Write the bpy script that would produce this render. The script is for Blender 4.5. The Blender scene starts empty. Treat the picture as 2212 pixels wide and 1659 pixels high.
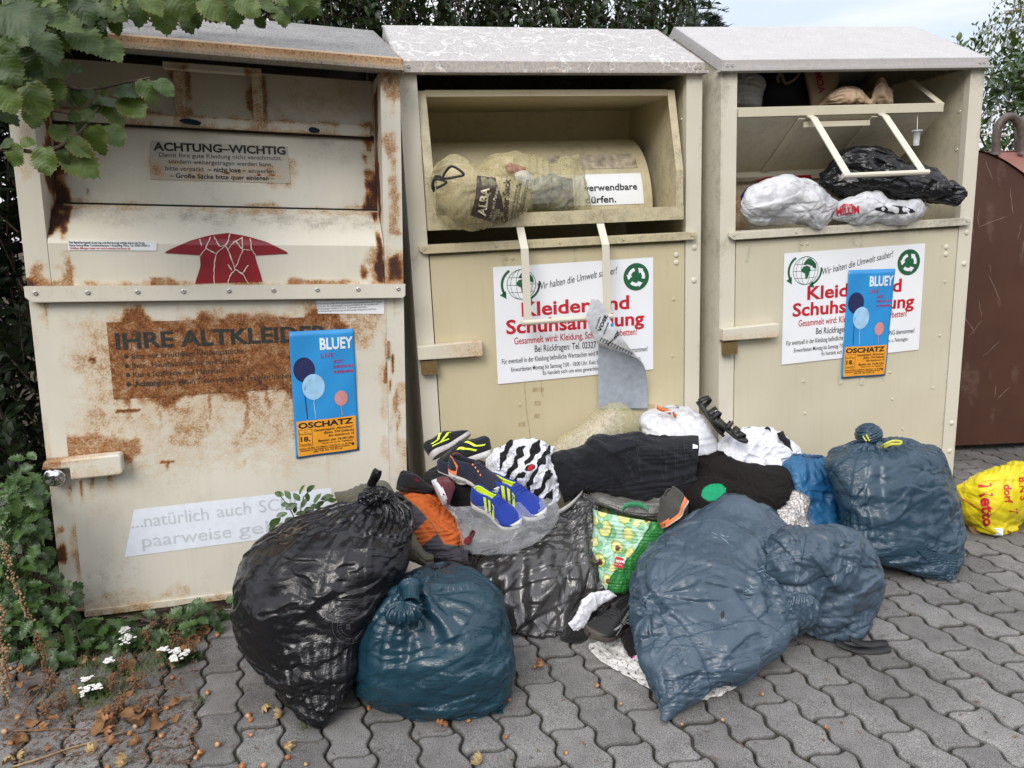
import bpy, math, random, os
import numpy as np
from mathutils import Matrix, Vector
from mathutils.bvhtree import BVHTree

# ------------------------------------------------------------------ camera, sky, sun, exposure
SC = bpy.context.scene
COL = SC.collection
PW, PH = 2212.0, 1659.0                      # survey picture units used for measuring
FPX, CAMH, PIT, ROL = 1591.56, 1.24833, 0.21245, -0.04425
_cp, _sp, _cr, _sr = math.cos(PIT), math.sin(PIT), math.cos(ROL), math.sin(ROL)
FW = np.array([0, _cp, -_sp]); _up = np.array([0, _sp, _cp]); _rt = np.array([1.0, 0, 0])
RT = _cr * _rt + _sr * _up; UP = -_sr * _rt + _cr * _up
EYE = np.array([0, 0, CAMH])
cam_d = bpy.data.cameras.new('camera'); cam = bpy.data.objects.new('camera', cam_d); COL.objects.link(cam)
cam_d.sensor_width = 36.0; cam_d.lens = FPX / PW * 36.0; cam_d.clip_start = 0.02; cam_d.clip_end = 1000
cam.matrix_world = Matrix(((RT[0], UP[0], -FW[0], 0), (RT[1], UP[1], -FW[1], 0), (RT[2], UP[2], -FW[2], CAMH), (0, 0, 0, 1)))
SC.camera = cam

SUN_EL, SUN_AZ = math.radians(40), math.radians(200)   # azimuth clockwise from +Y (behind the camera, slightly left)
wd = bpy.data.worlds.new('World'); SC.world = wd; wd.use_nodes = True
def build_world():
    nt = wd.node_tree; nt.nodes.clear(); N = nt.nodes.new; L = nt.links.new
    out = N('ShaderNodeOutputWorld'); bg = N('ShaderNodeBackground'); L(bg.outputs[0], out.inputs[0])
    sky = N('ShaderNodeTexSky'); sky.sky_type = 'NISHITA'; sky.sun_disc = False
    sky.sun_elevation = SUN_EL; sky.sun_rotation = SUN_AZ; sky.air_density = 1.0; sky.dust_density = 2.0
    tc = N('ShaderNodeTexCoord'); mp = N('ShaderNodeMapping'); L(tc.outputs['Generated'], mp.inputs[0])
    mp.inputs['Scale'].default_value = (1.2, 1.0, 5.5); mp.inputs['Rotation'].default_value = (0.25, 0.22, 0.3)
    n1 = N('ShaderNodeTexNoise'); n1.inputs['Scale'].default_value = 2.1; n1.inputs['Detail'].default_value = 6; n1.inputs['Roughness'].default_value = .5
    L(mp.outputs[0], n1.inputs['Vector'])
    r = N('ShaderNodeValToRGB'); r.color_ramp.elements[0].position = .34; r.color_ramp.elements[1].position = .54
    r.color_ramp.elements[0].color = (.50, .50, .50, 1); r.color_ramp.elements[1].color = (1, 1, 1, 1)
    L(n1.outputs[0], r.inputs[0])
    mx = N('ShaderNodeMix'); mx.data_type = 'RGBA'
    L(r.outputs[0], mx.inputs[0]); L(sky.outputs[0], mx.inputs[6]); mx.inputs[7].default_value = (6.4, 6.45, 6.8, 1)
    sp = N('ShaderNodeSeparateXYZ'); L(tc.outputs['Generated'], sp.inputs[0])
    mr = N('ShaderNodeMapRange'); L(sp.outputs['Z'], mr.inputs[0]); mr.inputs[1].default_value = .12; mr.inputs[2].default_value = .9; mr.inputs[3].default_value = 1.0; mr.inputs[4].default_value = 1.9
    m2 = N('ShaderNodeMix'); m2.data_type = 'RGBA'; m2.blend_type = 'MULTIPLY'; m2.inputs[0].default_value = 1; L(mx.outputs[2], m2.inputs[6]); L(mr.outputs[0], m2.inputs[7])
    e1 = N('ShaderNodeMapRange'); e1.interpolation_type = 'SMOOTHSTEP'; L(sp.outputs['Z'], e1.inputs[0]); e1.inputs[1].default_value = .34; e1.inputs[2].default_value = .10
    e2 = N('ShaderNodeMapRange'); e2.interpolation_type = 'SMOOTHSTEP'; L(sp.outputs['Y'], e2.inputs[0]); e2.inputs[1].default_value = .15; e2.inputs[2].default_value = -.25
    e3 = N('ShaderNodeMath'); e3.operation = 'MULTIPLY'; L(e1.outputs[0], e3.inputs[0]); L(e2.outputs[0], e3.inputs[1])
    m3 = N('ShaderNodeMix'); m3.data_type = 'RGBA'; L(e3.outputs[0], m3.inputs[0]); L(m2.outputs[2], m3.inputs[6]); m3.inputs[7].default_value = (1.1, 1.15, 1.1, 1)  # darker low band added behind the camera to dim sky reflections
    L(m3.outputs[2], bg.inputs[0]); bg.inputs[1].default_value = 0.10
build_world()
sun_d = bpy.data.lights.new('sun', 'SUN'); sun = bpy.data.objects.new('sun', sun_d); COL.objects.link(sun)
sun_d.energy = 1.5; sun_d.angle = math.radians(28); sun_d.color = (1, .955, .90)
_sv = Vector((math.sin(SUN_AZ) * math.cos(SUN_EL), math.cos(SUN_AZ) * math.cos(SUN_EL), math.sin(SUN_EL)))
sun.rotation_euler = _sv.to_track_quat('Z', 'Y').to_euler()
SC.view_settings.view_transform = 'Standard'; SC.view_settings.look = 'None'
SC.view_settings.exposure = 0.62; SC.view_settings.gamma = 1
SC.render.engine = 'CYCLES'
SC.cycles.max_bounces = 10; SC.cycles.diffuse_bounces = 8; SC.cycles.transparent_max_bounces = 24
SC.cycles.use_denoising = True

# ------------------------------------------------------------------ measuring helpers
def ray(px, py):
    return FW + RT * ((px - PW / 2) / FPX) - UP * ((py - PH / 2) / FPX)
def gnd(px, py, z=0.0):
    d = ray(px, py); return EYE + d * ((z - CAMH) / d[2])
def at(px, py, Y):
    d = ray(px, py); return EYE + d * (Y / d[1])
BINS = {1: (-.9728, 2.4135, .2984, .0582, -.0078), 2: (.21319, 2.84288, .22615, 0, 0), 3: (1.40892, 3.03713, .19928, -.00909, .00108)}
def bin_matrix(b):
    X, Y, yw, ro, pt = BINS[b]
    return Matrix.Translation((X, Y, 0)) @ Matrix.Rotation(yw, 4, 'Z') @ Matrix.Rotation(ro, 4, 'Y') @ Matrix.Rotation(pt, 4, 'X')
BM = {b: np.array(bin_matrix(b)) for b in BINS}
def loc(b, px, py, yp=0.0):
    """point of picture ray on the plane y=yp of bin b, in the bin's own axes"""
    M = BM[b]; R_ = M[:3, :3]; d = R_.T @ ray(px, py); e = R_.T @ (EYE - M[:3, 3]); return e + d * ((yp - e[1]) / d[1])
def bworld(b, v):
    v = np.asarray(v, float); return v @ BM[b][:3, :3].T + BM[b][:3, 3]

# ------------------------------------------------------------------ numeric noise
def _h(ix, iy, iz, s):
    n = (ix.astype(np.int64) * 374761393 + iy.astype(np.int64) * 668265263 + iz.astype(np.int64) * 2147483647 + s * 1274126177) & 0xFFFFFFFF
    n = ((n ^ (n >> 13)) * 1274126177) & 0xFFFFFFFF
    n = ((n ^ (n >> 16)) * 2246822519) & 0xFFFFFFFF
    return ((n ^ (n >> 15)) & 0xFFFFFF) / float(0xFFFFFF)
def vnoise(P, sc=1.0, seed=0):
    P = np.asarray(P, float) * sc
    i = np.floor(P); f = P - i; f = f * f * (3 - 2 * f); i = i.astype(np.int64)
    r = 0
    for dx in (0, 1):
        for dy in (0, 1):
            for dz in (0, 1):
                w = (f[..., 0] if dx else 1 - f[..., 0]) * (f[..., 1] if dy else 1 - f[..., 1]) * (f[..., 2] if dz else 1 - f[..., 2])
                r = r + w * _h(i[..., 0] + dx, i[..., 1] + dy, i[..., 2] + dz, seed)
    return r
def fbm(P, sc=1.0, seed=0, oct=4):
    r = 0; a = .5; t = 0
    for k in range(oct):
        r = r + a * vnoise(P, sc * 2 ** k, seed + k); t += a; a *= .5
    return r / t
def sstep(a, b, x):
    t = np.clip((x - a) / (b - a), 0, 1); return t * t * (3 - 2 * t)
def P3(x, y, z=None):
    x = np.asarray(x, float); y = np.asarray(y, float); z = np.zeros_like(x) if z is None else np.asarray(z, float)
    return np.stack(np.broadcast_arrays(x, y, z), -1)

# ------------------------------------------------------------------ materials
def nodes(name):
    m = bpy.data.materials.new(name); m.use_nodes = True; nt = m.node_tree; nt.nodes.clear()
    o = nt.nodes.new('ShaderNodeOutputMaterial'); b = nt.nodes.new('ShaderNodeBsdfPrincipled'); nt.links.new(b.outputs[0], o.inputs[0])
    return m, nt, b, o
class G:
    """tiny node-graph helper"""
    def __init__(s, nt): s.nt = nt
    def n(s, t, **k):
        x = s.nt.nodes.new(t)
        for a, v in k.items(): setattr(x, a, v)
        return x
    def set(s, sock, v):
        if hasattr(v, 'is_linked') or isinstance(v, bpy.types.NodeSocket): s.nt.links.new(v, sock)
        else:
            if isinstance(v, tuple) and len(v) == 3 and sock.type == 'RGBA': v = (*v, 1)
            sock.default_value = v
    def math(s, op, a, b=0.0, clamp=False):
        x = s.n('ShaderNodeMath', operation=op, use_clamp=clamp); s.set(x.inputs[0], a); s.set(x.inputs[1], b); return x.outputs[0]
    def mix(s, f, a, b, blend='MIX'):
        x = s.n('ShaderNodeMix', data_type='RGBA', blend_type=blend); s.set(x.inputs[0], f); s.set(x.inputs[6], a); s.set(x.inputs[7], b); return x.outputs[2]
    def map(s, v, a, b, c=0.0, d=1.0, smooth=False):
        x = s.n('ShaderNodeMapRange', clamp=True)
        if smooth: x.interpolation_type = 'SMOOTHSTEP'
        for i, q in enumerate((v, a, b, c, d)): s.set(x.inputs[i], q)
        return x.outputs[0]
    def noise(s, scale, detail=4, rough=.5, vec=None, dist=0.0, w=None):
        x = s.n('ShaderNodeTexNoise'); x.inputs['Scale'].default_value = scale; x.inputs['Detail'].default_value = detail
        x.inputs['Roughness'].default_value = rough; x.inputs['Distortion'].default_value = dist
        s.nt.links.new(vec if vec is not None else s.obj(), x.inputs['Vector']); return x.outputs[0]
    def obj(s):
        if not hasattr(s, '_o'): s._o = s.n('ShaderNodeTexCoord').outputs['Object']
        return s._o
    def scaled(s, v, sx, sy, sz, rot=(0, 0, 0)):
        x = s.n('ShaderNodeMapping'); s.nt.links.new(v, x.inputs[0]); x.inputs['Scale'].default_value = (sx, sy, sz); x.inputs['Rotation'].default_value = rot; return x.outputs[0]
    def attr(s, name):
        x = s.n('ShaderNodeAttribute'); x.attribute_name = name; return x
    def bump(s, h, strength=.3, dist=.01, normal=None):
        x = s.n('ShaderNodeBump'); x.inputs['Strength'].default_value = strength; x.inputs['Distance'].default_value = dist
        s.nt.links.new(h, x.inputs['Height'])
        if normal is not None: s.nt.links.new(normal, x.inputs['Normal'])
        return x.outputs[0]
def setp(b, **k):
    names = dict(rough='Roughness', metal='Metallic', spec='Specular IOR Level', alpha='Alpha', coat='Coat Weight', sheen='Sheen Weight', trans='Transmission Weight', sss='Subsurface Weight')
    for a, v in k.items(): b.inputs[names[a]].default_value = v
MATS = {}
def plain(name, col, rough=.5, metal=0.0, var=.12, vs=40, bump=0.0, bs=200, spec=.5, sheen=0.0):
    if name in MATS: return MATS[name]
    m, nt, b, o = nodes(name); g = G(nt)
    n = g.noise(vs, 4)
    f = g.map(n, .3, .7, 1 - var, 1 + var)
    c = g.mix(1.0, (*col,), f, 'MULTIPLY')
    nt.links.new(c, b.inputs['Base Color']); setp(b, rough=rough, metal=metal, spec=spec)
    if sheen: setp(b, sheen=sheen)
    if bump: nt.links.new(g.bump(g.noise(bs, 3), bump, .004), b.inputs['Normal'])
    MATS[name] = m; return m

# ------------------------------------------------------------------ mesh helpers
class MB:
    def __init__(s): s.v = []; s.f = []; s.n = 0; s.mi = []; s.cur = 0
    def add(s, V, F, mi=None):
        V = np.asarray(V, float).reshape(-1, 3); s.v.append(V); k = s.n
        s.f += [tuple(int(i) + k for i in f) for f in F]; s.mi += [s.cur if mi is None else mi] * len(F); s.n += len(V); return s
    def verts(s): return np.concatenate(s.v) if s.v else np.zeros((0, 3))
    def box(s, x0, x1, y0, y1, z0, z1, step=0, M=None, mi=None):
        def seg(a, b): return 1 if not step else max(1, int(round((b - a) / step)))
        nx, ny, nz = seg(x0, x1), seg(y0, y1), seg(z0, z1)
        X, Y, Z = np.linspace(x0, x1, nx + 1), np.linspace(y0, y1, ny + 1), np.linspace(z0, z1, nz + 1)
        for (A, B, fn, flip) in ((X, Z, lambda a, b: (a, y0, b), 0), (X, Z, lambda a, b: (a, y1, b), 1), (X, Y, lambda a, b: (a, b, z0), 1), (X, Y, lambda a, b: (a, b, z1), 0), (Y, Z, lambda a, b: (x0, a, b), 1), (Y, Z, lambda a, b: (x1, a, b), 0)):
            a, b = np.meshgrid(A, B, indexing='ij'); p, q, r = fn(a, b)
            V = np.stack(np.broadcast_arrays(p, q, r), -1).astype(float).reshape(-1, 3)
            if M is not None: V = V @ M[:3, :3].T + M[:3, 3]
            s.add(V, gridf(len(A), len(B), flip=flip), mi)
        return s
    def prism(s, poly, a0, a1, axis='x', mi=None):
        """polygon in the two other axes (order y,z / x,z / x,y) extruded along axis"""
        n = len(poly); V = []
        for a in (a0, a1):
            for (p, q) in poly: V.append((a, p, q) if axis == 'x' else (p, a, q) if axis == 'y' else (p, q, a))
        F = [tuple(range(n))[::-1], tuple(range(n, 2 * n))] + [(i, (i + 1) % n, n + (i + 1) % n, n + i) for i in range(n)]
        s.add(V, F, mi); return s
    def tube(s, pts, r, n=8, cap=True, mi=None):
        pts = np.asarray(pts, float); m = len(pts); r = np.broadcast_to(np.asarray(r, float), (m,))
        T = np.gradient(pts, axis=0); T /= np.linalg.norm(T, axis=1, keepdims=True) + 1e-12
        a = np.array([0, 0, 1.0]) if abs(T[0][2]) < .9 else np.array([1.0, 0, 0])
        U = np.cross(T[0], a); U /= np.linalg.norm(U); V = []
        th = np.linspace(0, 2 * np.pi, n, endpoint=False)
        for i in range(m):
            U = U - T[i] * (U @ T[i]); U /= np.linalg.norm(U) + 1e-12; W = np.cross(T[i], U)
            V.append(pts[i] + r[i] * (np.cos(th)[:, None] * U + np.sin(th)[:, None] * W))
        F = gridf(m, n, wrap=True)
        if cap: F = F + [tuple(range(n))[::-1], tuple((m - 1) * n + k for k in range(n))]
        s.add(np.concatenate(V), F, mi); return s
    def build(s, name, mat, parent=None, smooth=False, **k):
        return mesh(name, s.verts(), s.f, mat, parent, smooth, mi=s.mi if isinstance(mat, (list, tuple)) else None, **k)
def gridf(na, nb, wrap=False, flip=False):
    F = []
    i = np.arange(na - 1)[:, None]; jn = nb if wrap else nb - 1; j = np.arange(jn)[None, :]; j2 = (j + 1) % nb
    q = np.stack(np.broadcast_arrays(i * nb + j, (i + 1) * nb + j, (i + 1) * nb + j2, i * nb + j2), -1).reshape(-1, 4)
    if flip: q = q[:, ::-1]
    return [tuple(r) for r in q.tolist()]
def mesh(name, V, F, mat=None, parent=None, smooth=False, attrs=None, cols=None, mi=None, uv=None):
    V = np.asarray(V, float).reshape(-1, 3)
    me = bpy.data.meshes.new(name); me.from_pydata(V.tolist(), [], F)
    if smooth: me.polygons.foreach_set('use_smooth', np.ones(len(me.polygons), bool))
    for a, d in (attrs or {}).items():
        me.attributes.new(a, 'FLOAT', 'POINT').data.foreach_set('value', np.asarray(d, np.float32))
    for a, d in (cols or {}).items():
        me.attributes.new(a, 'FLOAT_COLOR', 'POINT').data.foreach_set('color', np.concatenate([d, np.ones((len(d), 1))], 1).astype(np.float32).ravel())
    for m in (mat if isinstance(mat, (list, tuple)) else [mat]):
        if m: me.materials.append(m)
    if mi is not None: me.polygons.foreach_set('material_index', np.asarray(mi, np.int32))
    o = bpy.data.objects.new(name, me); COL.objects.link(o)
    if parent is not None: o.parent = parent
    return o
def tag(o, label, cat=None, group=None, kind=None):
    if label: o['label'] = label
    if cat: o['category'] = cat
    if group: o['group'] = group
    if kind: o['kind'] = kind
    return o
def empty(name, loc_=(0, 0, 0), label=None, cat=None, group=None, M=None):
    o = bpy.data.objects.new(name, None); COL.objects.link(o); o.empty_display_size = .1
    if M is not None: o.matrix_world = M
    else: o.location = loc_
    return tag(o, label, cat, group)
def wmesh(name, V, F, mat, label, cat, group=None, smooth=True, **k):
    """a top-level thing from world coordinates, its origin at its base"""
    V = np.asarray(V, float).reshape(-1, 3); c = np.array([(V[:, 0].min() + V[:, 0].max()) / 2, (V[:, 1].min() + V[:, 1].max()) / 2, V[:, 2].min()])
    o = mesh(name, V - c, F, mat, None, smooth, **k); o.location = c; return tag(o, label, cat, group)
def wpart(name, parent, V, F, mat, smooth=True, **k):
    off = np.zeros(3); p = parent
    while p is not None: off += np.array(p.location); p = p.parent
    return mesh(name, np.asarray(V, float).reshape(-1, 3) - off, F, mat, parent, smooth, **k)
def subsurf(o, lv=1):
    m = o.modifiers.new('sub', 'SUBSURF'); m.levels = lv; m.render_levels = lv; return o
def solid(o, t=.002, off=-1.0):
    m = o.modifiers.new('thick', 'SOLIDIFY'); m.thickness = t; m.offset = off; return o
def bevel(o, w=.003, seg=2):
    m = o.modifiers.new('bevel', 'BEVEL'); m.width = w; m.segments = seg; m.limit_method = 'ANGLE'; m.angle_limit = math.radians(40); return o

# ------------------------------------------------------------------ lettering
_tc = {}; _cap = [1.0]
def text2d(s, bold=0.0, shear=0.0):
    """outline mesh of a line of lettering, cap height 1, left at x=0"""
    key = (s, bold, shear)
    if key in _tc: return _tc[key]
    cu = bpy.data.curves.new('lettering', 'FONT'); cu.body = s; cu.size = 1.0; cu.resolution_u = 3; cu.offset = bold; cu.shear = shear
    ob = bpy.data.objects.new('lettering', cu); COL.objects.link(ob)
    dg = bpy.context.evaluated_depsgraph_get(); ev = ob.evaluated_get(dg); me = ev.to_mesh()
    V = np.array([v.co[:] for v in me.vertices]).reshape(-1, 3)[:, :2]; F = [tuple(p.vertices) for p in me.polygons]
    ev.to_mesh_clear(); bpy.data.objects.remove(ob); bpy.data.curves.remove(cu)
    if len(V): V = V - [V[:, 0].min(), 0]
    V = V / _cap[0]
    _tc[key] = (V, F); return V, F
_cap[0] = float(text2d('H')[0][:, 1].max()); _tc.clear()
class Sheet2D:
    """collects flat lettering and shapes in sheet coordinates; .put maps them to 3-D"""
    def __init__(s): s.v = []; s.f = []; s.n = 0; s.lay = []
    def layers(s): return np.concatenate(s.lay) if s.lay else np.zeros(0)
    def add(s, V, F, lay=0):
        V = np.asarray(V, float); s.v.append(V); s.lay.append(np.full(len(V), float(lay)) if np.isscalar(lay) else np.asarray(lay, float)); s.f += [tuple(i + s.n for i in f) for f in F]; s.n += len(V); return s
    def text(s, t, x, y, h, w=None, align='l', bold=0.0, shear=0.0, rot=0.0, sx=1.0):
        V, F = text2d(t, min(.034, bold * .72), shear)
        if not len(V): return s
        V = V * h; c, q = math.cos(rot), math.sin(rot)
        V[:, 0] *= (w / (V[:, 0].max() - V[:, 0].min())) if w else sx
        V[:, 0] -= {'l': 0, 'c': V[:, 0].max() / 2, 'r': V[:, 0].max()}[align]
        return s.add(np.stack([x + V[:, 0] * c - V[:, 1] * q, y + V[:, 0] * q + V[:, 1] * c], 1), F)
    def poly(s, pts): return s.add(pts, [tuple(range(len(pts)))])
    def rect(s, x0, x1, y0, y1): return s.poly([(x0, y0), (x1, y0), (x1, y1), (x0, y1)])
    def disc(s, x, y, rx, ry=None, n=28):
        ry = ry or rx; a = np.linspace(0, 2 * np.pi, n, endpoint=False); return s.poly(np.stack([x + rx * np.cos(a), y + ry * np.sin(a)], 1))
    def line(s, pts, w):
        pts = np.asarray(pts, float); T = np.gradient(pts, axis=0); T /= np.linalg.norm(T, axis=1, keepdims=True) + 1e-12
        Nn = np.stack([-T[:, 1], T[:, 0]], 1) * (np.broadcast_to(np.asarray(w, float), (len(pts),))[:, None] / 2)
        V = np.concatenate([pts - Nn, pts + Nn]); n = len(pts)
        return s.add(V, [(i, i + 1, n + i + 1, n + i) for i in range(n - 1)])
    def arc(s, x, y, r, a0, a1, w, n=20):
        a = np.radians(np.linspace(a0, a1, n)); return s.line(np.stack([x + r * np.cos(a), y + r * np.sin(a)], 1), w)
    def verts(s): return np.concatenate(s.v) if s.v else np.zeros((0, 2))
def on_bin(sh, y):
    V = sh.verts(); return np.stack([V[:, 0], y - sh.layers() * 1.2e-4, V[:, 1]], 1)

# ------------------------------------------------------------------ ground and paving
def mat_paver():
    m, nt, b, o = nodes('concrete_paver'); g = G(nt); v = g.obj()
    tone = g.attr('tone').outputs['Fac']
    sp = g.noise(420, 2, .6, v); sp2 = g.noise(900, 1, .5, v); big = g.noise(3.0, 5, .6, v); mid = g.noise(22, 4, .6, v)
    c = g.mix(g.map(sp, .38, .66), (.085, .083, .081), (.30, .290, .278))
    c = g.mix(g.math('MULTIPLY', g.map(sp2, .60, .72), .5), c, (.42, .41, .40))
    c = g.mix(1.0, c, g.map(big, .3, .7, .72, 1.2), 'MULTIPLY')
    c = g.mix(1.0, c, g.map(mid, .3, .75, .82, 1.12), 'MULTIPLY')
    c = g.mix(1.0, c, g.map(tone, 0, 1, .80, 1.18), 'MULTIPLY')
    c = g.mix(g.math('MULTIPLY', g.map(g.noise(1.3, 4, .6, v), .52, .66), .35), c, (.06, .055, .047)); c = g.mix(g.math('MULTIPLY', g.map(g.noise(14, 3, .5, v), .68, .74), .3), c, (.36, .35, .33))
    c = g.mix(g.attr('edge').outputs['Fac'], c, (.035, .032, .027))
    nt.links.new(c, b.inputs['Base Color']); setp(b, rough=.85, spec=.25)
    h = g.math('ADD', g.math('MULTIPLY', sp, 1.0), g.math('MULTIPLY', mid, .6))
    nt.links.new(g.bump(h, .55, .004), b.inputs['Normal']); return m
def mat_joint():
    m, nt, b, o = nodes('joint_dirt'); g = G(nt)
    n = g.noise(60, 6, .65); n2 = g.noise(9, 3)
    c = g.mix(g.map(n, .35, .7), (.018, .016, .013), (.085, .075, .055))
    c = g.mix(g.math('MULTIPLY', g.map(n2, .5, .7), .5), c, (.035, .045, .014))
    nt.links.new(c, b.inputs['Base Color']); setp(b, rough=.95, spec=.1)
    nt.links.new(g.bump(n, .8, .006), b.inputs['Normal']); return m
def mat_soil():
    m, nt, b, o = nodes('soil'); g = G(nt)
    n = g.noise(35, 7, .7); n2 = g.noise(4, 3)
    c = g.mix(g.map(n, .35, .68), (.022, .017, .012), (.11, .085, .06))
    c = g.mix(g.math('MULTIPLY', g.map(n2, .45, .7), .5), c, (.05, .06, .022))
    nt.links.new(c, b.inputs['Base Color']); setp(b, rough=.95, spec=.1)
    nt.links.new(g.bump(n, 1.0, .03), b.inputs['Normal']); return m
_soil_edge = [gnd(-60, 1445), gnd(200, 1425), gnd(350, 1385), gnd(505, 1290), gnd(640, 1180)]
def soil_y(x):
    xs = [p[0] for p in _soil_edge]; ys = [p[1] for p in _soil_edge]; return np.interp(x, xs, ys)
def build_ground():
    xs = np.concatenate([[-400, -60, -12, -5], np.linspace(-3.2, 4.4, 77), [6, 14, 60, 400]]); ys = np.concatenate([[-60, -8], np.linspace(.5, 5.2, 48), [8, 20, 80, 600]])
    X, Y = np.meshgrid(xs, ys, indexing='ij')
    bed = sstep(-.02, .18, Y - soil_y(X)) * (X < -.35) * (Y < 5)
    Z = -.02 + bed * (.035 + .03 * (fbm(P3(X, Y), 6, 3) - .4)) * (np.abs(X) < 3)
    Z[bed <= 0] = -.02
    o = mesh('ground', np.stack([X, Y, Z], -1), gridf(len(xs), len(ys)), mat_soil(), smooth=True); tag(o, 'dark soil and joint dirt under the paving', kind='structure')
    g2 = MB(); g2.box(-2.6, 4.2, .55, 4.6, -.03, -.0075); o2 = None
    # pavers
    U = np.array([.31, -.951]); Nn = np.array([.951, .31]); O = np.array([1.038, 1.831]); Lp, Wp, A, gap = .2035, .1056, .0125, .0024
    def f(ph):
        ph = (ph + .5) % 1 - .5; a = np.abs(ph); return np.where(a <= .33, ph / .33, np.sign(ph) * (1 - (a - .33) / .17))
    w = lambda s: A * f(s / (Lp / 2)); w2 = lambda t: A * f(t / Wp)
    rnd = random.Random(5); V = []; F = []; tone = []; edge = []; n = 0
    for j in range(-40, 41):
        for i in range(-30, 30):
            s0 = i * Lp + (Lp / 2 if j % 2 else 0); c = O + U * (s0 + Lp / 2) + Nn * (j * Wp)
            if not (-2.3 < c[0] < 4.1 and .75 < c[1] < 4.5): continue
            if c[0] < -.4 and c[1] > soil_y(c[0]) + .02: continue
            if c[1] > 3.9 + .2 * c[0] : continue
            sa = np.linspace(0, Lp, 17); ta = np.linspace(-Wp / 2, Wp / 2, 9)
            e0 = [(s0 + s, -Wp / 2 + w(s0 + s)) for s in sa]; e1 = [(s0 + s, Wp / 2 + w(s0 + s)) for s in sa]
            l0 = [(s0 + w2(t), t) for t in ta][1:-1]; l1 = [(s0 + Lp + w2(t), t) for t in ta][1:-1]
            P = np.array(e0 + l1 + e1[::-1] + l0[::-1], float)
            # rounded corners and inset for the joint
            for _ in range(1): P = .6 * P + .2 * np.roll(P, 1, 0) + .2 * np.roll(P, -1, 0)
            T = np.roll(P, -1, 0) - np.roll(P, 1, 0); T /= np.linalg.norm(T, axis=1, keepdims=True); I = np.stack([-T[:, 1], T[:, 0]], 1)
            gp = gap * rnd.uniform(.8, 1.5); hz = rnd.uniform(-.0025, .0025); tx, ty = rnd.uniform(-.012, .012), rnd.uniform(-.012, .012)
            jit = P3(P[:, 0], P[:, 1]); nz = .0012 * (vnoise(jit, 60, 7) - .5)
            cen = P.mean(0); m = len(P); rings = []
            for k, (ins, z, ed) in enumerate(((gp, -.022, .9), (gp, -.007, .6), (gp + .0022, -.0015, .25), (gp + .0065, 0, 0))):
                Q = P + I * (ins + nz[:, None]); W2 = O + Q[:, :1] * U + (Q[:, 1:] + j * Wp) * Nn
                zz = z + hz + (Q[:, 0] - cen[0]) * tx + (Q[:, 1] - cen[1]) * ty
                rings.append(np.c_[W2, zz]); edge += [ed * rnd.uniform(.8, 1.1)] * m
            V.append(np.concatenate(rings)); tone += [rnd.random()] * (4 * m)
            for k in range(3):
                for q in range(m): F.append((n + k * m + q, n + k * m + (q + 1) % m, n + (k + 1) * m + (q + 1) % m, n + (k + 1) * m + q))
            F.append(tuple(n + 3 * m + q for q in range(m))); n += 4 * m
    V = np.concatenate(V); a = V[F[-1][0]], V[F[-1][1]], V[F[-1][2]]
    if np.cross(a[1] - a[0], a[2] - a[0])[2] < 0: F = [q[::-1] for q in F]
    o = mesh('paving', V, F, mat_paver(), attrs={'tone': tone, 'edge': edge}); tag(o, 'grey interlocking wavy concrete paving stones with dark joints', kind='structure')
    mj = mat_joint(); xs = np.linspace(-2.3, 4.2, 66); ys = np.linspace(.55, 4.4, 40); X, Y = np.meshgrid(xs, ys, indexing='ij')
    Z = np.where((X < -.4) & (Y > soil_y(X) - .03), -.03, -.0105 + .004 * (vnoise(P3(X, Y), 9, 1) - .5))
    o = mesh('paving_joints', np.stack([X, Y, Z], -1), gridf(66, 40), mj, smooth=True); tag(o, 'dark mossy dirt filling the paving joints', kind='structure')
build_ground()

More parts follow.
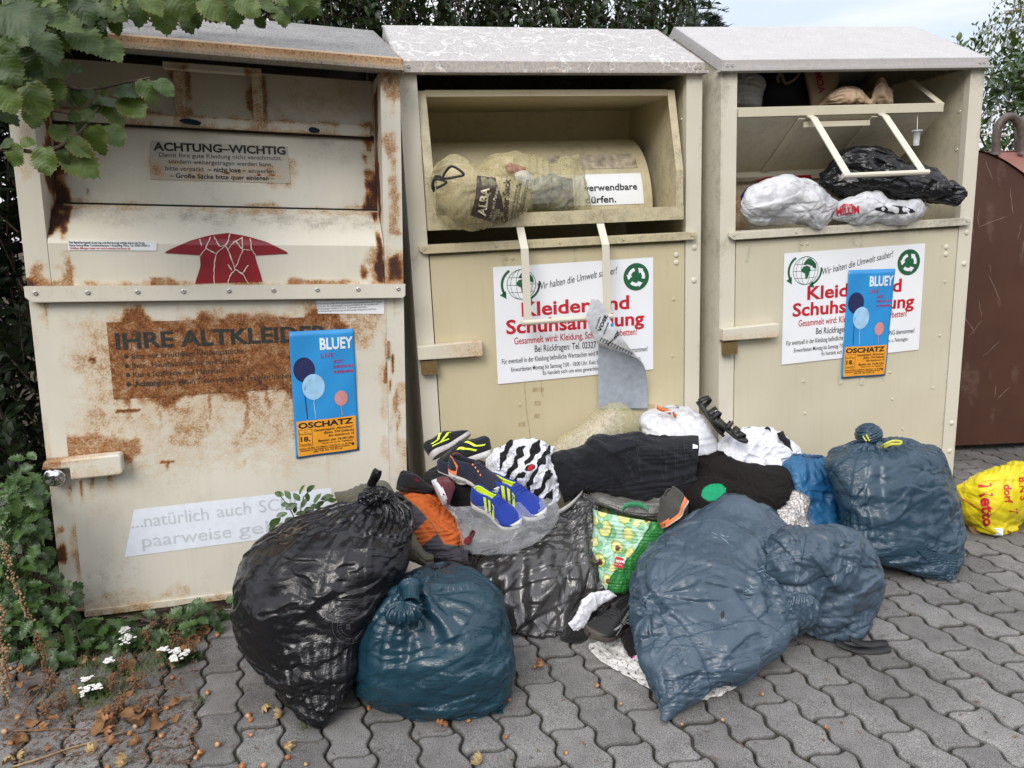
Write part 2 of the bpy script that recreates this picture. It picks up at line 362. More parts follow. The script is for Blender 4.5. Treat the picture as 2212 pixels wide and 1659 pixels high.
# ------------------------------------------------------------------ painted steel
def mat_paint(name, base, warm, grime=(.10, .085, .06), rough=.42):
    """painted sheet steel: 'rust' drives bubbling rust, 'dirt' drives weathering"""
    m, nt, b, o = nodes(name); g = G(nt); v = g.obj()
    n1 = g.noise(170, 5, .65, v); n2 = g.noise(28, 4, .6, v); n3 = g.noise(3.2, 4, .55, v); st = g.noise(1, 5, .6, g.scaled(v, 55, 55, 3.5))
    r = g.attr('rust').outputs['Fac']; d = g.attr('dirt').outputs['Fac']
    c = g.mix(g.map(n3, .35, .68), (*base,), (*warm,))
    c = g.mix(g.math('MULTIPLY', g.map(st, .5, .8), .06), c, (*grime,))
    c = g.mix(g.math('MULTIPLY', g.map(n1, .66, .74), .16), c, (*grime,))
    amp = g.math('MINIMUM', g.math('MULTIPLY', r, 4.0), 1.0)
    dn = g.math('ADD', d, g.math('MULTIPLY', g.math('MULTIPLY', g.math('SUBTRACT', g.math('ADD', n2, n1), 1.0), 1.3), g.math('MINIMUM', g.math('MULTIPLY', d, 4.0), 1.0)))
    c = g.mix(g.math('MULTIPLY', g.map(dn, .15, 1.0), .8), c, (*grime,))
    t = g.math('ADD', r, g.math('MULTIPLY', g.math('ADD', g.math('MULTIPLY', g.math('SUBTRACT', n1, .5), 1.0), g.math('MULTIPLY', g.math('SUBTRACT', n2, .5), .80)), amp))
    c = g.mix(g.math('MULTIPLY', g.map(t, .10, .60), .72), c, (.50, .31, .135))
    rc = g.mix(g.map(n2, .3, .7), (.165, .055, .014), (.31, .118, .031))
    c = g.mix(g.map(t, .44, .86), c, rc)
    c = g.mix(g.map(t, .86, 1.12), c, (.055, .022, .016))
    nt.links.new(c, b.inputs['Base Color'])
    nt.links.new(g.map(t, .3, .7, rough, .88), b.inputs['Roughness']); setp(b, spec=.4)
    h = g.math('ADD', g.math('MULTIPLY', g.map(t, .45, .75), g.map(n1, .2, .8, .5, 1.2)), g.math('MULTIPLY', n3, .9))
    dent = g.bump(g.noise(2.6, 2, .45, v), .30, .03)
    nt.links.new(g.bump(h, .35, .004, dent), b.inputs['Normal']); return m
CREAM = mat_paint('cream_paint', (.665, .635, .545), (.60, .57, .475))
KHAKI2 = mat_paint('khaki_paint', (.56, .495, .33), (.525, .46, .295))
KHAKI3 = mat_paint('pale_khaki_paint', (.585, .54, .415), (.55, .505, .38))
PALE = mat_paint('pale_post_paint', (.645, .61, .51), (.61, .575, .47))
def mat_roof(name, a, b_, c_, lich):
    m, nt, b, o = nodes(name); g = G(nt); v = g.obj()
    n = g.noise(130, 6, .7, v); n2 = g.noise(9, 5, .6, v); vo = g.n('ShaderNodeTexVoronoi', feature='DISTANCE_TO_EDGE'); vo.inputs['Scale'].default_value = 11
    wv = g.n('ShaderNodeTexNoise'); wv.inputs['Scale'].default_value = 8; wv.inputs['Detail'].default_value = 5; nt.links.new(v, wv.inputs['Vector'])
    nt.links.new(g.mix(.22, v, wv.outputs['Color']), vo.inputs['Vector'])
    cr = g.map(vo.outputs['Distance'], .0, .035, 1, 0)
    c = g.mix(g.map(n, .36, .62), (*a,), (*b_,)); c = g.mix(g.map(n2, .40, .62), c, g.mix(g.map(n, .4, .6), (*c_,), (*b_,)))
    c = g.mix(g.math('MULTIPLY', g.math('MULTIPLY', cr, g.map(n2, .35, .6)), lich), c, (.86, .85, .83))
    r = g.attr('rust').outputs['Fac']; t = g.math('ADD', r, g.math('MULTIPLY', g.math('SUBTRACT', n, .5), g.math('MINIMUM', g.math('MULTIPLY', r, 5.0), 1.4)))
    c = g.mix(g.math('MULTIPLY', g.map(t, .1, .5), .75), c, (.52, .36, .20)); c = g.mix(g.map(t, .5, .8), c, (.26, .095, .03))
    nt.links.new(c, b.inputs['Base Color']); setp(b, rough=.8, spec=.25)
    nt.links.new(g.bump(n, .4, .003), b.inputs['Normal']); return m
ROOF_GREY = mat_roof('mossy_grey_roof', (.10, .10, .10), (.30, .295, .29), (.17, .165, .16), .1)
ROOF_PALE = mat_roof('weathered_pale_roof', (.31, .30, .295), (.48, .475, .47), (.29, .275, .275), .85)
ROOF_DUST = mat_roof('dusty_roof', (.37, .36, .36), (.47, .465, .46), (.41, .40, .40), .12)
STEEL = plain('screw_steel', (.45, .44, .41), .35, .8)
BRASS = plain('worn_brass', (.30, .21, .095), .42, .7, .25, 90)
CHROME = plain('chrome', (.75, .75, .76), .12, 1.0)
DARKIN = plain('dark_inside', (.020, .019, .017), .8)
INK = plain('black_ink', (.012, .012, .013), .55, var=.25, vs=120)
RED_INK = plain('red_ink', (.50, .012, .025), .45)
GREEN_INK = plain('green_ink', (.015, .105, .045), .45)
WHITE_SHEET = plain('white_sign_sheet', (.80, .82, .85), .35, var=.03, vs=6)

def screws(mb, pts, y, r=.0065, h=.004, axis='y'):
    for (x, z) in pts:
        a = np.linspace(0, 2 * np.pi, 10, endpoint=False); V = []
        for (rr, d) in ((r, 0), (r * .95, h * .6), (r * .6, h), (r * .3, h * .55)): V += [(x + rr * np.cos(t), y - d, z + rr * np.sin(t)) for t in a]
        F = gridf(4, 10, wrap=True, flip=True) + [tuple(30 + k for k in range(10))]
        mb.add(V, F)
def attr_part(name, mb, mat, parent, rust=None, dirt=None, smooth=False, label=None):
    V = mb.verts(); at_ = {}
    if rust is not None: at_['rust'] = rust(V)
    if dirt is not None: at_['dirt'] = dirt(V)
    o = mesh(name, V, mb.f, mat, parent, smooth, attrs=at_)
    if label: o['label'] = label
    return o
def rsum(V, boxes=(), drips=()):
    """rust amount from soft boxes (x0,x1,z0,z1,soft,amount) and runs (x,halfwidth,ztop,zbottom,amount)"""
    x, z = V[:, 0], V[:, 2]; wob = (vnoise(V, 14, 11) - .5) * .05 + (vnoise(V, 45, 12) - .5) * .018
    r = np.zeros(len(V))
    for (x0, x1, z0, z1, s, a) in boxes:
        dx = np.maximum(np.maximum(x0 - x, x - x1), 0); dz = np.maximum(np.maximum(z0 - z, z - z1), 0)
        d = np.sqrt(dx * dx + dz * dz) + wob * min(1.6, s * 45); r = np.maximum(r, a * (1 - sstep(0, s, d)))
    for (cx, hw, zt, zb, a) in drips:
        w = hw * (.7 + .6 * vnoise(P3(z * 20, z * 0, cx * 50), 1, 4))
        q = 1 - sstep(w * .4, w, np.abs(x - cx + .004 * np.sin(z * 40 + cx * 90))); l = np.where(z > zt, 1 - sstep(0, .012, z - zt), 1 - sstep(0, 1, (zt - z) / max(zt - zb, .01)))
        r = np.maximum(r, a * q * l)
    return r

# ------------------------------------------------------------------ the two khaki containers
ZE, ZD, ZR, YR, HW = 1.8146, 1.7788, 2.033, .4132, .575
def roof_shell(mb, hw, ze, zd, zr, yr, ye=.012, lip=.012, depth=None, step=.02):
    depth = depth or 2 * yr
    def prof(t):  # outer profile front to back
        return [(-ye, zd + .006), (-ye, ze), (yr, zr), (depth + ye, ze), (depth + ye, zd)]
    P = prof(0); xs = np.linspace(-hw, hw, int(2 * hw / step) + 1)
    pts = []
    for a, b in zip(P[:-1], P[1:]):
        k = max(1, int(math.hypot(b[0] - a[0], b[1] - a[1]) / step)); pts += [(a[0] + (b[0] - a[0]) * t / k, a[1] + (b[1] - a[1]) * t / k) for t in range(k)]
    pts.append(P[-1]); V = [(x, y, z) for x in xs for (y, z) in pts]
    mb.add(V, gridf(len(xs), len(pts), flip=True))
    inn = [(y + (0.003 if y < yr else -.003), z - .004) for (y, z) in P]
    mb.add([(x, y, z) for x in (-hw, hw) for (y, z) in inn], gridf(2, len(inn)))
    for s in (-1, 1):   # gable flange turned down over the side wall
        x = s * hw
        for (a, b) in ((P[1], P[2]), (P[2], P[3])):
            mb.box(x - .003, x + .003, min(a[0], b[0]), max(a[0], b[0]), 0, 1) if False else mb.add([(x + e, y, z - dz) for e in (-.0025 * s, .0025 * s) for (y, z) in (a, b) for dz in (0, .045)], [(0, 1, 3, 2), (4, 6, 7, 5), (0, 2, 6, 4), (1, 5, 7, 3), (0, 4, 5, 1), (2, 3, 7, 6)])
    mb.box(-hw - lip, hw + lip, -ye - .014, .02, zd - .004, zd + .005, .04)
def khaki_bank(b, PAINT, ROOF, label):
    t = empty('clothes_bank', M=bin_matrix(b)); tag(t, label, 'clothes bank', 'old clothes collection containers')
    D = .83
    def dirt(V):
        x, y, z = V.T
        d = .55 * (1 - sstep(0, .16, 1.775 - z)) * (y < .05) + .35 * (1 - sstep(0, .07, np.abs(z - 1.15))) + .3 * (1 - sstep(0, .012, HW - np.abs(x)))
        return d * (.15 + .75 * vnoise(V, 9, b))
    body = MB()
    for s in (-1, 1):
        x0, x1 = (-HW, -.51) if s < 0 else (.51, HW)
        body.box(x0, x1, 0, .03, .012, ZD, .03)
        body.box(*((-HW, -HW + .004) if s < 0 else (HW - .004, HW)), .03, D, .012, ZD, .05)
        xs = s * (HW - .002); body.add([(xs, .0, ZD), (xs, D, ZD), (xs, YR, ZR - .01), (xs - s * .004, 0, ZD), (xs - s * .004, D, ZD), (xs - s * .004, YR, ZR - .01)], [(0, 1, 2), (5, 4, 3), (0, 2, 5, 3), (1, 4, 5, 2)])
    body.box(-HW + .004, HW - .004, D - .004, D, .012, ZD, .1)
    rec = MB()
    for s in (-1, 1):
        rec.box(*((-.516, -.512) if s < 0 else (.512, .516)), .03, .62, 1.15, ZD, .04)
    rec.box(-.512, .512, .615, .62, 1.15, ZD, .05); rec.box(-.512, .512, -.004, .615, 1.165, 1.172, .05)
    attr_part('recess_lining', rec, PAINT, t, dirt=lambda V: .3 * vnoise(V, 6, 9))
    rim = body
    for z in (1.32, 1.47, 1.62, 1.755):   # rivet row on the recess side wall
        a = np.linspace(0, 2 * np.pi, 8, endpoint=False); rim.add([(.512 - d, .045 + r * np.cos(q), z + r * np.sin(q)) for (r, d) in ((.006, 0), (.004, .004)) for q in a], gridf(2, 8, wrap=True) + [tuple(range(8, 16))])
    roof = MB(); roof_shell(roof, .5725 + .003, ZE, ZD, ZR, YR)
    screws(roof, [(-.558, 1.797), (-.538, 1.797), (.538, 1.797), (.558, 1.797)], -.0125, .007)
    attr_part('roof', roof, [ROOF], t, rust=lambda V: (.18 if b == 2 else .12) * (V[:, 2] < ZE + .003))
    # trim ledge with its screws
    tr = MB(); tr.prism([(-.545, 1.187), (.545, 1.19), (.545, 1.161), (-.527, 1.159), (-.545, 1.172)], -.022, -.004, 'y')
    tr.box(-.51, .51, -.020, .03, 1.187, 1.192, .05)
    screws(tr, [(-.527, 1.178), (-.26, 1.176), (-.015, 1.176), (.24, 1.177), (.527, 1.179)], -.0225, .006)
    o = attr_part('trim_ledge', tr, KHAKI2 if b == 2 else PALE, t, dirt=lambda V: .45 * vnoise(V, 22, 3)); bevel(o, .002, 1)
    dr = MB(); dr.box(-.5055, .5055, .001, .02, .025, 1.15, .025); dr.box(-.512, .512, .021, .025, .012, 1.165)
    scr = [(-.22, 1.125), (-.195, 1.125), (.46, .93), (.455, .7), (.24, .44), (.22, .56), (-.19, .56), (-.18, .42), (-.2, .26), (.44, .47), (.3, .3)]
    screws(dr, scr, .001, .006)
    def ddirt(V):
        x, z = V[:, 0], V[:, 2]
        return .32 * (1 - sstep(0, .03, np.minimum(.51 - np.abs(x), 1.15 - z))) * vnoise(V, 12, 2) + .5 * (1 - sstep(.0, .25, z)) * vnoise(V, 10, 6) + rsum(V, (), [(-.41 + .093 * k_, .006 + .004 * ((k_ * 7) % 3), 1.15, 1.0 - .16 * ((k_ * 5) % 4), .30) for k_ in range(10)])
    attr_part('door', dr, PAINT, t, dirt=ddirt)
    dm = body
    for (x, z) in ((.47, 1.105), (.47, 1.075)) if b == 2 else ((.455, 1.075), (.455, 1.045)): dome(dm, x, .001, z, .0105)
    for (x, z) in ((.547, 1.13), (.547, 1.0), (.548, .30), (.548, .17)): dome(dm, x, 0, z, .011)
    o = attr_part('body', body, PALE if b == 2 else PALE, t, dirt=dirt); bevel(o, .0025, 2)
    lk = MB(); z0, z1 = (.772, .830) if b == 2 else (.764, .819)
    lk.prism([(-.578, z0 + .004), (-.578, z1 - .004), (-.335, z1), (-.335, z0)], -.042, -.004, 'y')
    lk.box(-.50, -.36, -.004, .001, z0 + .01, z1 - .01)
    o = attr_part('lock_bar', lk, PALE, t, rust=(lambda V: .55 * (V[:, 2] < .775) * (vnoise(V, 30, 5) + .2)) if b == 3 else (lambda V: .5 * (V[:, 0] > -.34))); bevel(o, .003, 2)
    return t
def dome(mb, x, y, z, r):
    a = np.linspace(0, 2 * np.pi, 14, endpoint=False); V = [(x + q * r * np.cos(t), y - d * r, z + q * r * np.sin(t)) for (q, d) in ((1, 0), (.93, .3), (.65, .52), (.3, .6)) for t in a]
    mb.add(V, gridf(4, 14, wrap=True, flip=True) + [tuple(42 + k for k in range(14))])
bank2 = khaki_bank(2, KHAKI2, ROOF_PALE, 'khaki clothes bank with its chute swung open, between the other two')
bank3 = khaki_bank(3, KHAKI3, ROOF_DUST, 'pale khaki clothes bank stuffed with bags above and below its tipped chute')

def hopper_open(t):
    """chute swung forward: cheeks with front flanges, tray rail, sloping back and drum"""
    x0, x1 = -.508, .484
    h = MB()
    prof = [(-.028, 1.242), (-.028, 1.424), (.052, 1.728), (.20, 1.755), (.50, 1.74), (.55, 1.50), (.30, 1.245)]
    for x in (x0, x1 - .004): h.prism(prof, x, x + .004, 'x')
    for (xa, xb) in ((x0, x0 + .033), (x1 - .031, x1)):     # flanges on the cheek edges
        for (a, b) in ((prof[0], prof[1]), (prof[1], prof[2])):
            h.add([(x, y + d, z) for d in (-.004, 0) for (y, z) in (a, b) for x in (xa, xb)], [(0, 1, 3, 2), (4, 6, 7, 5), (0, 4, 5, 1), (2, 3, 7, 6), (0, 2, 6, 4), (1, 5, 7, 3)])
    h.box(x0, x1, -.034, -.029, 1.241, 1.291, .06); h.box(x0, x1, -.029, .24, 1.241, 1.245, .06)
    h.box(x0 + .03, x1 - .03, .050, .056, 1.708, 1.730, .06)
    # sloping rear plates
    for (a, b) in (((.056, 1.712), (.30, 1.715)), ((.30, 1.715), (.487, 1.70)), ):
        pass
    for (a, b) in (((.056, 1.712), (.487, 1.738 - .02)), ((.487, 1.718), (.505, 1.592))):
        n = 12; h.add([(x, a[0] + (b[0] - a[0]) * k / n, a[1] + (b[1] - a[1]) * k / n) for x in np.linspace(x0 + .004, x1 - .004, 24) for k in range(n + 1)], gridf(24, n + 1))
    o = attr_part('chute', h, KHAKI2, t, dirt=lambda V: .25 * vnoise(V, 12, 4) + .3 * (V[:, 1] < 0) * vnoise(V, 30, 2)); bevel(o, .0015, 1)
    dm = MB(); n = 22; arc = []
    for k in range(n + 1):
        q = math.radians(100 - 106 * k / n); arc.append((.505 - .30 * (math.cos(q) + .17) - .0, 1.29 + .305 * math.sin(q)))
    xs = np.linspace(x0 + .006, x1 - .045, 40)
    dm.add([(x, y, z) for x in xs for (y, z) in arc], gridf(40, n + 1, flip=False))
    d = attr_part('drum', dm, KHAKI2, o, dirt=lambda V: .28 * vnoise(V * np.array([1, 3, 3]), 8, 14), smooth=True)
    st = MB(); ar2 = [(y - .002, z + .001) for (y, z) in arc]
    s1 = plain('worn_silver_label', (.42, .36, .27), .5, .1, .5, 30); s2 = WHITE_SHEET
    def band(k0, k1, xa, xb, mat, nm):
        mb = MB(); pts = ar2[k0:k1 + 1]; mb.add([(x, y, z) for x in np.linspace(xa, xb, 12) for (y, z) in pts], gridf(12, len(pts))); return mb.build(nm, mat, d, True)
    band(11, 14, .02, .395, s1, 'label_remnant')
    band(15, 20, .02, .40, s2, 'label')
    s = Sheet2D(); s.text('verwendbare', .150, 0, .026, .225, bold=.02); s.text('dürfen.', .150, -.048, .026, .13, bold=.02)
    A = np.array(ar2); L_ = np.r_[0, np.cumsum(np.hypot(*np.diff(A, axis=0).T))]; V = s.verts(); u = L_[16] + .045 - V[:, 1]
    mesh('lettering', np.stack([V[:, 0], np.interp(u, L_, A[:, 0]) - .0022, np.interp(u, L_, A[:, 1]) + .0005], 1), s.f, INK, d)
    return o
def handle(mb, xa, xb, top, kink, bot, w=.029, th=.004):
    """two flat straps and a round bar between their ends; top/kink/bot are (y, z)"""
    for x in (xa, xb):
        for (p, q) in ((top, kink), (kink, bot)):
            d = np.array([q[0] - p[0], q[1] - p[1]]); d /= np.linalg.norm(d); nn = np.array([-d[1], d[0]]) * th / 2
            mb.add([(xx, y + s * nn[0], z + s * nn[1]) for s in (-1, 1) for (y, z) in (p, q) for xx in (x - w / 2, x + w / 2)], [(0, 1, 3, 2), (4, 6, 7, 5), (0, 4, 5, 1), (2, 3, 7, 6), (0, 2, 6, 4), (1, 5, 7, 3)])
    mb.tube([(xa - .022, bot[0], bot[1]), (xb + .022, bot[0], bot[1])], .0095, 10)
ch2 = hopper_open(bank2)
hb = MB(); handle(hb, -.170, .142, (-.034, 1.238), (-.088, 1.16), (-.094, .893)); hb.build('handle', PALE, ch2)
def hopper_tipped(t):
    x0, x1 = -.506, .39
    h = MB(); yb, zb = .275, 1.425
    rail = [(-.006, 1.613), (-.006, 1.648), (.03, 1.652), (.03, 1.613)]
    h.prism(rail, x0, x1, 'x')
    n = 10; a, b = (0.0, 1.612), (yb, zb)
    h.add([(x, a[0] + (b[0] - a[0]) * k / n + e * .8, a[1] + (b[1] - a[1]) * k / n + e) for e in (0, .005) for x in np.linspace(x0, x1, 20) for k in range(n + 1)], gridf(20, n + 1) + [tuple(i + 220 for i in q) for q in gridf(20, n + 1, flip=True)])
    h.box(x0, x1 - .1, yb - .005, yb + .018, zb - .02, zb + .002, .06)
    for x in (-.235, .085):   # stiffening straps under the plate
        for q in (0,): h.add([(xx, a[0] + (b[0] - a[0]) * k - e * .8, a[1] + (b[1] - a[1]) * k - e) for e in (.001, .006) for k in (.02, .98) for xx in (x - .015, x + .015)], [(0, 1, 3, 2), (4, 6, 7, 5), (0, 4, 5, 1), (2, 3, 7, 6), (0, 2, 6, 4), (1, 5, 7, 3)])
    h.box(-.22, .07, .010, .016, 1.572, 1.592)
    cheek = [(-.006, 1.645), (.012, 1.612), (yb, zb), (.5, 1.45), (.5, 1.77), (.17, 1.768)]
    h.prism(cheek, x1, x1 + .004, 'x'); h.prism(cheek, x0 - .004, x0, 'x')
    h.add([(x, y + d, z) for d in (0, .005) for (y, z) in ((.0, 1.648), (.17, 1.768)) for x in (x1 - .028, x1)], [(0, 1, 3, 2), (4, 6, 7, 5), (0, 4, 5, 1), (2, 3, 7, 6), (0, 2, 6, 4), (1, 5, 7, 3)])
    o = attr_part('chute', h, KHAKI3, t, rust=lambda V: .4 * (np.abs(V[:, 2] - 1.425) < .02) * vnoise(V, 25, 3), dirt=lambda V: .3 * vnoise(V, 10, 7)); bevel(o, .0015, 1)
    hd = MB(); handle(hd, -.205, .107, (-.004, 1.612), (-.03, 1.60), (-.25, 1.372)); hd.build('handle', PALE, o)
    return o
ch3 = hopper_tipped(bank3)

# ------------------------------------------------------------------ the rusty cream container
def cream_bank():
    t = empty('clothes_bank', M=bin_matrix(1)); tag(t, 'rusty cream clothes bank with peeling paint and a cracked red arrow', 'clothes bank', 'old clothes collection containers')
    ZE1, ZD1, ZR1, YR1 = 1.831, 1.798, 2.10, .684
    D = 1.05
    post = MB()
    for (x0, x1) in ((-.575, -.51), (.51, .575)): post.box(x0, x1, 0, .03, .02, ZD1, .011)
    for (x0, x1) in ((-.575, -.571), (.571, .575)): post.box(x0, x1, .03, D, .02, ZD1 + .02, .05)
    for s in (-1, 1):
        xs = s * .573; post.add([(xs, .0, ZD1), (xs, D, ZD1), (xs, YR1, ZR1 - .02)], [(0, 1, 2)])
    post.box(-.571, .571, D - .004, D, .02, ZD1, .1)
    pr = dict(boxes=[(.535, .553, 1.27, 1.60, .022, .62), (.53, .575, 1.74, 1.80, .03, .6), (.55, .575, .2, .74, .01, .45), (.528, .575, 1.10, 1.22, .03, .66), (.535, .56, 1.12, 1.2, .01, 1.15), (-.545, -.51, 1.1, 1.22, .03, .7), (-.575, -.548, 1.1, 1.115, .012, 1.1), (-.545, -.53, 1.42, 1.6, .02, .33),
                     (-.525, -.51, .02, .46, .012, .55), (-.575, -.555, .20, .36, .012, 1.05), (-.56, -.54, 1.0, 1.045, .02, .4), (-.575, -.565, .02, 1.0, .006, .32)],
              drips=[(.548, .010, 1.78, 1.6, .9), (.535, .007, 1.79, 1.68, .8), (.527, .006, .86, .45, 1.1), (.545, .009, .72, .2, .7), (-.535, .007, 1.04, .9, .6), (.545, .006, 1.06, .95, .5)])
    o = attr_part('body', post, CREAM, t, rust=lambda V: rsum(V, **pr) * (V[:, 1] < .1), dirt=lambda V: .2 * vnoise(V, 9, 4)); bevel(o, .004, 2)
    for s in (-1, 1):   # jambs
        jb = MB(); a, b = ((.51, .517) if s > 0 else (-.517, -.51)); jb.box(a, b, .03, .45, 1.06, ZD1, .012)
        attr_part('jamb', jb, CREAM, t, rust=lambda V: rsum(P3(V[:, 1], V[:, 0], V[:, 2]), [(.08, .2, 1.1, 1.5, .03, 1.1), (.1, .16, 1.5, 1.75, .02, .95)]), dirt=lambda V: .2 * vnoise(V, 9, 4))
    rf = MB(); roof_shell(rf, .5785, ZE1, ZD1, ZR1, YR1, .04, .004, D + .2, .012)
    V = rf.verts()
    attr_part('roof', rf, ROOF_GREY, t, rust=lambda V: np.where(V[:, 1] < .0, .46 * (1 - sstep(0, .03, np.abs(V[:, 2] - ZE1 + .006))) + .22, .28 * (1 - sstep(0, .05, V[:, 1] + .04))))
    # ledge with its row of screws
    lg = MB(); lg.prism([(-.577, 1.098), (.577, 1.098), (.577, 1.058), (.567, 1.05), (-.56, 1.05), (-.577, 1.066)], -.030, -.012, 'y')
    lg.box(-.577, .577, -.030, .0, 1.095, 1.099, .012)
    g = MB(); n = 60; lg2 = [( -.577 + 1.154 * k / n) for k in range(n + 1)]
    o = attr_part('trim_ledge', lg, CREAM, t, rust=lambda V: .55 * (V[:, 2] > 1.094) * (V[:, 1] > -.028) * (.4 + vnoise(V, 12, 6)), dirt=lambda V: .2 * vnoise(V, 20, 5)); bevel(o, .003, 2)
    sc = MB(); screws(sc, [(x, 1.0785 + .004 * (x + .55)) for x in (-.547, -.406, -.267, -.134, .002, .14, .28, .415, .552)], -.0305, .0075); sc.build('screw_row', STEEL, o)
    # door
    dr = MB(); dr.box(-.513, .511, -.002, .018, .0, 1.047, .009); dr.box(-.514, .514, .019, .022, .03, 1.06)
    dr.box(-.513, .511, -.008, -.002, .0, .022, .009)
    db = dict(boxes=[(-.362, .33, .742, .982, .05, .92), (-.42, -.35, .68, .98, .10, .50), (.2, .46, .90, 1.03, .05, .52), (-.42, .45, .99, 1.02, .03, .18), (-.44, .30, .52, .74, .16, .24), (-.36, .1, .64, .74, .06, .38), (.02, .2, .58, .74, .06, .44), (-.2, -.1, .60, .7, .04, .5),
                     (-.512, -.345, .556, .585, .030, .72), (-.352, -.335, .49, .58, .012, .75), (-.46, -.1, .34, .5, .09, .14), (-.5, .5, .0, .013, .010, .50), (-.5, -.2, .02, .045, .03, .33), (.49, .511, .4, 1.04, .012, .35), (.507, .511, .75, .9, .01, .9)],
              drips=[(-.35, .03, .74, .36, .45), (-.10, .035, .74, .34, .42), (.12, .04, .74, .36, .45), (.29, .03, .74, .40, .45), (-.33, .012, .74, .56, .8), (-.24, .008, .74, .48, .7), (-.19, .006, .74, .60, .9), (-.08, .009, .74, .50, .75), (.03, .014, .74, .44, .85), (.10, .008, .74, .52, .8), (.28, .007, .74, .62, .8), (-.490, .006, .50, .34, 1.15), (-.452, .010, .495, .36, .80), (-.395, .013, .495, .37, .62), (-.225, .005, .505, .40, .85), (.02, .004, .50, .46, .7), (-.12, .003, .47, .45, .7), (.06, .03, .74, .50, .62), (.16, .022, .74, .52, .55), (-.15, .03, .74, .50, .45), (-.28, .03, .74, .45, .5), (.25, .02, .74, .6, .6), (.43, .012, 1.04, .93, .5), (-.05, .03, .74, .42, .4)])
    def drust(V):
        r = rsum(V, **db); tm = (np.abs(V[:, 0] + .222) < .022) * (np.abs(V[:, 2] - .512) < .006); r = np.maximum(r, tm * .9)
        sm = (np.abs(V[:, 0] + .33) < .035) * (np.abs(V[:, 2] - .695 - .05 * (V[:, 0] + .33)) < .004); r = np.maximum(r, sm * 1.15)
        sm = (np.abs(V[:, 0] + .42) < .012) * (np.abs(V[:, 2] - .865 + .6 * (V[:, 0] + .42)) < .007); return np.maximum(r, sm * 1.1)
    o = attr_part('door', dr, CREAM, t, rust=drust, dirt=lambda V: .22 * (1 - sstep(0, .3, V[:, 2])) * vnoise(V, 14, 3) + .12 * vnoise(V, 5, 1)); bevel(o, .002, 1)
    hg = MB(); hg.tube([(.512, -.004, .90), (.512, -.004, .84)], .008, 8); attr_part('hinge', hg, CREAM, o, rust=lambda V: .55 + .6 * (vnoise(V, 50, 1) - .3))
    # apron of the chute
    ap = MB(); pts = [(-.003, 1.099), (-.003, 1.17), (-.003, 1.228), (.004, 1.243), (.06, 1.297), (.12, 1.350)]
    xs = np.linspace(-.508, .508, 110); fine = []
    for a, b in zip(pts[:-1], pts[1:]):
        k = max(1, int(math.hypot(b[0] - a[0], b[1] - a[1]) / .010)); fine += [(a[0] + (b[0] - a[0]) * q / k, a[1] + (b[1] - a[1]) * q / k) for q in range(k)]
    fine.append(pts[-1]); m = len(fine)
    ap.add([(x, y, z) for x in xs for (y, z) in fine], gridf(110, m, flip=True)); ap.add([(x, y + .012, z - .004) for x in xs for (y, z) in fine], gridf(110, m))
    ab = dict(boxes=[(-.508, -.452, 1.10, 1.225, .012, .72), (-.508, -.495, 1.20, 1.36, .010, 1.2), (-.475, -.462, 1.24, 1.34, .010, 1.15), (.470, .508, 1.10, 1.22, .018, .60), (.488, .5, 1.11, 1.34, .010, 1.2), (.430, .447, 1.115, 1.165, .010, 1.05), (.44, .46, 1.17, 1.22, .012, .6), (-.44, .44, 1.099, 1.104, .014, .50), (.0, .47, 1.099, 1.106, .014, .72), (-.48, .48, 1.338, 1.36, .012, .42), (-.22, -.16, 1.099, 1.11, .02, .7)],
              drips=[(-.40, .03, 1.11, 1.10, .6)])
    o = attr_part('chute_apron', ap, CREAM, t, rust=lambda V: rsum(V, **ab), dirt=lambda V: .55 * sstep(1.25, 1.33, V[:, 2]) * vnoise(V, 18, 2) + .05)
    # red arrow with cracks
    pl = [loc(1, *q, -.005)[[0, 2]] for q in [(354, 548), (362, 541), (410, 520), (450, 508), (490, 503), (530, 509), (575, 522), (618, 543), (624, 549), (605, 550), (550, 550), (556, 572), (563, 592), (568, 612), (421, 613), (428, 592), (433, 575), (432, 551), (375, 550)]]
    def bend(V2, off): # follow the apron fold
        z = V2[:, 1]; y = np.interp(z, [1.099, 1.228, 1.243, 1.297, 1.35], [-.003, -.003, .004, .06, .12]); return np.stack([V2[:, 0], y - off, z], 1)
    s = Sheet2D(); import mathutils.geometry as mg
    s2 = [tuple(p) for p in pl]; rows = np.linspace(min(p[1] for p in s2), max(p[1] for p in s2), 26)
    for z0, z1 in zip(rows[:-1], rows[1:]):
        def span(z):
            xs_ = []
            for (a, b) in zip(s2, s2[1:] + s2[:1]):
                if (a[1] - z) * (b[1] - z) <= 0 and a[1] != b[1]: xs_.append(a[0] + (z - a[1]) / (b[1] - a[1]) * (b[0] - a[0]))
            return (min(xs_), max(xs_)) if len(xs_) > 1 else None
        A, B = span(z0 + 1e-5), span(z1 - 1e-5)
        if A and B: s.poly([(A[0], z0), (A[1], z0), (B[1], z1), (B[0], z1)])
    arrow_m = plain('red_film', (.215, .008, .017), .4, var=.22, vs=14)
    ar = mesh('arrow_sticker', bend(s.verts(), .0022), s.f, arrow_m, o)
    cr = Sheet2D()
    Z = lambda *q: [tuple(loc(1, x * .40626, y * .40626, -.005)[[0, 2]]) for (x, y) in q]
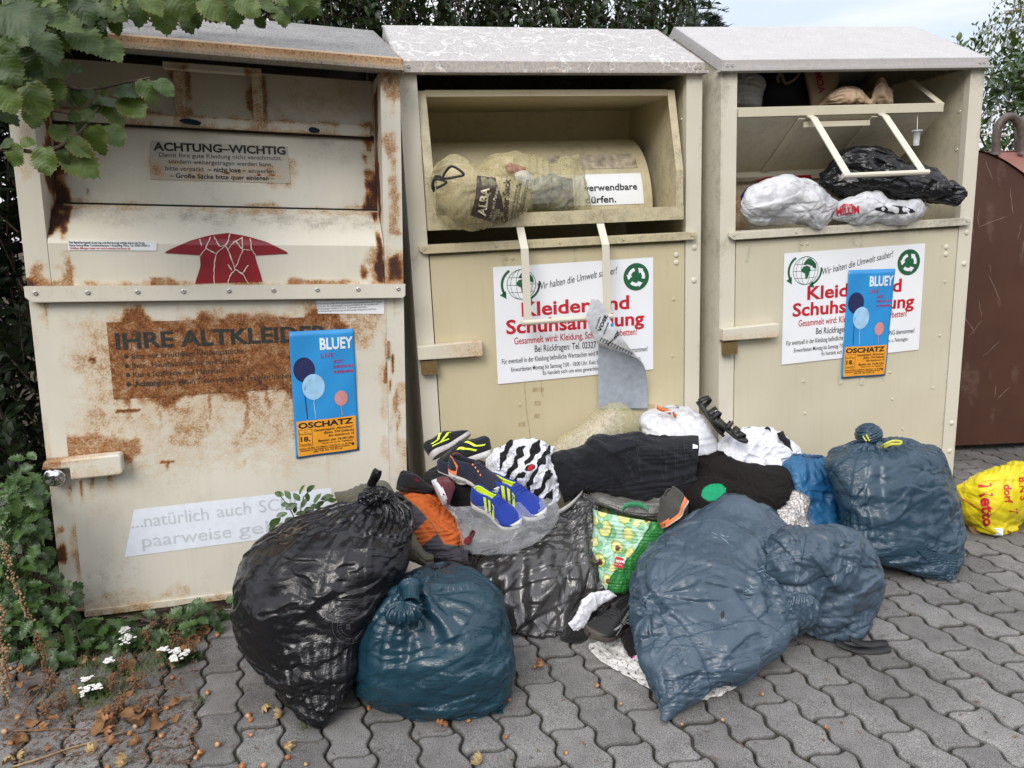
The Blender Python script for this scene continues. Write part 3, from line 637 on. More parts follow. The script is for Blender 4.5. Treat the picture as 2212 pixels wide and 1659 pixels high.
    for ln in (Z((1222, 1245), (1205, 1300), (1150, 1345), (1138, 1420), (1140, 1508)), Z((1135, 1258), (1170, 1310), (1200, 1305)), Z((1202, 1308), (1230, 1370), (1250, 1435), (1225, 1460), (1212, 1508)), Z((1285, 1262), (1290, 1330), (1265, 1400), (1248, 1420)), Z((1250, 1432), (1290, 1455), (1322, 1508)), Z((1330, 1268), (1340, 1330), (1360, 1357)), Z((1118, 1260), (1095, 1320), (1065, 1360)), Z((1095, 1320), (1148, 1348)), Z((1290, 1262), (1240, 1290), (1215, 1325)), Z((1212, 1405), (1235, 1440)), Z((1320, 1408), (1290, 1455)), Z((1060, 1270), (1075, 1310)), Z((1255, 1285), (1290, 1325), (1330, 1330))):
        q = np.array(ln); k = np.linspace(0, len(q) - 1, len(q) * 4); L_ = np.stack([np.interp(k, range(len(q)), q[:, c]) for c in (0, 1)], 1); L_ += (np.random.RandomState(len(ln)).rand(*L_.shape) - .5) * .0025
        cr.line(L_, .0030 * (.5 + np.random.RandomState(3).rand(len(L_))))
    mesh('paint_crack', bend(cr.verts(), .0032), cr.f, plain('crack_paint', (.60, .55, .46), .6), ar)
    # inner panels
    ip = MB(); k = 26; ip.add([(x, .135 + .075 * (q + .06 * (k - q)) / k + .006, 1.3545 + .2905 * q / k) for x in np.linspace(-.509, .509, 90) for q in range(k + 1)], gridf(90, k + 1, flip=True))
    ib = dict(boxes=[(-.509, -.480, 1.35, 1.66, .012, 1.2), (.470, .509, 1.36, 1.55, .012, 1.15), (.485, .5, 1.35, 1.6, .02, .8), (-.46, .46, 1.606, 1.64, .012, .30), (-.22, .21, 1.44, 1.475, .03, .46), (-.22, -.15, 1.44, 1.52, .02, .5), (.12, .21, 1.44, 1.5, .03, .5), (-.46, .46, 1.345, 1.352, .018, .52)],
              drips=[(-.165, .005, 1.65, 1.58, 1.05), (-.10, .004, 1.65, 1.59, .9), (.0, .006, 1.65, 1.61, .9), (.11, .005, 1.63, 1.55, .8), (.14, .007, 1.64, 1.58, .95), (.16, .006, 1.64, 1.60, .9), (.19, .006, 1.64, 1.59, .9), (.215, .005, 1.64, 1.6, .9), (.08, .004, 1.64, 1.58, .8), (.40, .004, 1.62, 1.58, .8), (-.42, .01, 1.40, 1.35, .6)])
    o2 = attr_part('chute_flap', ip, CREAM, t, rust=lambda V: rsum(V, **ib), dirt=lambda V: .2 * vnoise(V, 9, 4))
    up = MB(); k = 16; up.add([(x, .195 + .03 * q / k, 1.618 + .19 * q / k) for x in np.linspace(-.509, .509, 90) for q in range(k + 1)], gridf(90, k + 1, flip=True))
    up.box(-.50, .495, .178, .196, 1.612, 1.648, .011)
    for x in (-.125, .118): up.box(x - .016, x + .016, .180, .215, 1.645, 1.80, .01)
    up.box(-.165, .135, .13, .17, 1.785, 1.803, .012)
    ub = dict(boxes=[(-.152, -.147, 1.64, 1.80, .006, .75), (-.103, -.098, 1.64, 1.80, .006, .75), (.090, .095, 1.64, 1.80, .006, .75), (.142, .147, 1.64, 1.80, .006, .75), (-.5, .5, 1.647, 1.652, .006, .68), (-.15, -.10, 1.62, 1.80, .012, .52), (.092, .145, 1.62, 1.80, .012, .52), (-.5, .5, 1.645, 1.655, .014, .50), (-.3, .49, 1.612, 1.618, .010, .55), (.25, .42, 1.7, 1.78, .08, .28), (-.4, .4, 1.66, 1.68, .05, .25)])
    o = attr_part('inner_lid', up, CREAM, t, rust=lambda V: rsum(V, **ub), dirt=lambda V: .12 * vnoise(V, 7, 4)); bevel(o, .003, 1)
    # dark strips standing in for shade at slot and lid, dark box behind
    dk = MB(); dk.box(-.509, .509, .139, .1395, 1.338, 1.357); dk.box(-.509, .509, .1945, .1955, 1.604, 1.612); dk.box(-.509, .509, .30, .31, 1.05, ZD1, .2); dk.box(-.509, .509, .14, .30, 1.33, 1.335); dk.build('lining_and_shade_strips', DARKIN, t)
    # lock bar
    lk = MB(); lk.prism([(-.578, .530), (-.570, .556), (-.358, .564), (-.352, .556), (-.352, .505), (-.358, .497), (-.500, .492), (-.500, .530)], -.055, -.006, 'y'); lk.box(-.50, -.37, -.006, -.002, .50, .55)
    o = attr_part('lock_bar', lk, CREAM, t, rust=lambda V: rsum(V, [(-.578, -.53, .50, .545, .02, .8), (-.5, -.352, .492, .498, .01, .3)]), dirt=lambda V: .1 + 0 * V[:, 0]); bevel(o, .005, 2)
    return t, o2
bank1, flap1 = cream_bank()

# ------------------------------------------------------------------ soft things: rings traced across a body, then film that buckles
def zA(x, y): return (829.5 + .25 * x, 846.8 + .25 * y)
def zB(x, y): return (1278.8 + .25 * x, 846.8 + .25 * y)
def zC(x, y): return (483.9 + .36458 * x, 1002.3 + .36458 * y)
def zD(x, y): return (1175.1 + .35157 * x, 1036.9 + .35157 * y)
def zE(x, y): return (.42699 * x, 950.5 + .42699 * y)
def zF(x, y): return (1693.6 + .3125 * x, 846.8 + .3125 * y)
def z1(x, y): return (.40626 * x, .40626 * y)
def z2(x, y): return (.40626 * x, 604.9 + .40626 * y)
def z3(x, y): return (829.5 + .3281 * x, .3281 * y)
def z4(x, y): return (1486.2 + .3281 * x, .3281 * y)
def z5(x, y): return (829.5 + .3281 * x, 432 + .3281 * y)
def z6(x, y): return (1486.2 + .3281 * x, 432 + .3281 * y)
def to_pic(V):
    d = np.asarray(V, float) - EYE; z = d @ FW; return np.stack([PW / 2 + FPX * (d @ RT) / z, PH / 2 - FPX * (d @ UP) / z], -1)
def catmull(A, n):
    """A (k, c) control rows -> n rows, even in row-to-row distance"""
    A = np.asarray(A, float); k = len(A)
    d = np.r_[0, np.cumsum(np.linalg.norm(np.diff(A[:, :6], axis=0), axis=1) + 1e-6)]; t = np.linspace(0, d[-1], n)
    M = np.zeros_like(A); M[1:-1] = (A[2:] - A[:-2]) / (d[2:] - d[:-2])[:, None]; M[0] = (A[1] - A[0]) / (d[1] - d[0]); M[-1] = (A[-1] - A[-2]) / (d[-1] - d[-2])
    i = np.clip(np.searchsorted(d, t, 'right') - 1, 0, k - 2); h = d[i + 1] - d[i]; s = ((t - d[i]) / h)[:, None]; h = h[:, None]
    return (2 * s**3 - 3 * s**2 + 1) * A[i] + (s**3 - 2 * s**2 + s) * h * M[i] + (-2 * s**3 + 3 * s**2) * A[i + 1] + (s**3 - s**2) * h * M[i + 1]
def rings_body(rings, zf=None, depth=.8, beta=.55, expo=2.3, ctrl=None):
    """rings: (lx, ly, rx, ry, Y[, depth radius m]) -> function (nu, nv) giving a closed tube of nv rings"""
    rows = []
    for r in rings:
        lx, ly, rx, ry, Y = r[:5]
        if zf: (lx, ly), (rx, ry) = zf(lx, ly), zf(rx, ry)
        L, R_ = at(lx, ly, Y), at(rx, ry, Y)
        dr = r[5] if len(r) > 5 else depth * np.linalg.norm(R_ - L) / 2
        rows.append([*L, *R_, dr])
    rows = np.array(rows)
    def f(nu, nv):
        A = catmull(rows, nv); L, R_, dr = A[:, :3], A[:, 3:6], np.maximum(A[:, 6:7], .004)
        c = (L + R_) / 2; a = (R_ - L) / 2; dv = c - EYE; dv /= np.linalg.norm(dv, axis=1, keepdims=True)
        hz = dv * [1, 1, 0]; hz /= np.linalg.norm(hz, axis=1, keepdims=True); dv = (1 - beta) * hz + beta * dv; dv /= np.linalg.norm(dv, axis=1, keepdims=True)
        th = np.linspace(0, 2 * np.pi, nu, endpoint=False) + np.pi; cs, sn = np.cos(th), np.sin(th); p = 2 / expo
        cs, sn = np.sign(cs) * np.abs(cs) ** p, np.sign(sn) * np.abs(sn) ** p
        return c[:, None] + a[:, None] * cs[None, :, None] + (dv * dr)[:, None] * sn[None, :, None]
    return f
def _field(x, nv, nu):
    if callable(x): x = x(np.linspace(0, 1, nv)[:, None], np.linspace(0, 1, nu, endpoint=False)[None, :])
    return np.broadcast_to(np.asarray(x, float), (nv, nu))
def relax(V, R0, eu, ev, iters, kb, teth, wrap=True, zmin=.004, pin=None):
    """let a film with rest shape R0 enlarged by (1+eu, 1+ev) buckle, held loosely to V"""
    nv, nu = V.shape[:2]; eu, ev = _field(eu, nv, nu), _field(ev, nv, nu); X = V.copy(); T = V.copy()
    fam = []
    for (di, dj, e, k) in ((0, 1, eu, 1.0), (1, 0, ev, 1.0), (1, 1, (eu + ev) / 2, .9), (1, -1, (eu + ev) / 2, .9), (0, 2, eu, kb), (2, 0, ev, kb), (0, 4, eu * .6, kb * .5), (4, 0, ev * .6, kb * .5)):
        if not wrap and dj != 0:
            a = (slice(0, nv - di), slice(0, nu - dj) if dj > 0 else slice(-dj, nu)); b = (slice(di, nv), slice(dj, nu) if dj > 0 else slice(0, nu + dj)); sh = None
        else:
            a = (slice(0, nv - di), slice(None)); b = (slice(di, nv), slice(None)); sh = -dj
        B = R0[b] if not sh else np.roll(R0[b], sh, 1)
        L = np.linalg.norm(B - R0[a], axis=2) * (1 + e[a]); fam.append((a, b, sh, L, k))
    W = np.zeros((nv, nu, 1))
    for (a, b, sh, L, k) in fam:
        W[a] += k
        if sh: W[b] += k   # same count after the roll
        else: W[b] += k
    W = np.maximum(W, 1)
    for it in range(iters):
        D = np.zeros_like(X)
        for (a, b, sh, L, k) in fam:
            B = X[b] if not sh else np.roll(X[b], sh, 1)
            d = B - X[a]; l = np.sqrt((d * d).sum(2)) + 1e-9; c = d * (k * .5 * (1 - L / l))[:, :, None]
            D[a] += c
            D[b] -= c if not sh else np.roll(c, -sh, 1)
        X += 1.7 * D / W * 1.0
        X += teth * (T - X)
        if pin is not None: X = X * (1 - pin) + T * pin
        if zmin is not None: np.maximum(X[:, :, 2], zmin, out=X[:, :, 2])
    return X
def upsample(X, nu, nv, wrap=True):
    m, n = X.shape[:2]
    t = np.linspace(0, m - 1, nv); i = np.clip(t.astype(int), 0, m - 2); f = (t - i)[:, None, None]; Y = X[i] * (1 - f) + X[i + 1] * f
    t = np.arange(nu) * n / nu if wrap else np.linspace(0, n - 1, nu); i = t.astype(int); f = (t - i)[None, :, None]
    if not wrap: i = np.clip(i, 0, n - 2); f = (t - i)[None, :, None]
    return Y[:, i] * (1 - f) + Y[:, (i + 1) % n] * f
def vnormals(X, wrap=True):
    du = (np.roll(X, -1, 1) - np.roll(X, 1, 1)) if wrap else np.gradient(X, axis=1); dv = np.gradient(X, axis=0)
    n = np.cross(du, dv); return n / (np.linalg.norm(n, axis=2, keepdims=True) + 1e-12)
def film(f, nu=256, nv=192, eu=.05, ev=.08, amp=.012, seed=0, pinch=(), levels=3, iters=(240, 70, 30), kb=(.15, .22, .22), teth=(.006, .008, .010), wrap=True, zmin=.004, nsc=(7, 16, 36), shape=None, stretch=(1, 1, 1), patch=.75, psc=5):
    """f(nu, nv) smooth body -> buckled film (nv, nu, 3)"""
    X = None
    for k in range(levels):
        q = 2 ** (levels - 1 - k); n, m = max(12, nu // q), max(10, nv // q)
        R0 = f(n, m)
        if shape is not None: R0 = shape(R0)
        T = R0.copy()
        for (c, rad, s) in pinch:   # gather the film towards a point
            d = T - c; r = np.linalg.norm(d, axis=2, keepdims=True); w = np.clip(1 - r / rad, 0, 1) ** 1.2; T = T - d * w * s
        if X is None: X = T
        else:
            U = upsample(X, n, m, wrap); X = U
        pm = 1 + patch * 2 * (sstep(.36, .64, fbm(R0 * np.array(stretch), psc, seed + 77, 2)) - .5); pm2 = 1 + patch * 2 * (sstep(.36, .64, fbm(R0, psc * .8, seed + 99, 2)) - .5)
        N = vnormals(X, wrap); nz = (fbm(R0 * np.array(stretch), nsc[k], seed + 10 * k, 2) - .5) * 2
        X = X + N * (nz * amp / (1.9 ** k))[:, :, None]
        X = relax(X, R0, _field(eu, m, n) * pm2, _field(ev, m, n) * pm, iters[k], kb[k], teth[k], wrap, zmin)
    return X
def closed_faces(nv, nu, capa=True, capb=True):
    F = gridf(nv, nu, wrap=True, flip=True); V = []
    return F
def film_mesh(X, cap=(True, True)):
    nv, nu = X.shape[:2]; V = X.reshape(-1, 3); F = gridf(nv, nu, wrap=True, flip=True); ex = []
    for side, i in ((0, 0), (1, nv - 1)):
        if cap[side]:
            k = len(V) + len(ex); ex.append(X[i].mean(0)); r = [i * nu + j for j in range(nu)]
            F += [(r[j], r[(j + 1) % nu], k) if side == 0 else (r[(j + 1) % nu], r[j], k) for j in range(nu)]
    return (np.concatenate([V, np.array(ex)]) if ex else V), F
def mat_film(name, col, col2=None, rough=.26, spec=.5, fine=.35, haze=.0, wear=None, var=.25, streak=.30, along='h'):
    if name in MATS: return MATS[name]
    m, nt, b, o = nodes(name); g = G(nt); v = g.obj()
    n = g.noise(5, 5, .6, v); n2 = g.noise(70, 5, .65, g.scaled(v, 1, 1, 2.2), .6); n3 = g.noise(9, 6, .7, v, 1.2)
    c = g.mix(g.map(n, .35, .65), (*col,), (*(col2 or tuple(x * (1 + var) for x in col)),))
    if wear: c = g.mix(g.math('MULTIPLY', g.map(n3, .64, .74), .7), c, (*wear,))
    nt.links.new(c, b.inputs['Base Color']); nt.links.new(g.map(n3, .3, .7, rough * .75, rough * 1.45), b.inputs['Roughness']); setp(b, spec=spec)
    wv = g.n('ShaderNodeTexNoise'); wv.inputs['Scale'].default_value = 6; wv.inputs['Detail'].default_value = 3; nt.links.new(v, wv.inputs['Vector'])
    wp = g.mix(.10, g.scaled(v, 1, 1, 1.7), wv.outputs['Color']); hs = []
    for sc, k in ((11, 1.0), (27, .45), (60, .16)):
        vo = g.n('ShaderNodeTexVoronoi'); vo.inputs['Scale'].default_value = sc; nt.links.new(wp, vo.inputs['Vector']); hs.append(g.math('MULTIPLY', vo.outputs['Distance'], k))
    msk = g.map(n3, .35, .62, .25, 1)
    h = g.math('MULTIPLY', g.math('ADD', g.math('ADD', hs[0], hs[1]), hs[2]), msk)
    su, sv, vt = (g.attr(q).outputs['Fac'] for q in ('su', 'sv', 'vt'))
    def lines(a, b_, w):
        cv = g.n('ShaderNodeCombineXYZ'); g.set(cv.inputs[0], g.math('MULTIPLY', su, a)); g.set(cv.inputs[1], g.math('MULTIPLY', g.math('ADD', sv, g.math('MULTIPLY', n3, .05)), b_)); q = g.noise(1.0, 3, .55, cv.outputs[0], .35)
        return g.map(g.math('ABSOLUTE', g.math('SUBTRACT', q, .5)), 0, w, 1, 0, True)
    hl = g.math('MAXIMUM', lines(4.5, 52, .10), g.math('MULTIPLY', lines(9, 110, .10), .5)); vl = lines(60, 5, .12); nk = g.map(vt, .10, .28, 1, 0)
    wv2 = g.math('MULTIPLY', g.map(g.noise(3.6, 3, .5, v), .42, .60), 1.0)
    if along == 'v': hl, vl = vl, hl
    sl = g.math('ADD', g.math('MULTIPLY', g.math('MULTIPLY', hl, wv2), g.math('SUBTRACT', 1.0, g.math('MULTIPLY', nk, .7))), g.math('MULTIPLY', vl, nk))
    bn = g.bump(h, fine * .6, .016); nt.links.new(g.bump(sl, streak, .0045, bn), b.inputs['Normal'])
    MATS[name] = m; return m
BLACK_FILM = mat_film('black_film', (.005, .005, .006), (.009, .009, .011), .16, .42, .30)
BLUE_FILM = mat_film('petrol_film', (.007, .031, .050), (.011, .042, .063), .20, .42, .28)
STEELB_FILM = mat_film('steel_blue_film', (.034, .060, .090), (.054, .084, .118), .27, .5, .26, wear=(.16, .23, .30))
NAVY_FILM = mat_film('navy_film', (.013, .037, .062), (.025, .056, .087), .27, .5, .28)
MIDB_FILM = mat_film('mid_blue_film', (.012, .085, .20), (.03, .135, .27), .38, .4, .35)
GREYK_FILM = mat_film('grey_black_film', (.024, .023, .023), (.055, .053, .053), .22, .8, .22, along='v')
def soften(X, n=1, wrap=True):
    for _ in range(n):
        A = (np.roll(X, 1, 1) + 2 * X + np.roll(X, -1, 1)) / 4 if wrap else X; A[1:-1] = (A[:-2] + 2 * A[1:-1] + A[2:]) / 4; X = A
    return X
def creases(X, seed=0, rays=(), n=40, along=None, ln=(.05, .20), amp=(.002, .006), w=(.005, .055), jit=.5, wrap=True, zmin=.003):
    """sharp folds: 'rays' fan out from gathered points (point, count, inner, outer), n more run roughly along a direction"""
    q = np.random.RandomState(seed); nv, nu = X.shape[:2]; N = vnormals(X, wrap); P = X.reshape(-1, 3); Nf = N.reshape(-1, 3); cen = P.mean(0)
    if ((P - cen) * Nf).sum(1).mean() < 0: Nf = -Nf
    front = np.where((Nf * (EYE - P)).sum(1) > 0)[0]; H = np.zeros(len(P)); segs = []
    for (c, k, r0, r1) in rays:
        j = front[np.argmin(((P[front] - c) ** 2).sum(1))]; nn = Nf[j]; u = np.cross(nn, [0, 0, 1.0]); u /= np.linalg.norm(u) + 1e-9; v = np.cross(nn, u)
        for i in range(k):
            a = 6.283 * (i + q.rand()) / k; d = u * math.cos(a) + v * math.sin(a); l = r0 + (r1 - r0) * q.rand() ** 1.5; segs.append((c + d * r0 * .4, c + d * l, .8))
    al = np.array([1.0, 0, 0]) if along is None else np.array(along, float)
    for i in range(n):
        j = front[q.randint(len(front))]; nn = Nf[j]; d = al + q.normal(size=3) * jit; d -= nn * (nn @ d); d /= np.linalg.norm(d) + 1e-9; l = q.uniform(*ln) / 2; segs.append((P[j] - d * l, P[j] + d * l, 1.0))
    for (a, b, k) in segs:
        ab = b - a; L = np.linalg.norm(ab); m = (np.abs(P - (a + b) / 2).max(1) < L / 2 + .06); idx = np.where(m)[0]
        if not len(idx): continue
        R = P[idx] - a; t = R @ ab / L / L; mid = idx[np.argmin(((P[idx] - (a + b) / 2) ** 2).sum(1))]; sd = np.cross(ab / L, Nf[mid]); c1 = q.uniform(-.08, .08) * L
        off = R @ sd + c1 * np.sin(np.clip(t, 0, 1) * 3.14) + .003 * np.sin(t * q.uniform(5, 12)); w1, w2 = (w[0], w[1] * q.uniform(.4, 1)) if q.rand() < .5 else (w[1] * q.uniform(.4, 1), w[0])
        pr = np.where(off > 0, np.clip(1 - off / w1, 0, 1), np.clip(1 + off / w2, 0, 1)); tp = np.clip(np.sin(np.clip(t * .96 + .02, 0, 1) * 3.1416), 0, 1) ** .6; near = np.abs((P[idx] - P[mid]) @ Nf[mid]) < .09
        H[idx] += q.uniform(*amp) * (1 if q.rand() < .6 else -1) * k * pr * tp * near
    rr = np.linalg.norm(X - X.mean(1, keepdims=True), axis=2).mean(1); H = H * np.repeat(np.clip(rr / .11, .12, 1), nu)
    Y = (P + Nf * np.clip(H, -.014, .014)[:, None]).reshape(X.shape)
    if zmin is not None: np.maximum(Y[:, :, 2], zmin, out=Y[:, :, 2])
    return Y
def film_attrs(X, cap):
    nv, nu = X.shape[:2]; seg = np.r_[0, np.cumsum(np.linalg.norm(np.diff(X.mean(1), axis=0), axis=1))]; r = np.linalg.norm(X - X.mean(1, keepdims=True), axis=2).mean(1)
    su = (np.arange(nu)[None] / nu * 6.28 * max(r.mean(), .02) + 0 * r[:, None]).ravel(); sv = (seg[:, None] + np.zeros((1, nu))).ravel(); vt = (np.linspace(0, 1, nv)[:, None] + np.zeros((1, nu))).ravel()
    k = sum(cap); e = lambda a: np.concatenate([a, np.full(k, a.mean())]); return dict(su=e(su), sv=e(sv), vt=e(vt))
def bag(name, rings, zf, mat, label, cat='bin bag', group='bin bags on the heap', depth=.8, beta=.55, expo=2.3, cap=(True, True), cols=None, crease=None, **k):
    X = soften(film(rings_body(rings, zf, depth, beta, expo), **k), 2)
    if crease: X = creases(X, **crease)
    V, F = film_mesh(X, cap)
    o = wmesh(name, V, F, mat, label, cat, group, cols=None if cols is None else {'col': cols(V)}, attrs=film_attrs(X, cap))
    return o, X
def crumple(center, axes, n=46, m=30, e=.35, amp=.01, seed=0, zmin=.003, levels=2, expo=2.0, **k):
    """crumpled lump: an ellipsoid of film with far too much film. axes: three vectors"""
    ax = np.asarray(axes, float); c = np.asarray(center, float)
    def f(nu, nv):
        ph = np.linspace(.06, np.pi - .06, nv)[:, None]; th = np.linspace(0, 2 * np.pi, nu, endpoint=False)[None, :]
        p = 2 / expo; q = lambda a: np.sign(a) * np.abs(a) ** p
        return c + (q(np.sin(ph)) * q(np.cos(th)))[..., None] * ax[0] + (q(np.sin(ph)) * q(np.sin(th)))[..., None] * ax[1] + (q(np.cos(ph)) * np.ones_like(th))[..., None] * ax[2]
    X = film(f, n * 2 ** (levels - 1), m * 2 ** (levels - 1), e, e, amp, seed, levels=levels, zmin=zmin, **k); return film_mesh(X)

# ------------------------------------------------------------------ the big bags
BAGS = 'tied and torn bin bags on the paving'
def decal(V, F, sh, name, mat, parent, off=.0025, smooth=False):
    """print flat lettering (sheet in picture units) onto the front of a surface, following its folds"""
    tree = BVHTree.FromPolygons([tuple(p) for p in V], [tuple(f) for f in F]); P = sh.verts(); out = []; last = 2.0
    for (x, y), ly in zip(P, sh.layers()):
        d = ray(x, y); d = d / np.linalg.norm(d); h = tree.ray_cast(Vector(EYE), Vector(d))
        if h[0] is not None: last = h[3]
        out.append(EYE + d * (last - off - ly * 3e-4))
    return wpart(name, parent, np.array(out), sh.f, mat, smooth)
class PicSheet(Sheet2D):
    """lettering frame laid on a body: origin, angle (degrees, counter-clockwise) in picture units"""
    def put(s, sh, ox, oy, ang=0.0, sc=1.0):
        V = sh.verts() * sc; a = math.radians(ang); c, q = math.cos(a), math.sin(a)
        return s.add(np.stack([ox + V[:, 0] * c - V[:, 1] * q, oy - V[:, 0] * q - V[:, 1] * c], 1), sh.f, sh.layers())
def lump(name, parent, c, ax, mat, **k):
    V, F = crumple(c, ax, **k); return wpart(name, parent, V, F, mat)
# black bag, front left
blackbag, XB = bag('bin_bag', [(902, 34, 928, 40, 2.06, .010), (868, 62, 930, 76, 2.06, .013), (842, 118, 908, 122, 2.07, .016), (850, 168, 915, 166, 2.075, .022), (835, 190, 950, 180, 2.075, .034), (790, 206, 995, 178, 2.07, .06), (640, 272, 1085, 258, 2.06, .10),
    (430, 318, 1114, 350, 2.03, .15), (260, 415, 1097, 450, 2.0, .18), (140, 540, 1062, 560, 1.97, .20), (70, 680, 1012, 670, 1.94, .20), (48, 820, 952, 790, 1.91, .20), (60, 960, 892, 900, 1.88, .19), (110, 1080, 846, 1010, 1.85, .18),
    (190, 1220, 806, 1130, 1.82, .16), (290, 1370, 768, 1260, 1.78, .13), (400, 1480, 715, 1390, 1.74, .09), (500, 1545, 640, 1480, 1.71, .05), (548, 1572, 592, 1545, 1.69, .015)], zC, BLACK_FILM,
    'large black bin bag with a twisted knotted top and a faint round print', group=BAGS, crease=dict(seed=1, rays=[(at(*zC(890, 215), 2.03), 46, .05, .36)], n=150, along=(1, 0, .12), jit=.35, ln=(.05, .20), amp=(.002, .006)), nu=352, nv=288, eu=lambda v, u: .03 + .42 * np.exp(-((v - .17) / .10) ** 2) + .15 * np.exp(-((v - 1) / .08) ** 2) + 0 * u, ev=lambda v, u: .028 + .012 * np.sin(v * 9) + 0 * u, amp=.020, seed=3, stretch=(.6, .6, 1.3), patch=1.0, psc=3.5, nsc=(5, 12, 34))
lump('knot', blackbag, at(*zC(893, 196), 2.03), [(.040, 0, 0), (0, .035, 0), (0, 0, .028)], BLACK_FILM, seed=4, e=.45)
pr = PicSheet(); ring = Sheet2D(); ring.arc(0, 0, 38, 80, 330, 1.4, 40); ring.arc(0, 0, 27, 70, 340, 1.2, 40)
for k in range(9): ring.disc(20 * math.cos(2.2 + k * .28), 20 * math.sin(2.2 + k * .28), 3.4, 1.5, 8)
for k, ch in enumerate('BIS UPSH'): ring.text(ch, 32 * math.cos(math.radians(205 + k * 13)), 32 * math.sin(math.radians(205 + k * 13)), 6, align='c', rot=math.radians(295 + k * 13))
ring.text('a', -3, -7, 16, align='c', bold=.04); ring.text('02-30', -26, -58, 6)
pr.put(ring, *zC(745, 960), 0); VB, FB = film_mesh(XB)
decal(VB, FB, pr, 'print', plain('faint_grey_print', (.045, .047, .055), .4), blackbag)
# blue bag, front
_kn = at(*zC(1105, 735), 1.80)
bluebag, XC = bag('bin_bag', [(1225, 604, 1345, 602, 1.99, .03), (1120, 640, 1450, 632, 1.97, .08), (1030, 692, 1545, 686, 1.94, .12), (925, 770, 1620, 760, 1.91, .15), (840, 860, 1662, 860, 1.88, .17), (775, 960, 1685, 960, 1.86, .18), (752, 1070, 1703, 1070, 1.84, .18), (755, 1180, 1714, 1170, 1.82, .17),
    (772, 1290, 1706, 1280, 1.80, .15), (830, 1370, 1680, 1360, 1.78, .13), (950, 1434, 1645, 1420, 1.76, .10), (1080, 1482, 1600, 1460, 1.74, .07), (1220, 1508, 1520, 1496, 1.72, .03)], zC, BLUE_FILM,
    'round petrol blue bin bag with its knotted neck flopped over the front', group=BAGS, crease=dict(seed=2, rays=[(_kn, 50, .03, .26)], n=110, along=(1, .1, .32), jit=.3, ln=(.06, .22), amp=(.0015, .005)), nu=320, nv=224, eu=.04, ev=lambda v, u: .028 + .01 * np.sin(v * 11) + 0 * u, amp=.015, seed=8, pinch=[(_kn, .22, .66)], stretch=(.6, .6, 1.8), patch=.9)
def neck(parent, a, b, ra, rb, mat, seed, name='neck'):
    a, b = np.array(a), np.array(b); d = b - a; d /= np.linalg.norm(d); u = np.cross(d, [0, 0, 1.0]); u /= np.linalg.norm(u) + 1e-9; w = np.cross(d, u)
    def f(nu, nv):
        t = np.linspace(0, 1, nv)[:, None, None]; th = np.linspace(0, 2 * np.pi, nu, endpoint=False)[None, :, None]; r = ra + (rb - ra) * t + .35 * ra * np.maximum(0, .25 - t) * 4
        return a + (b - a) * t + r * (np.cos(th) * u + np.sin(th) * w)
    V, F = film_mesh(film(f, 72, 28, .5, .08, .004, seed, levels=2, zmin=.003)); return wpart(name, parent, V, F, mat)
neck(bluebag, at(*zC(1105, 728), 1.775), at(*zC(1105, 830), 1.715), .022, .020, BLUE_FILM, 3)
lump('knot', bluebag, at(*zC(1062, 880), 1.70), [(.042, 0, -.004), (0, .034, 0), (.004, 0, .030)], BLUE_FILM, seed=12, e=.42, n=60, m=40)
def flap(name, parent, pts, Y, mat, n=14, seed=0, amp=.006, sag=.0):
    """a loose corner of film: quad given by picture corners (tl, tr, br, bl) with depths Y"""
    P = np.array([at(x, y, d) for (x, y), d in zip(pts, Y)])
    def f(nu, nv):
        s = np.linspace(0, 1, nu)[None, :, None]; t = np.linspace(0, 1, nv)[:, None, None]
        return (P[0] * (1 - s) + P[1] * s) * (1 - t) + (P[3] * (1 - s) + P[2] * s) * t
    X = film(f, n * 4, n * 4, .08, .08, amp, seed, levels=2, wrap=False, zmin=.002); X = np.maximum(X, [-99, -99, .002])
    o = wpart(name, parent, X.reshape(-1, 3), gridf(X.shape[0], X.shape[1]), mat); return solid(o, .0012)
flap('corner', bluebag, [zC(1585, 1452), zC(1640, 1448), zC(1655, 1524), zC(1572, 1494)], [1.76, 1.77, 1.70, 1.71], BLUE_FILM, seed=2)
# grey-black shiny bag lying behind the blue one
greybag, XG = bag('bin_bag', [(1258, 1064, 1288, 1072, 2.44, .02), (1225, 1098, 1300, 1100, 2.42, .05), (1150, 1140, 1308, 1160, 2.38, .10), (1080, 1180, 1312, 1210, 2.34, .14), (1030, 1215, 1314, 1260, 2.30, .16), (1012, 1255, 1312, 1310, 2.26, .15), (1025, 1305, 1300, 1345, 2.21, .13), (1060, 1345, 1280, 1366, 2.16, .10), (1100, 1376, 1255, 1380, 2.12, .05), (1150, 1386, 1220, 1384, 2.09, .02)], None, GREYK_FILM,
    'shiny grey black bin bag slumped behind the round blue bag', group=BAGS, crease=dict(seed=3, rays=[(at(1272, 1078, 2.40), 30, .05, .36)], n=70, along=(1, -.3, .95), jit=.14, ln=(.12, .34), amp=(.003, .008)), nu=288, nv=192, eu=lambda v, u: .17 - .12 * v + 0 * u, ev=.025, amp=.014, seed=21, stretch=(1.6, 1, .6), patch=.7)
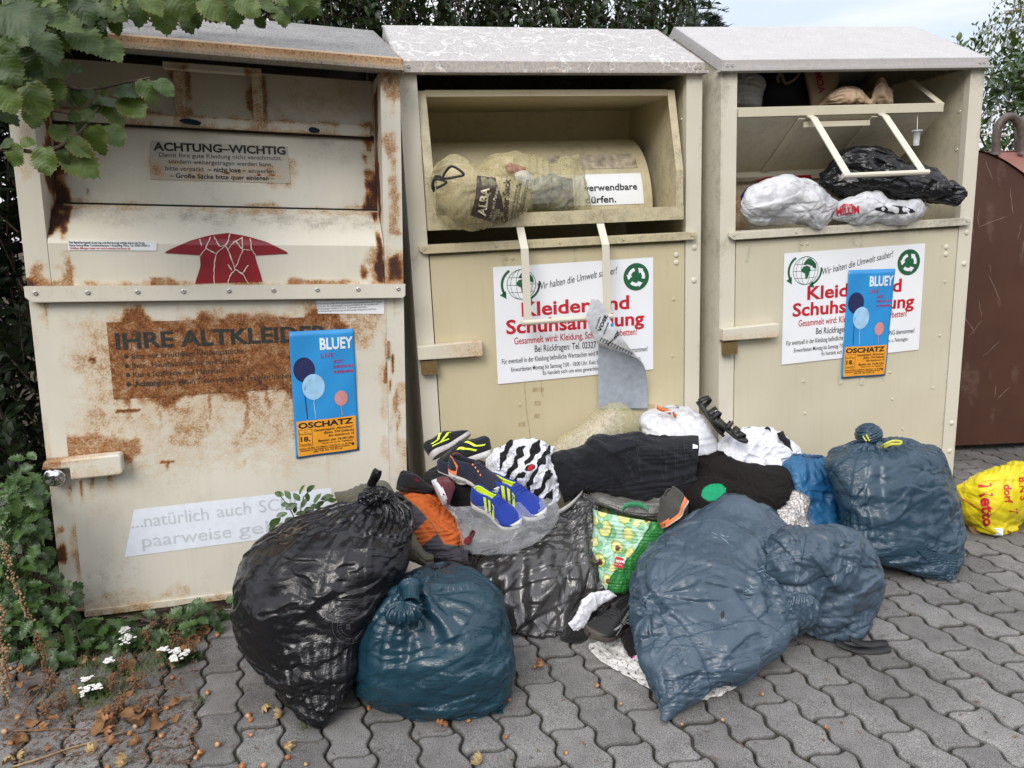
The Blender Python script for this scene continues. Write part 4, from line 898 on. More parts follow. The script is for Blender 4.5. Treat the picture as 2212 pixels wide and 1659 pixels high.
# large torn steel-blue bag, front right, with its blown-up mouth as a pouch
torn, XD = bag('bin_bag', [(1115, 98, 1218, 108, 2.30, .03), (1000, 172, 1330, 168, 2.27, .08), (870, 243, 1440, 245, 2.24, .12), (742, 322, 1530, 330, 2.2, .16), (630, 410, 1600, 430, 2.15, .19), (565, 510, 1630, 540, 2.10, .21), (530, 610, 1625, 650, 2.06, .21), (520, 710, 1595, 750, 2.02, .21), (524, 800, 1562, 830, 1.97, .20),
    (538, 890, 1520, 905, 1.92, .18), (560, 975, 1445, 1000, 1.87, .16), (590, 1065, 1350, 1090, 1.82, .14), (625, 1150, 1230, 1180, 1.78, .11), (655, 1240, 1080, 1250, 1.74, .08), (680, 1320, 945, 1330, 1.70, .05), (705, 1400, 825, 1400, 1.67, .025), (726, 1468, 748, 1475, 1.645, .01)], zD, STEELB_FILM,
    'huge torn steel blue bin bag with a ballooning mouth, lying on a white cloth', group=BAGS, crease=dict(seed=4, rays=[(at(*zD(1560, 820), 1.86), 60, .05, .42), (at(*zD(640, 700), 1.86), 40, .03, .26), (at(*zD(1400, 600), 1.88), 24, .02, .18), (at(*zD(735, 1440), 1.66), 24, .03, .22)], n=70, along=(1, 0, -.1), jit=.7, ln=(.08, .32), amp=(.003, .009), w=(.005, .085)), nu=352, nv=288, eu=.022, ev=.022, amp=.018, seed=31, pinch=[(at(*zD(1560, 850), 1.9), .18, .30), (at(*zD(640, 700), 1.88), .20, .42)], patch=.9, psc=4, stretch=(1, 1, 1.2))
XP = creases(soften(film(rings_body([(1360, 400, 1420, 880, 2.04, .10), (1470, 322, 1510, 920, 2.04, .13), (1600, 302, 1620, 948, 2.05, .15), (1710, 297, 1705, 985, 2.06, .15), (1820, 310, 1805, 1003, 2.06, .14), (1920, 345, 1893, 985, 2.06, .13), (2000, 400, 1955, 915, 2.06, .11), (2058, 470, 2008, 825, 2.06, .08), (2086, 530, 2052, 735, 2.06, .05), (2096, 580, 2086, 655, 2.06, .02)], zD, beta=.3),
    288, 224, lambda v, u: .02 + .08 * np.exp(-(v / .2) ** 2) + 0 * u, .022, .024, 37, patch=.9, psc=4), 2), 9, [(at(*zD(1590, 800), 1.93), 40, .04, .34), (at(*zD(1900, 420), 1.95), 18, .03, .2)], 46, (1, 0, -.3), (.08, .30), (.003, .010), (.005, .085), .8); V, F = film_mesh(XP, (False, True)); wpart('mouth', torn, V, F, STEELB_FILM, attrs=film_attrs(XP, (False, True)))
lump('gathered_film', torn, at(*zD(1560, 800), 1.90), [(.055, 0, -.02), (0, .03, 0), (.02, 0, .05)], STEELB_FILM, seed=33, e=.35, n=54, m=34)
VD, FD = film_mesh(XD)
for (cx, cy, w, h, a) in ((1097, 828, 10, 26, 10), (620, 755, 6, 10, 0), (643, 940, 6, 14, -20)):
    holes = PicSheet(); t = np.linspace(0, 2 * np.pi, 14, endpoint=False); rr = 1 + .35 * np.random.RandomState(int(cx)).rand(14) - .2; q = math.radians(a)
    holes.poly([zD(cx + w * r * math.cos(k) * math.cos(q) - h * r * math.sin(k) * math.sin(q), cy + w * r * math.cos(k) * math.sin(q) + h * r * math.sin(k) * math.cos(q)) for k, r in zip(t, rr)])
    decal(VD, FD, holes, 'tear', DARKIN, torn, .002)
# stretched white creases
wr = PicSheet(); rs = np.random.RandomState(6)
for (cx, cy, n, sp) in ((1400, 590, 16, 50), (1350, 545, 8, 40), (1260, 685, 8, 30), (1100, 345, 7, 50), (1070, 1200, 5, 22), (620, 720, 5, 26), (1530, 780, 6, 30)):
    for k in range(n):
        a = rs.uniform(-.9, .5); l = rs.uniform(8, 28); x, y = cx + rs.normal() * sp * .45, cy + rs.normal() * sp * .35
        wr.line([zD(x + l * t * math.cos(a) + rs.normal() * 1.5, y - l * t * math.sin(a) + rs.normal() * 2) for t in (-1, -.3, .3, 1)], [.15, .8, .7, .15])
decal(VD, FD, wr, 'stress_mark', plain('stretched_film', (.30, .40, .47), .35), torn, .0018)
# navy bag with yellow draw tape, right
navy, XE = bag('bin_bag', [(560, 318, 668, 318, 2.62, .035), (430, 362, 835, 332, 2.62, .09), (310, 418, 965, 362, 2.61, .14), (272, 468, 1072, 405, 2.59, .17), (298, 540, 1128, 498, 2.57, .19), (340, 640, 1167, 600, 2.54, .20), (372, 760, 1201, 720, 2.51, .20), (395, 880, 1226, 850, 2.48, .19), (425, 990, 1237, 980, 2.45, .17),
    (490, 1080, 1232, 1080, 2.42, .14), (590, 1140, 1224, 1160, 2.39, .11), (725, 1192, 1208, 1240, 2.36, .07), (900, 1245, 1184, 1298, 2.33, .035), (1080, 1292, 1152, 1319, 2.30, .012)], zF, NAVY_FILM,
    'full dark blue bin bag tied with yellow draw tape, against the right bank', group=BAGS, crease=dict(seed=5, rays=[(at(*zF(620, 335), 2.55), 44, .04, .30)], n=120, along=(1, 0, .22), jit=.3, ln=(.06, .24), amp=(.002, .006)), nu=320, nv=224, eu=lambda v, u: .035 + .22 * np.exp(-((v - .02) / .16) ** 2) + 0 * u, ev=.032, amp=.018, seed=41, stretch=(.6, .6, 1.5), patch=.9)
lump('knot', navy, at(*zF(590, 290), 2.60), [(.040, 0, .008), (0, .035, 0), (-.010, 0, .032)], NAVY_FILM, seed=43, e=.5, n=56, m=36)
TAPE = plain('yellow_tape', (.52, .50, .075), .4)
def ribbon(name, parent, pts, w, mat, wdir=(0, 0, 1), t=.001):
    P = np.array(pts, float); k = np.linspace(0, len(P) - 1, (len(P) - 1) * 6 + 1); P = catmull(np.c_[P, P], len(k))[:, :3]; wd = np.array(wdir, float); wd /= np.linalg.norm(wd)
    V = np.concatenate([P - wd * w / 2, P + wd * w / 2]); n = len(P)
    o = (wpart(name, parent, V, [(i, i + 1, n + i + 1, n + i) for i in range(n - 1)], mat) if parent else None); return solid(o, t) if o else (V, [(i, i + 1, n + i + 1, n + i) for i in range(n - 1)])
ribbon('draw_tape', navy, [at(*zF(x, y), d) for x, y, d in ((665, 380, 2.50), (700, 360, 2.47), (760, 338, 2.47), (815, 345, 2.47), (800, 360, 2.45), (740, 362, 2.45), (690, 385, 2.47))], .009, TAPE, (0, .3, 1))
ribbon('draw_tape', navy, [at(*zF(x, y), d) for x, y, d in ((540, 295, 2.575), (555, 320, 2.56), (570, 340, 2.55))], .005, TAPE, (1, 0, .4))
ribbon('draw_tape', navy, [at(*zF(x, y), d) for x, y, d in ((568, 292, 2.565), (580, 318, 2.555), (592, 340, 2.55))], .005, TAPE, (1, 0, .4))
flap('corner', navy, [zF(930, 1095), zF(1200, 1140), zF(1155, 1320), zF(1060, 1240)], [2.30, 2.30, 2.285, 2.30], NAVY_FILM, seed=5)
# mid-blue bag squeezed between
midb, _ = bag('bin_bag', [(1712, 984, 1778, 986, 2.70, .04), (1692, 1004, 1806, 1010, 2.69, .09), (1690, 1040, 1824, 1046, 2.67, .12), (1698, 1080, 1834, 1085, 2.65, .13), (1702, 1120, 1840, 1122, 2.62, .13), (1705, 1160, 1843, 1155, 2.60, .12), (1710, 1200, 1840, 1195, 2.57, .09), (1730, 1228, 1815, 1225, 2.54, .03)], None, MIDB_FILM,
    'bright mid blue film bag squeezed in left of the navy bag', group=BAGS, crease=dict(seed=6, rays=[(at(1745, 1060, 2.55), 26, .02, .16)], n=60, along=(.3, 0, 1), jit=.5, amp=(.002, .005)), nu=224, nv=160, eu=.10, ev=.06, amp=.014, seed=51)
# yellow carrier bag, far right
YEL = mat_film('yellow_film', (.62, .50, .008), (.72, .60, .014), .34, .45, .26)
yellow, XY = bag('carrier_bag', [(1188, 662, 1198, 702, 2.72, .01), (1300, 592, 1248, 880, 2.72, .08), (1400, 542, 1395, 985, 2.71, .12), (1500, 503, 1515, 1018, 2.71, .13), (1600, 488, 1580, 950, 2.72, .14), (1700, 488, 1670, 880, 2.74, .14), (1800, 510, 1790, 860, 2.76, .10), (1870, 570, 1860, 780, 2.78, .03)], zF, YEL,
    'yellow plastic carrier bag with red lettering beside the brown container', 'carrier bag', None, crease=dict(seed=7, rays=[(at(*zF(1195, 680), 2.68), 16, .03, .22)], n=60, jit=.8, amp=(.002, .006), w=(.006, .05)), nu=224, nv=176, eu=.05, ev=.07, amp=.014, seed=61)
pr = PicSheet()
s = Sheet2D(); s.text('Net', 0, 0, 27, bold=.06); s.text('to', 62, 0, 22, bold=.06); pr.put(s, *zF(1345, 640), -83, 1.0)
s = Sheet2D(); s.text('dorf', 0, 0, 16, bold=.03); pr.put(s, *zF(1520, 640), -86)
s = Sheet2D(); s.text('7', 0, 0, 17, bold=.03); pr.put(s, *zF(1558, 815), -80)
s = Sheet2D(); s.text('BIN S', 0, 0, 15, bold=.03); pr.put(s, *zF(1625, 590), -86)
s = Sheet2D(); s.text('www.netto-online.de', 0, 0, 6, bold=.02); pr.put(s, *zF(1215, 735), -32)
VY, FY = film_mesh(XY); decal(VY, FY, pr, 'lettering', RED_INK, yellow)
pb = PicSheet()
for k in range(9): pb.poly([zF(1455 + k * 6, 948), zF(1457 + k * 6 + (k % 3), 948), zF(1459 + k * 6 + (k % 3), 985), zF(1457 + k * 6, 985)])
pw = PicSheet(); pw.poly([zF(1448, 940), zF(1512, 942), zF(1514, 992), zF(1450, 990)]); decal(VY, FY, pw, 'barcode_patch', WHITE_SHEET, yellow, .002); decal(VY, FY, pb, 'barcode', INK, yellow, .004)
# printed green shopping bag
def mat_col(name, rough=.5, bump=.3, spec=.4, scale=40):
    m, nt, b, o = nodes(name); g = G(nt); v = g.obj(); c = g.attr('col').outputs['Color']; n = g.noise(scale, 5, .65, v)
    nt.links.new(g.mix(1.0, c, g.map(n, .25, .75, .86, 1.12), 'MULTIPLY'), b.inputs['Base Color']); setp(b, rough=rough, spec=spec); nt.links.new(g.bump(n, bump, .006), b.inputs['Normal']); return m
COLFILM = mat_col('printed_woven_plastic', .38, .5, .45, 55)
def avocado_cols(V):
    P = to_pic(V); x, y = (P[:, 0] - 1175.1) / .35157, (P[:, 1] - 1036.9) / .35157; n = len(V)
    c = np.tile([.42, .66, .50], (n, 1)); ed = .03
    rs = np.random.RandomState(2)
    sp = [(360, 188, 34, 0), (490, 228, 36, 0), (376, 298, 40, 0), (628, 238, 26, 1), (570, 262, 22, 0), (515, 330, 34, 0), (447, 408, 34, 1), (527, 450, 30, 0), (340, 492, 36, 1), (390, 612, 30, 1), (312, 380, 24, 0), (668, 190, 26, 0), (310, 250, 24, 0), (420, 540, 20, 0)]
    for (cx, cy, r, pit) in sp:
        a = rs.uniform(-.7, .7); ca, sa = math.cos(a), math.sin(a)
        for (ox, oy, cc) in ((28, 22, (.20, .44, .25)), (0, 0, None)):
            u = ((x - cx - ox) * ca + (y - cy - oy) * sa) / r; w = (-(x - cx - ox) * sa + (y - cy - oy) * ca) / (r * 1.28); u = u / (1 - .22 * np.clip(-w, -1, 1) * 0 + .18 * w); d = np.sqrt(u * u + w * w)
            if cc: c[d < 1] = cc
            else:
                c[d < 1] = (.06, .12, .02); c[d < .92] = (.60, .60, .13); c[d < .72] = (.70, .70, .30)
                if pit: dd = np.sqrt(u * u + (w - .28) ** 2); c[dd < .44] = (.12, .05, .02)
    lx = np.interp(y, [178, 300, 440, 560, 600, 700], [700, 640, 560, 440, 410, 385]); g = x > lx
    c[g] = [.035, .22, .05]; c[np.abs(x - lx) < 5] = (.02, .12, .03); c[y < 172 + 0 * x] = (.03, .25, .10)
    return c
shopper, XH = bag('shopping_bag', [(301, 168, 836, 256, 2.36, .09), (302, 230, 800, 290, 2.355, .10), (303, 300, 745, 335, 2.35, .10), (303, 400, 650, 430, 2.33, .09), (310, 500, 585, 525, 2.31, .08), (328, 600, 535, 612, 2.29, .07), (352, 660, 520, 665, 2.27, .05), (400, 695, 500, 695, 2.26, .02)], zD, COLFILM,
    'green shopping bag printed with halved avocados and a red badge', 'shopping bag', None, expo=3.2, cap=(False, True), cols=avocado_cols, crease=dict(seed=8, n=70, along=(.4, 0, 1), jit=.7, ln=(.04, .14), amp=(.001, .004)), nu=360, nv=230, eu=.03, ev=.04, amp=.010, seed=71)
pr = PicSheet(); s = Sheet2D(); s.poly([(0, 0), (20, -3), (20, 17), (17, 20), (3, 22), (0, 18)][::1]); pr.put(s, *zD(430, 530), -8, 1.0)
VH, FH = film_mesh(XH, (False, True)); decal(VH, FH, pr, 'badge', RED_INK, shopper, .003)
pr = PicSheet(); s = Sheet2D(); s.text('REWE', 2.5, 9.5, 5.2, bold=.05); s.text('Dein Markt', 2.5, 3.5, 3.2, w=15); pr.put(s, *zD(430, 530), -8); decal(VH, FH, pr, 'lettering', WHITE_SHEET, shopper, .005)
ribbon('carry_strap', shopper, [at(*zD(x, y), d) for x, y, d in ((480, 190, 2.29), (500, 160, 2.31), (550, 148, 2.33), (610, 158, 2.34), (640, 185, 2.33))], .018, plain('green_strap', (.03, .20, .09), .6), (0, .5, 1))

# ------------------------------------------------------------------ clothes in the heap
CL = 'loose clothes dumped on the heap'
def mat_cloth(name, col, weave=300, rough=.85, var=.2, bump=.35, sheen=.15, spots=None, streak=0.0):
    if name in MATS: return MATS[name]
    m, nt, b, o = nodes(name); g = G(nt); v = g.obj(); n = g.noise(8, 5, .6, v); w = g.noise(weave, 2, .6, v); w2 = g.noise(60, 4, .7, v)
    c = g.mix(1.0, (*col,), g.map(n, .3, .7, 1 - var, 1 + var), 'MULTIPLY'); c = g.mix(1.0, c, g.map(w, .3, .7, .8, 1.2), 'MULTIPLY')
    if streak: st = g.noise(1, 4, .6, g.scaled(v, 260, 60, 60)); c = g.mix(g.math('MULTIPLY', g.map(st, .5, .75), streak), c, tuple(min(1, x * 3.2 + .02) for x in col))
    if spots: c = g.mix(g.map(g.noise(95, 3, .6, v), .60, .66), c, (*spots,)); c = g.mix(g.map(g.noise(30, 4, .6, v), .63, .70, 0, .7), c, (*spots,))
    nt.links.new(c, b.inputs['Base Color']); setp(b, rough=rough, spec=.2, sheen=sheen)
    nt.links.new(g.bump(g.math('ADD', w, g.math('MULTIPLY', w2, .8)), bump, .003), b.inputs['Normal']); MATS[name] = m; return m
def cloth_mat_col(name, rough=.85, bump=.3):
    m = mat_col(name, rough, bump, .2, 260); return m
DENIM = mat_cloth('black_denim', (.012, .013, .017), 420, .8, .3, .4, .1, streak=.10)
FLEECE = mat_cloth('black_fleece', (.013, .011, .010), 160, .95, .25, .8, .15)
WHITEC = mat_cloth('white_cotton', (.66, .67, .72), 350, .85, .06, .3)
DIRTYW = mat_cloth('dirty_white_cotton', (.66, .65, .63), 350, .9, .08, .3, spots=(.05, .045, .04))
BLACKC = mat_cloth('black_cotton', (.010, .010, .011), 300, .85)
OLIVE = mat_cloth('olive_canvas', (.085, .080, .058), 300, .9)
BEIGE = mat_cloth('beige_canvas', (.42, .37, .31), 300, .9)
GREYC = mat_cloth('grey_nylon', (.045, .043, .052), 260, .6)
KNIT = mat_cloth('black_ribbed_knit', (.012, .012, .013), 180, .95, .3, .9)
def soft(name, rings, zf, mat, label, cat, group=CL, depth=.7, beta=.4, expo=2.3, cols=None, cap=(True, True), sub=False, crease=None, **k):
    kw = dict(nu=160, nv=128, eu=.10, ev=.10, amp=.012, levels=2, iters=(200, 60), kb=(.5, .5), teth=(.010, .012), nsc=(7, 15), patch=.7); kw.update(k)
    X = soften(film(rings_body(rings, zf, depth, beta, expo), **kw), 1)
    if crease: X = creases(X, **crease)
    V, F = film_mesh(X, cap)
    o = wmesh(name, V, F, mat, label, cat, group, cols=None if cols is None else {'col': cols(V)}, attrs=film_attrs(X, cap)); return o, X
# jeans lying across the heap
jeans, XJ = soft('jeans', [(1188, 974, 1221, 1086, 2.46, .05), (1210, 970, 1240, 1080, 2.46, .06), (1240, 964, 1264, 1066, 2.47, .075), (1282, 938, 1292, 1064, 2.48, .085), (1330, 935, 1338, 1078, 2.49, .09), (1380, 938, 1390, 1090, 2.50, .09), (1430, 944, 1440, 1082, 2.51, .085), (1475, 944, 1478, 1068, 2.52, .08), (1507, 948, 1508, 1042, 2.53, .07)], None, DENIM,
    'pair of faded black jeans lying across the heap, back pocket up', 'jeans', expo=2.6, crease=dict(seed=11, rays=[(at(1500, 1040, 2.44), 12, .04, .22), (at(1225, 1070, 2.41), 10, .03, .18)], n=46, along=(1, 0, -.25), jit=.45, ln=(.06, .2), amp=(.003, .009), w=(.012, .05), zmin=None), cap=(False, False), nu=240, nv=220, eu=.11, ev=.045, amp=.018, seed=5, zmin=.25, patch=.9, nsc=(6, 14))
solid(jeans, .003)
VJ, FJ = film_mesh(XJ, (False, False)); st = PicSheet()
def dash(pts, w=.55, n=None):
    P = np.array(pts, float); L = np.r_[0, np.cumsum(np.linalg.norm(np.diff(P, axis=0), axis=1))]; k = max(2, int(L[-1] / 1.6)); t = np.linspace(0, L[-1], k + 1)
    q = np.stack([np.interp(t, L, P[:, c]) for c in (0, 1)], 1); st.line(q, w)
pk = [zB(*p) for p in ((335, 470), (632, 478), (640, 560), (655, 810), (360, 765), (285, 570), (335, 470))]
dash(pk); dash([(x + 2.2, y + 2) for x, y in pk[:1]] + [zB(*p) for p in ((345, 482), (622, 490), (630, 560), (642, 798), (368, 752), (297, 572), (345, 482))], .45)
dash([zB(385, 478), zB(400, 600), zB(430, 770)]); dash([zB(400, 478), zB(414, 600), zB(444, 770)], .4); dash([zB(590, 480), zB(590, 640), zB(625, 800)]); dash([zB(706, 400), zB(722, 600), zB(715, 840)]); dash([zB(738, 398), zB(742, 600), zB(735, 840)], .45); dash([zB(790, 392), zB(808, 560), zB(820, 800)]); dash([zB(812, 392), zB(826, 560), zB(838, 790)], .45); dash([zB(870, 410), zB(872, 560), zB(880, 770)], .45)
dash([zA(1475, 505), zA(1500, 700), zA(1540, 945)], .5)
decal(VJ, FJ, st, 'seam_stitching', plain('grey_thread', (.045, .045, .05), .8), jeans, .0045)
tb = PicSheet(); tb.poly([zB(872, 448), zB(914, 462), zB(914, 486), zB(868, 490)]); decal(VJ, FJ, tb, 'care_tag', WHITE_SHEET, jeans, .004)
# white T-shirt printed with black brush stripes and an eye
def zebra(V):
    P = to_pic(V); x, y = (P[:, 0] - 829.5) / .25, (P[:, 1] - 846.8) / .25; n = len(V)
    Q = np.stack([x, y, 0 * x], 1); u = (x * .80 + y * .42) + 70 * (fbm(Q, .006, 3, 3) - .5) + 40 * (vnoise(Q, .02, 9) - .5)
    w = np.sin(u / 15.0) + .75 * (fbm(Q, .012, 14, 3) - .5) * 2; ink = w > .0
    reg = ((x > 1000) & (y < 745) & (y > 425 + 40 * np.sin(x / 60)) & (x < 1440)) | ((x > 1230) & (y > 700) & (x < 1460)) | ((x > 960) & (x < 1150) & (y > 725))
    c = np.tile([.68, .69, .74], (n, 1)); c[ink & reg] = (.015, .015, .017)
    e = ((x - 1262) / 52) ** 2 + ((y - 655 + .25 * (x - 1262)) / 34) ** 2; c[e < 1.5] = (.68, .69, .74); c[e < .75] = (.015, .015, .017)
    e2 = ((x - 1266) / 27) ** 2 + ((y - 655 + .45 * (x - 1262)) / 21) ** 2; c[e2 < 1] = (.55, .02, .03); return c
tee, _ = soft('t_shirt', [(890, 585, 900, 680, 2.50, .03), (960, 530, 955, 760, 2.49, .07), (1050, 480, 1040, 830, 2.48, .09), (1140, 440, 1140, 880, 2.46, .11), (1240, 424, 1240, 930, 2.45, .12), (1330, 426, 1340, 965, 2.45, .12), (1410, 450, 1420, 985, 2.45, .11), (1470, 495, 1480, 985, 2.46, .08), (1500, 600, 1500, 930, 2.47, .03)], zA, cloth_mat_col('printed_cotton'),
    'white T-shirt with black brush stripe print and a red eye', 't-shirt', crease=dict(seed=13, n=70, along=(.6, 0, 1), jit=.7, ln=(.06, .2), amp=(.004, .013), w=(.010, .04)), cols=zebra, nu=400, nv=320, levels=3, iters=(200, 70, 25), kb=(.5, .5, .4), teth=(.008, .01, .012), nsc=(7, 15, 30), eu=.12, ev=.12, seed=11, zmin=.15)
soft('dark_clothes', [(360, 700, 350, 1000, 2.50, .04), (480, 640, 470, 1060, 2.52, .09), (640, 620, 640, 1100, 2.53, .12), (820, 620, 820, 1120, 2.53, .12), (1000, 700, 1000, 1120, 2.53, .12), (1180, 800, 1180, 1120, 2.52, .10), (1360, 900, 1360, 1120, 2.50, .06)], zA, BLACKC, 'heap of black clothes under the thrown shoes', 'clothes', eu=.18, ev=.18, seed=12, amp=.016)
# black fleece with a green dot
def fleece_cols(V):
    P = to_pic(V); x, y = (P[:, 0] - 1278.8) / .25, (P[:, 1] - 846.8) / .25; c = np.tile([.013, .011, .010], (len(V), 1))
    d = ((x - 1052) / 108) ** 2 + ((y - 866 + .12 * (x - 1050)) / 74) ** 2 + (vnoise(np.stack([x, y, 0 * x], 1), .05, 2) - .5) * .15; c[(d < 1) & (x < 1156)] = (.02, .33, .15); return c
fl, _ = soft('fleece_jacket', [(905, 545, 1120, 545, 2.66, .05), (870, 600, 1190, 590, 2.65, .10), (830, 660, 1420, 655, 2.62, .14), (790, 740, 1680, 715, 2.59, .16), (765, 820, 1738, 800, 2.56, .17), (770, 900, 1742, 880, 2.54, .17), (800, 1000, 1700, 950, 2.52, .16), (860, 1090, 1600, 1030, 2.5, .15), (900, 1200, 1560, 1150, 2.48, .14), (950, 1350, 1500, 1320, 2.45, .12)], zB, cloth_mat_col('fleece_wool', .95, .9),
    'black woollen fleece with a bright green dot, in the middle of the heap', 'fleece', crease=dict(seed=12, n=26, along=(1, 0, -.3), jit=.6, ln=(.1, .3), amp=(.004, .012), w=(.02, .07)), cols=fleece_cols, nu=300, nv=220, eu=.09, ev=.08, amp=.018, kb=(.7, .7), nsc=(5, 10), seed=14)
# crumpled white shirts with black trim
shirt, _ = soft('shirt', [(1240, 330, 1420, 305, 2.86, .04), (1150, 400, 1600, 362, 2.84, .08), (1085, 460, 1690, 440, 2.82, .11), (1075, 520, 1745, 510, 2.80, .12), (1120, 580, 1768, 570, 2.78, .12), (1180, 630, 1740, 625, 2.76, .11), (1200, 680, 1700, 690, 2.74, .10), (1230, 740, 1690, 760, 2.72, .10), (1260, 900, 1650, 900, 2.68, .09)], zB, WHITEC,
    'crumpled white cotton shirts with black trim under the sandals', 'shirt', crease=dict(seed=14, n=60, jit=1.2, ln=(.08, .25), amp=(.003, .009), w=(.010, .06)), nu=224, nv=176, levels=3, iters=(200, 70, 25), kb=(.4, .4, .3), teth=(.007, .01, .012), nsc=(9, 18, 36), eu=.16, ev=.15, amp=.02, seed=17, zmin=.1)
ribbon('black_trim', shirt, [at(*zB(x, y), d) for x, y, d in ((1625, 345, 2.76), (1650, 400, 2.745), (1685, 430, 2.74), (1690, 480, 2.73), (1715, 530, 2.74))], .028, BLACKC, (1, .2, .3), .002)
ribbon('black_trim', shirt, [at(*zB(x, y), d) for x, y, d in ((1490, 322, 2.82), (1520, 312, 2.80), (1545, 330, 2.80))], .012, BLACKC, (0, .2, 1), .002)
# orange and grey work jacket
def jacket_cols(V):
    P = to_pic(V); x, y = (P[:, 0] - 829.5) / .25, (P[:, 1] - 846.8) / .25; n = len(V); c = np.tile([.060, .053, .066], (n, 1)); org = np.array([.50, .115, .028])
    a = np.interp(x, [100, 200, 300, 420, 520, 680], [820, 930, 1010, 1150, 1320, 1335]); hi = y < a - 6; c[hi] = org
    c[np.abs(y - a) < 7] = (.10, .10, .07)
    lo = (y > a + 4) & (x + (y - 1100) * .0 < 460) & ((y - 1220) > -(x - 210) * .82 - 20) & ((y - 1360) < -(x - 290) * .80) & (y > np.interp(x, [200, 460], [1190, 1130]) - 150) & (y > 1240 - (x - 230) * 1.0 + 0); c[lo] = org * .95
    return c
jk, XK = soft('jacket', [(85, 880, 175, 868, 2.42, .04), (80, 940, 330, 880, 2.41, .09), (110, 1010, 470, 950, 2.39, .12), (150, 1100, 590, 1060, 2.36, .13), (190, 1200, 660, 1180, 2.33, .13), (215, 1290, 690, 1290, 2.30, .12), (280, 1360, 720, 1360, 2.27, .10), (350, 1430, 760, 1420, 2.25, .08), (430, 1490, 700, 1470, 2.23, .05)], zA, cloth_mat_col('work_jacket_cloth', .8, .35),
    'orange and dark grey work jacket with a knitted cuff', 'jacket', crease=dict(seed=15, n=44, along=(1, 0, -.8), jit=.5, ln=(.06, .2), amp=(.003, .009), w=(.010, .05)), cols=jacket_cols, nu=300, nv=240, levels=3, iters=(200, 60, 20), kb=(.6, .6, .5), teth=(.008, .01, .012), nsc=(6, 12, 28), eu=.10, ev=.08, amp=.014, seed=23)
cu = np.array([at(*zA(x, y), d) for x, y, d in ((640, 1425, 2.22), (690, 1425, 2.20), (745, 1425, 2.18))]); V, F = film_mesh(film(lambda nu, nv: (cu[0] + (cu[2] - cu[0]) * np.linspace(0, 1, nv)[:, None, None]) + .022 * (1 + .12 * np.cos(np.linspace(0, 2 * np.pi, nu, endpoint=False) * 20))[None, :, None] * (np.cos(np.linspace(0, 2 * np.pi, nu, endpoint=False))[None, :, None] * np.array([0, .6, .8]) + np.sin(np.linspace(0, 2 * np.pi, nu, endpoint=False))[None, :, None] * np.array([.3, .8, -.5])), 120, 16, .02, .02, .002, 3, levels=1), (True, False))
wpart('cuff', jk, V, F, GREYC)
# dirty white cloth under the torn bag
cl, _ = soft('cloth', [(292, 1120, 300, 1150, 1.98, .02), (350, 1092, 380, 1190, 1.96, .05), (450, 1095, 470, 1270, 1.94, .08), (560, 1090, 580, 1340, 1.91, .10), (650, 1110, 680, 1385, 1.88, .11), (760, 1150, 800, 1412, 1.86, .12), (880, 1180, 900, 1420, 1.85, .12), (1000, 1190, 1010, 1425, 1.84, .12), (1110, 1195, 1120, 1375, 1.84, .10), (1190, 1205, 1200, 1360, 1.84, .07), (1238, 1250, 1238, 1330, 1.84, .03)], zD, DIRTYW,
    'dirt specked white cloth spread under the torn bag', 'cloth', depth=.4, beta=.05, nu=240, nv=200, levels=3, iters=(160, 60, 25), kb=(.4, .4, .3), teth=(.008, .01, .012), nsc=(9, 18, 36), eu=.12, ev=.12, amp=.012, seed=27, shape=lambda R0: np.concatenate([R0[..., :2], np.clip(R0[..., 2:3] * .25, .002, .035) + .012 * (fbm(R0, 11, 5, 3)[..., None] - .3)], -1))
# white sleeve and knit beside the boot, small cloths
sl, _ = soft('sock', [(398, 680, 445, 716, 2.12, .008), (330, 688, 372, 752, 2.10, .012), (262, 722, 310, 800, 2.07, .012), (215, 790, 275, 850, 2.05, .012), (175, 860, 245, 905, 2.04, .010), (150, 880, 205, 950, 2.035, .006)], zD, WHITEC, 'white ribbed sock draped beside the black hiking boot', 'sock', crease=dict(seed=19, n=40, jit=1.0, ln=(.03, .09), amp=(.006, .014), w=(.005, .02)), nu=90, nv=90, amp=.005, seed=31, eu=.08, ev=.10)
kn, _ = soft('knit_scarf', [(180, 800, 260, 800, 2.10, .03), (150, 860, 275, 870, 2.09, .05), (120, 930, 270, 930, 2.07, .05), (108, 985, 250, 1000, 2.05, .03), (120, 1000, 230, 1005, 2.04, .01)], zD, KNIT, 'black ribbed knit lying under the white sock', 'scarf', nu=100, nv=80, amp=.006, seed=33)
ol, _ = soft('trousers', [(660, 175, 690, 250, 2.28, .03), (760, 160, 800, 330, 2.27, .07), (860, 140, 900, 420, 2.26, .09), (960, 120, 1000, 520, 2.25, .10), (1060, 300, 1080, 580, 2.22, .08), (1180, 500, 1180, 600, 2.19, .05), (1240, 540, 1240, 610, 2.17, .02)], zC, OLIVE, 'olive green trousers crumpled behind the black bag', 'trousers', seed=35, nu=140, nv=120, amp=.014)
be, _ = soft('canvas_bag', [(1020, 600, 1040, 680, 2.1, .02), (1060, 575, 1080, 690, 2.1, .05), (1120, 590, 1130, 690, 2.1, .05), (1170, 610, 1170, 660, 2.1, .02)], zC, BEIGE, 'beige canvas peeking out between black bag and blue bag', 'canvas', seed=36, nu=80, nv=60, amp=.008)
un, _ = soft('black_shirt', [(500, 800, 560, 780, 2.06, .03), (462, 860, 590, 850, 2.03, .04), (466, 930, 600, 930, 2.0, .05), (486, 1010, 600, 1020, 1.96, .04), (525, 1080, 590, 1085, 1.93, .03)], zD, BLACKC, 'black top with a pink hem spilling from the torn bag', 'top', seed=37, nu=100, nv=80, amp=.008)
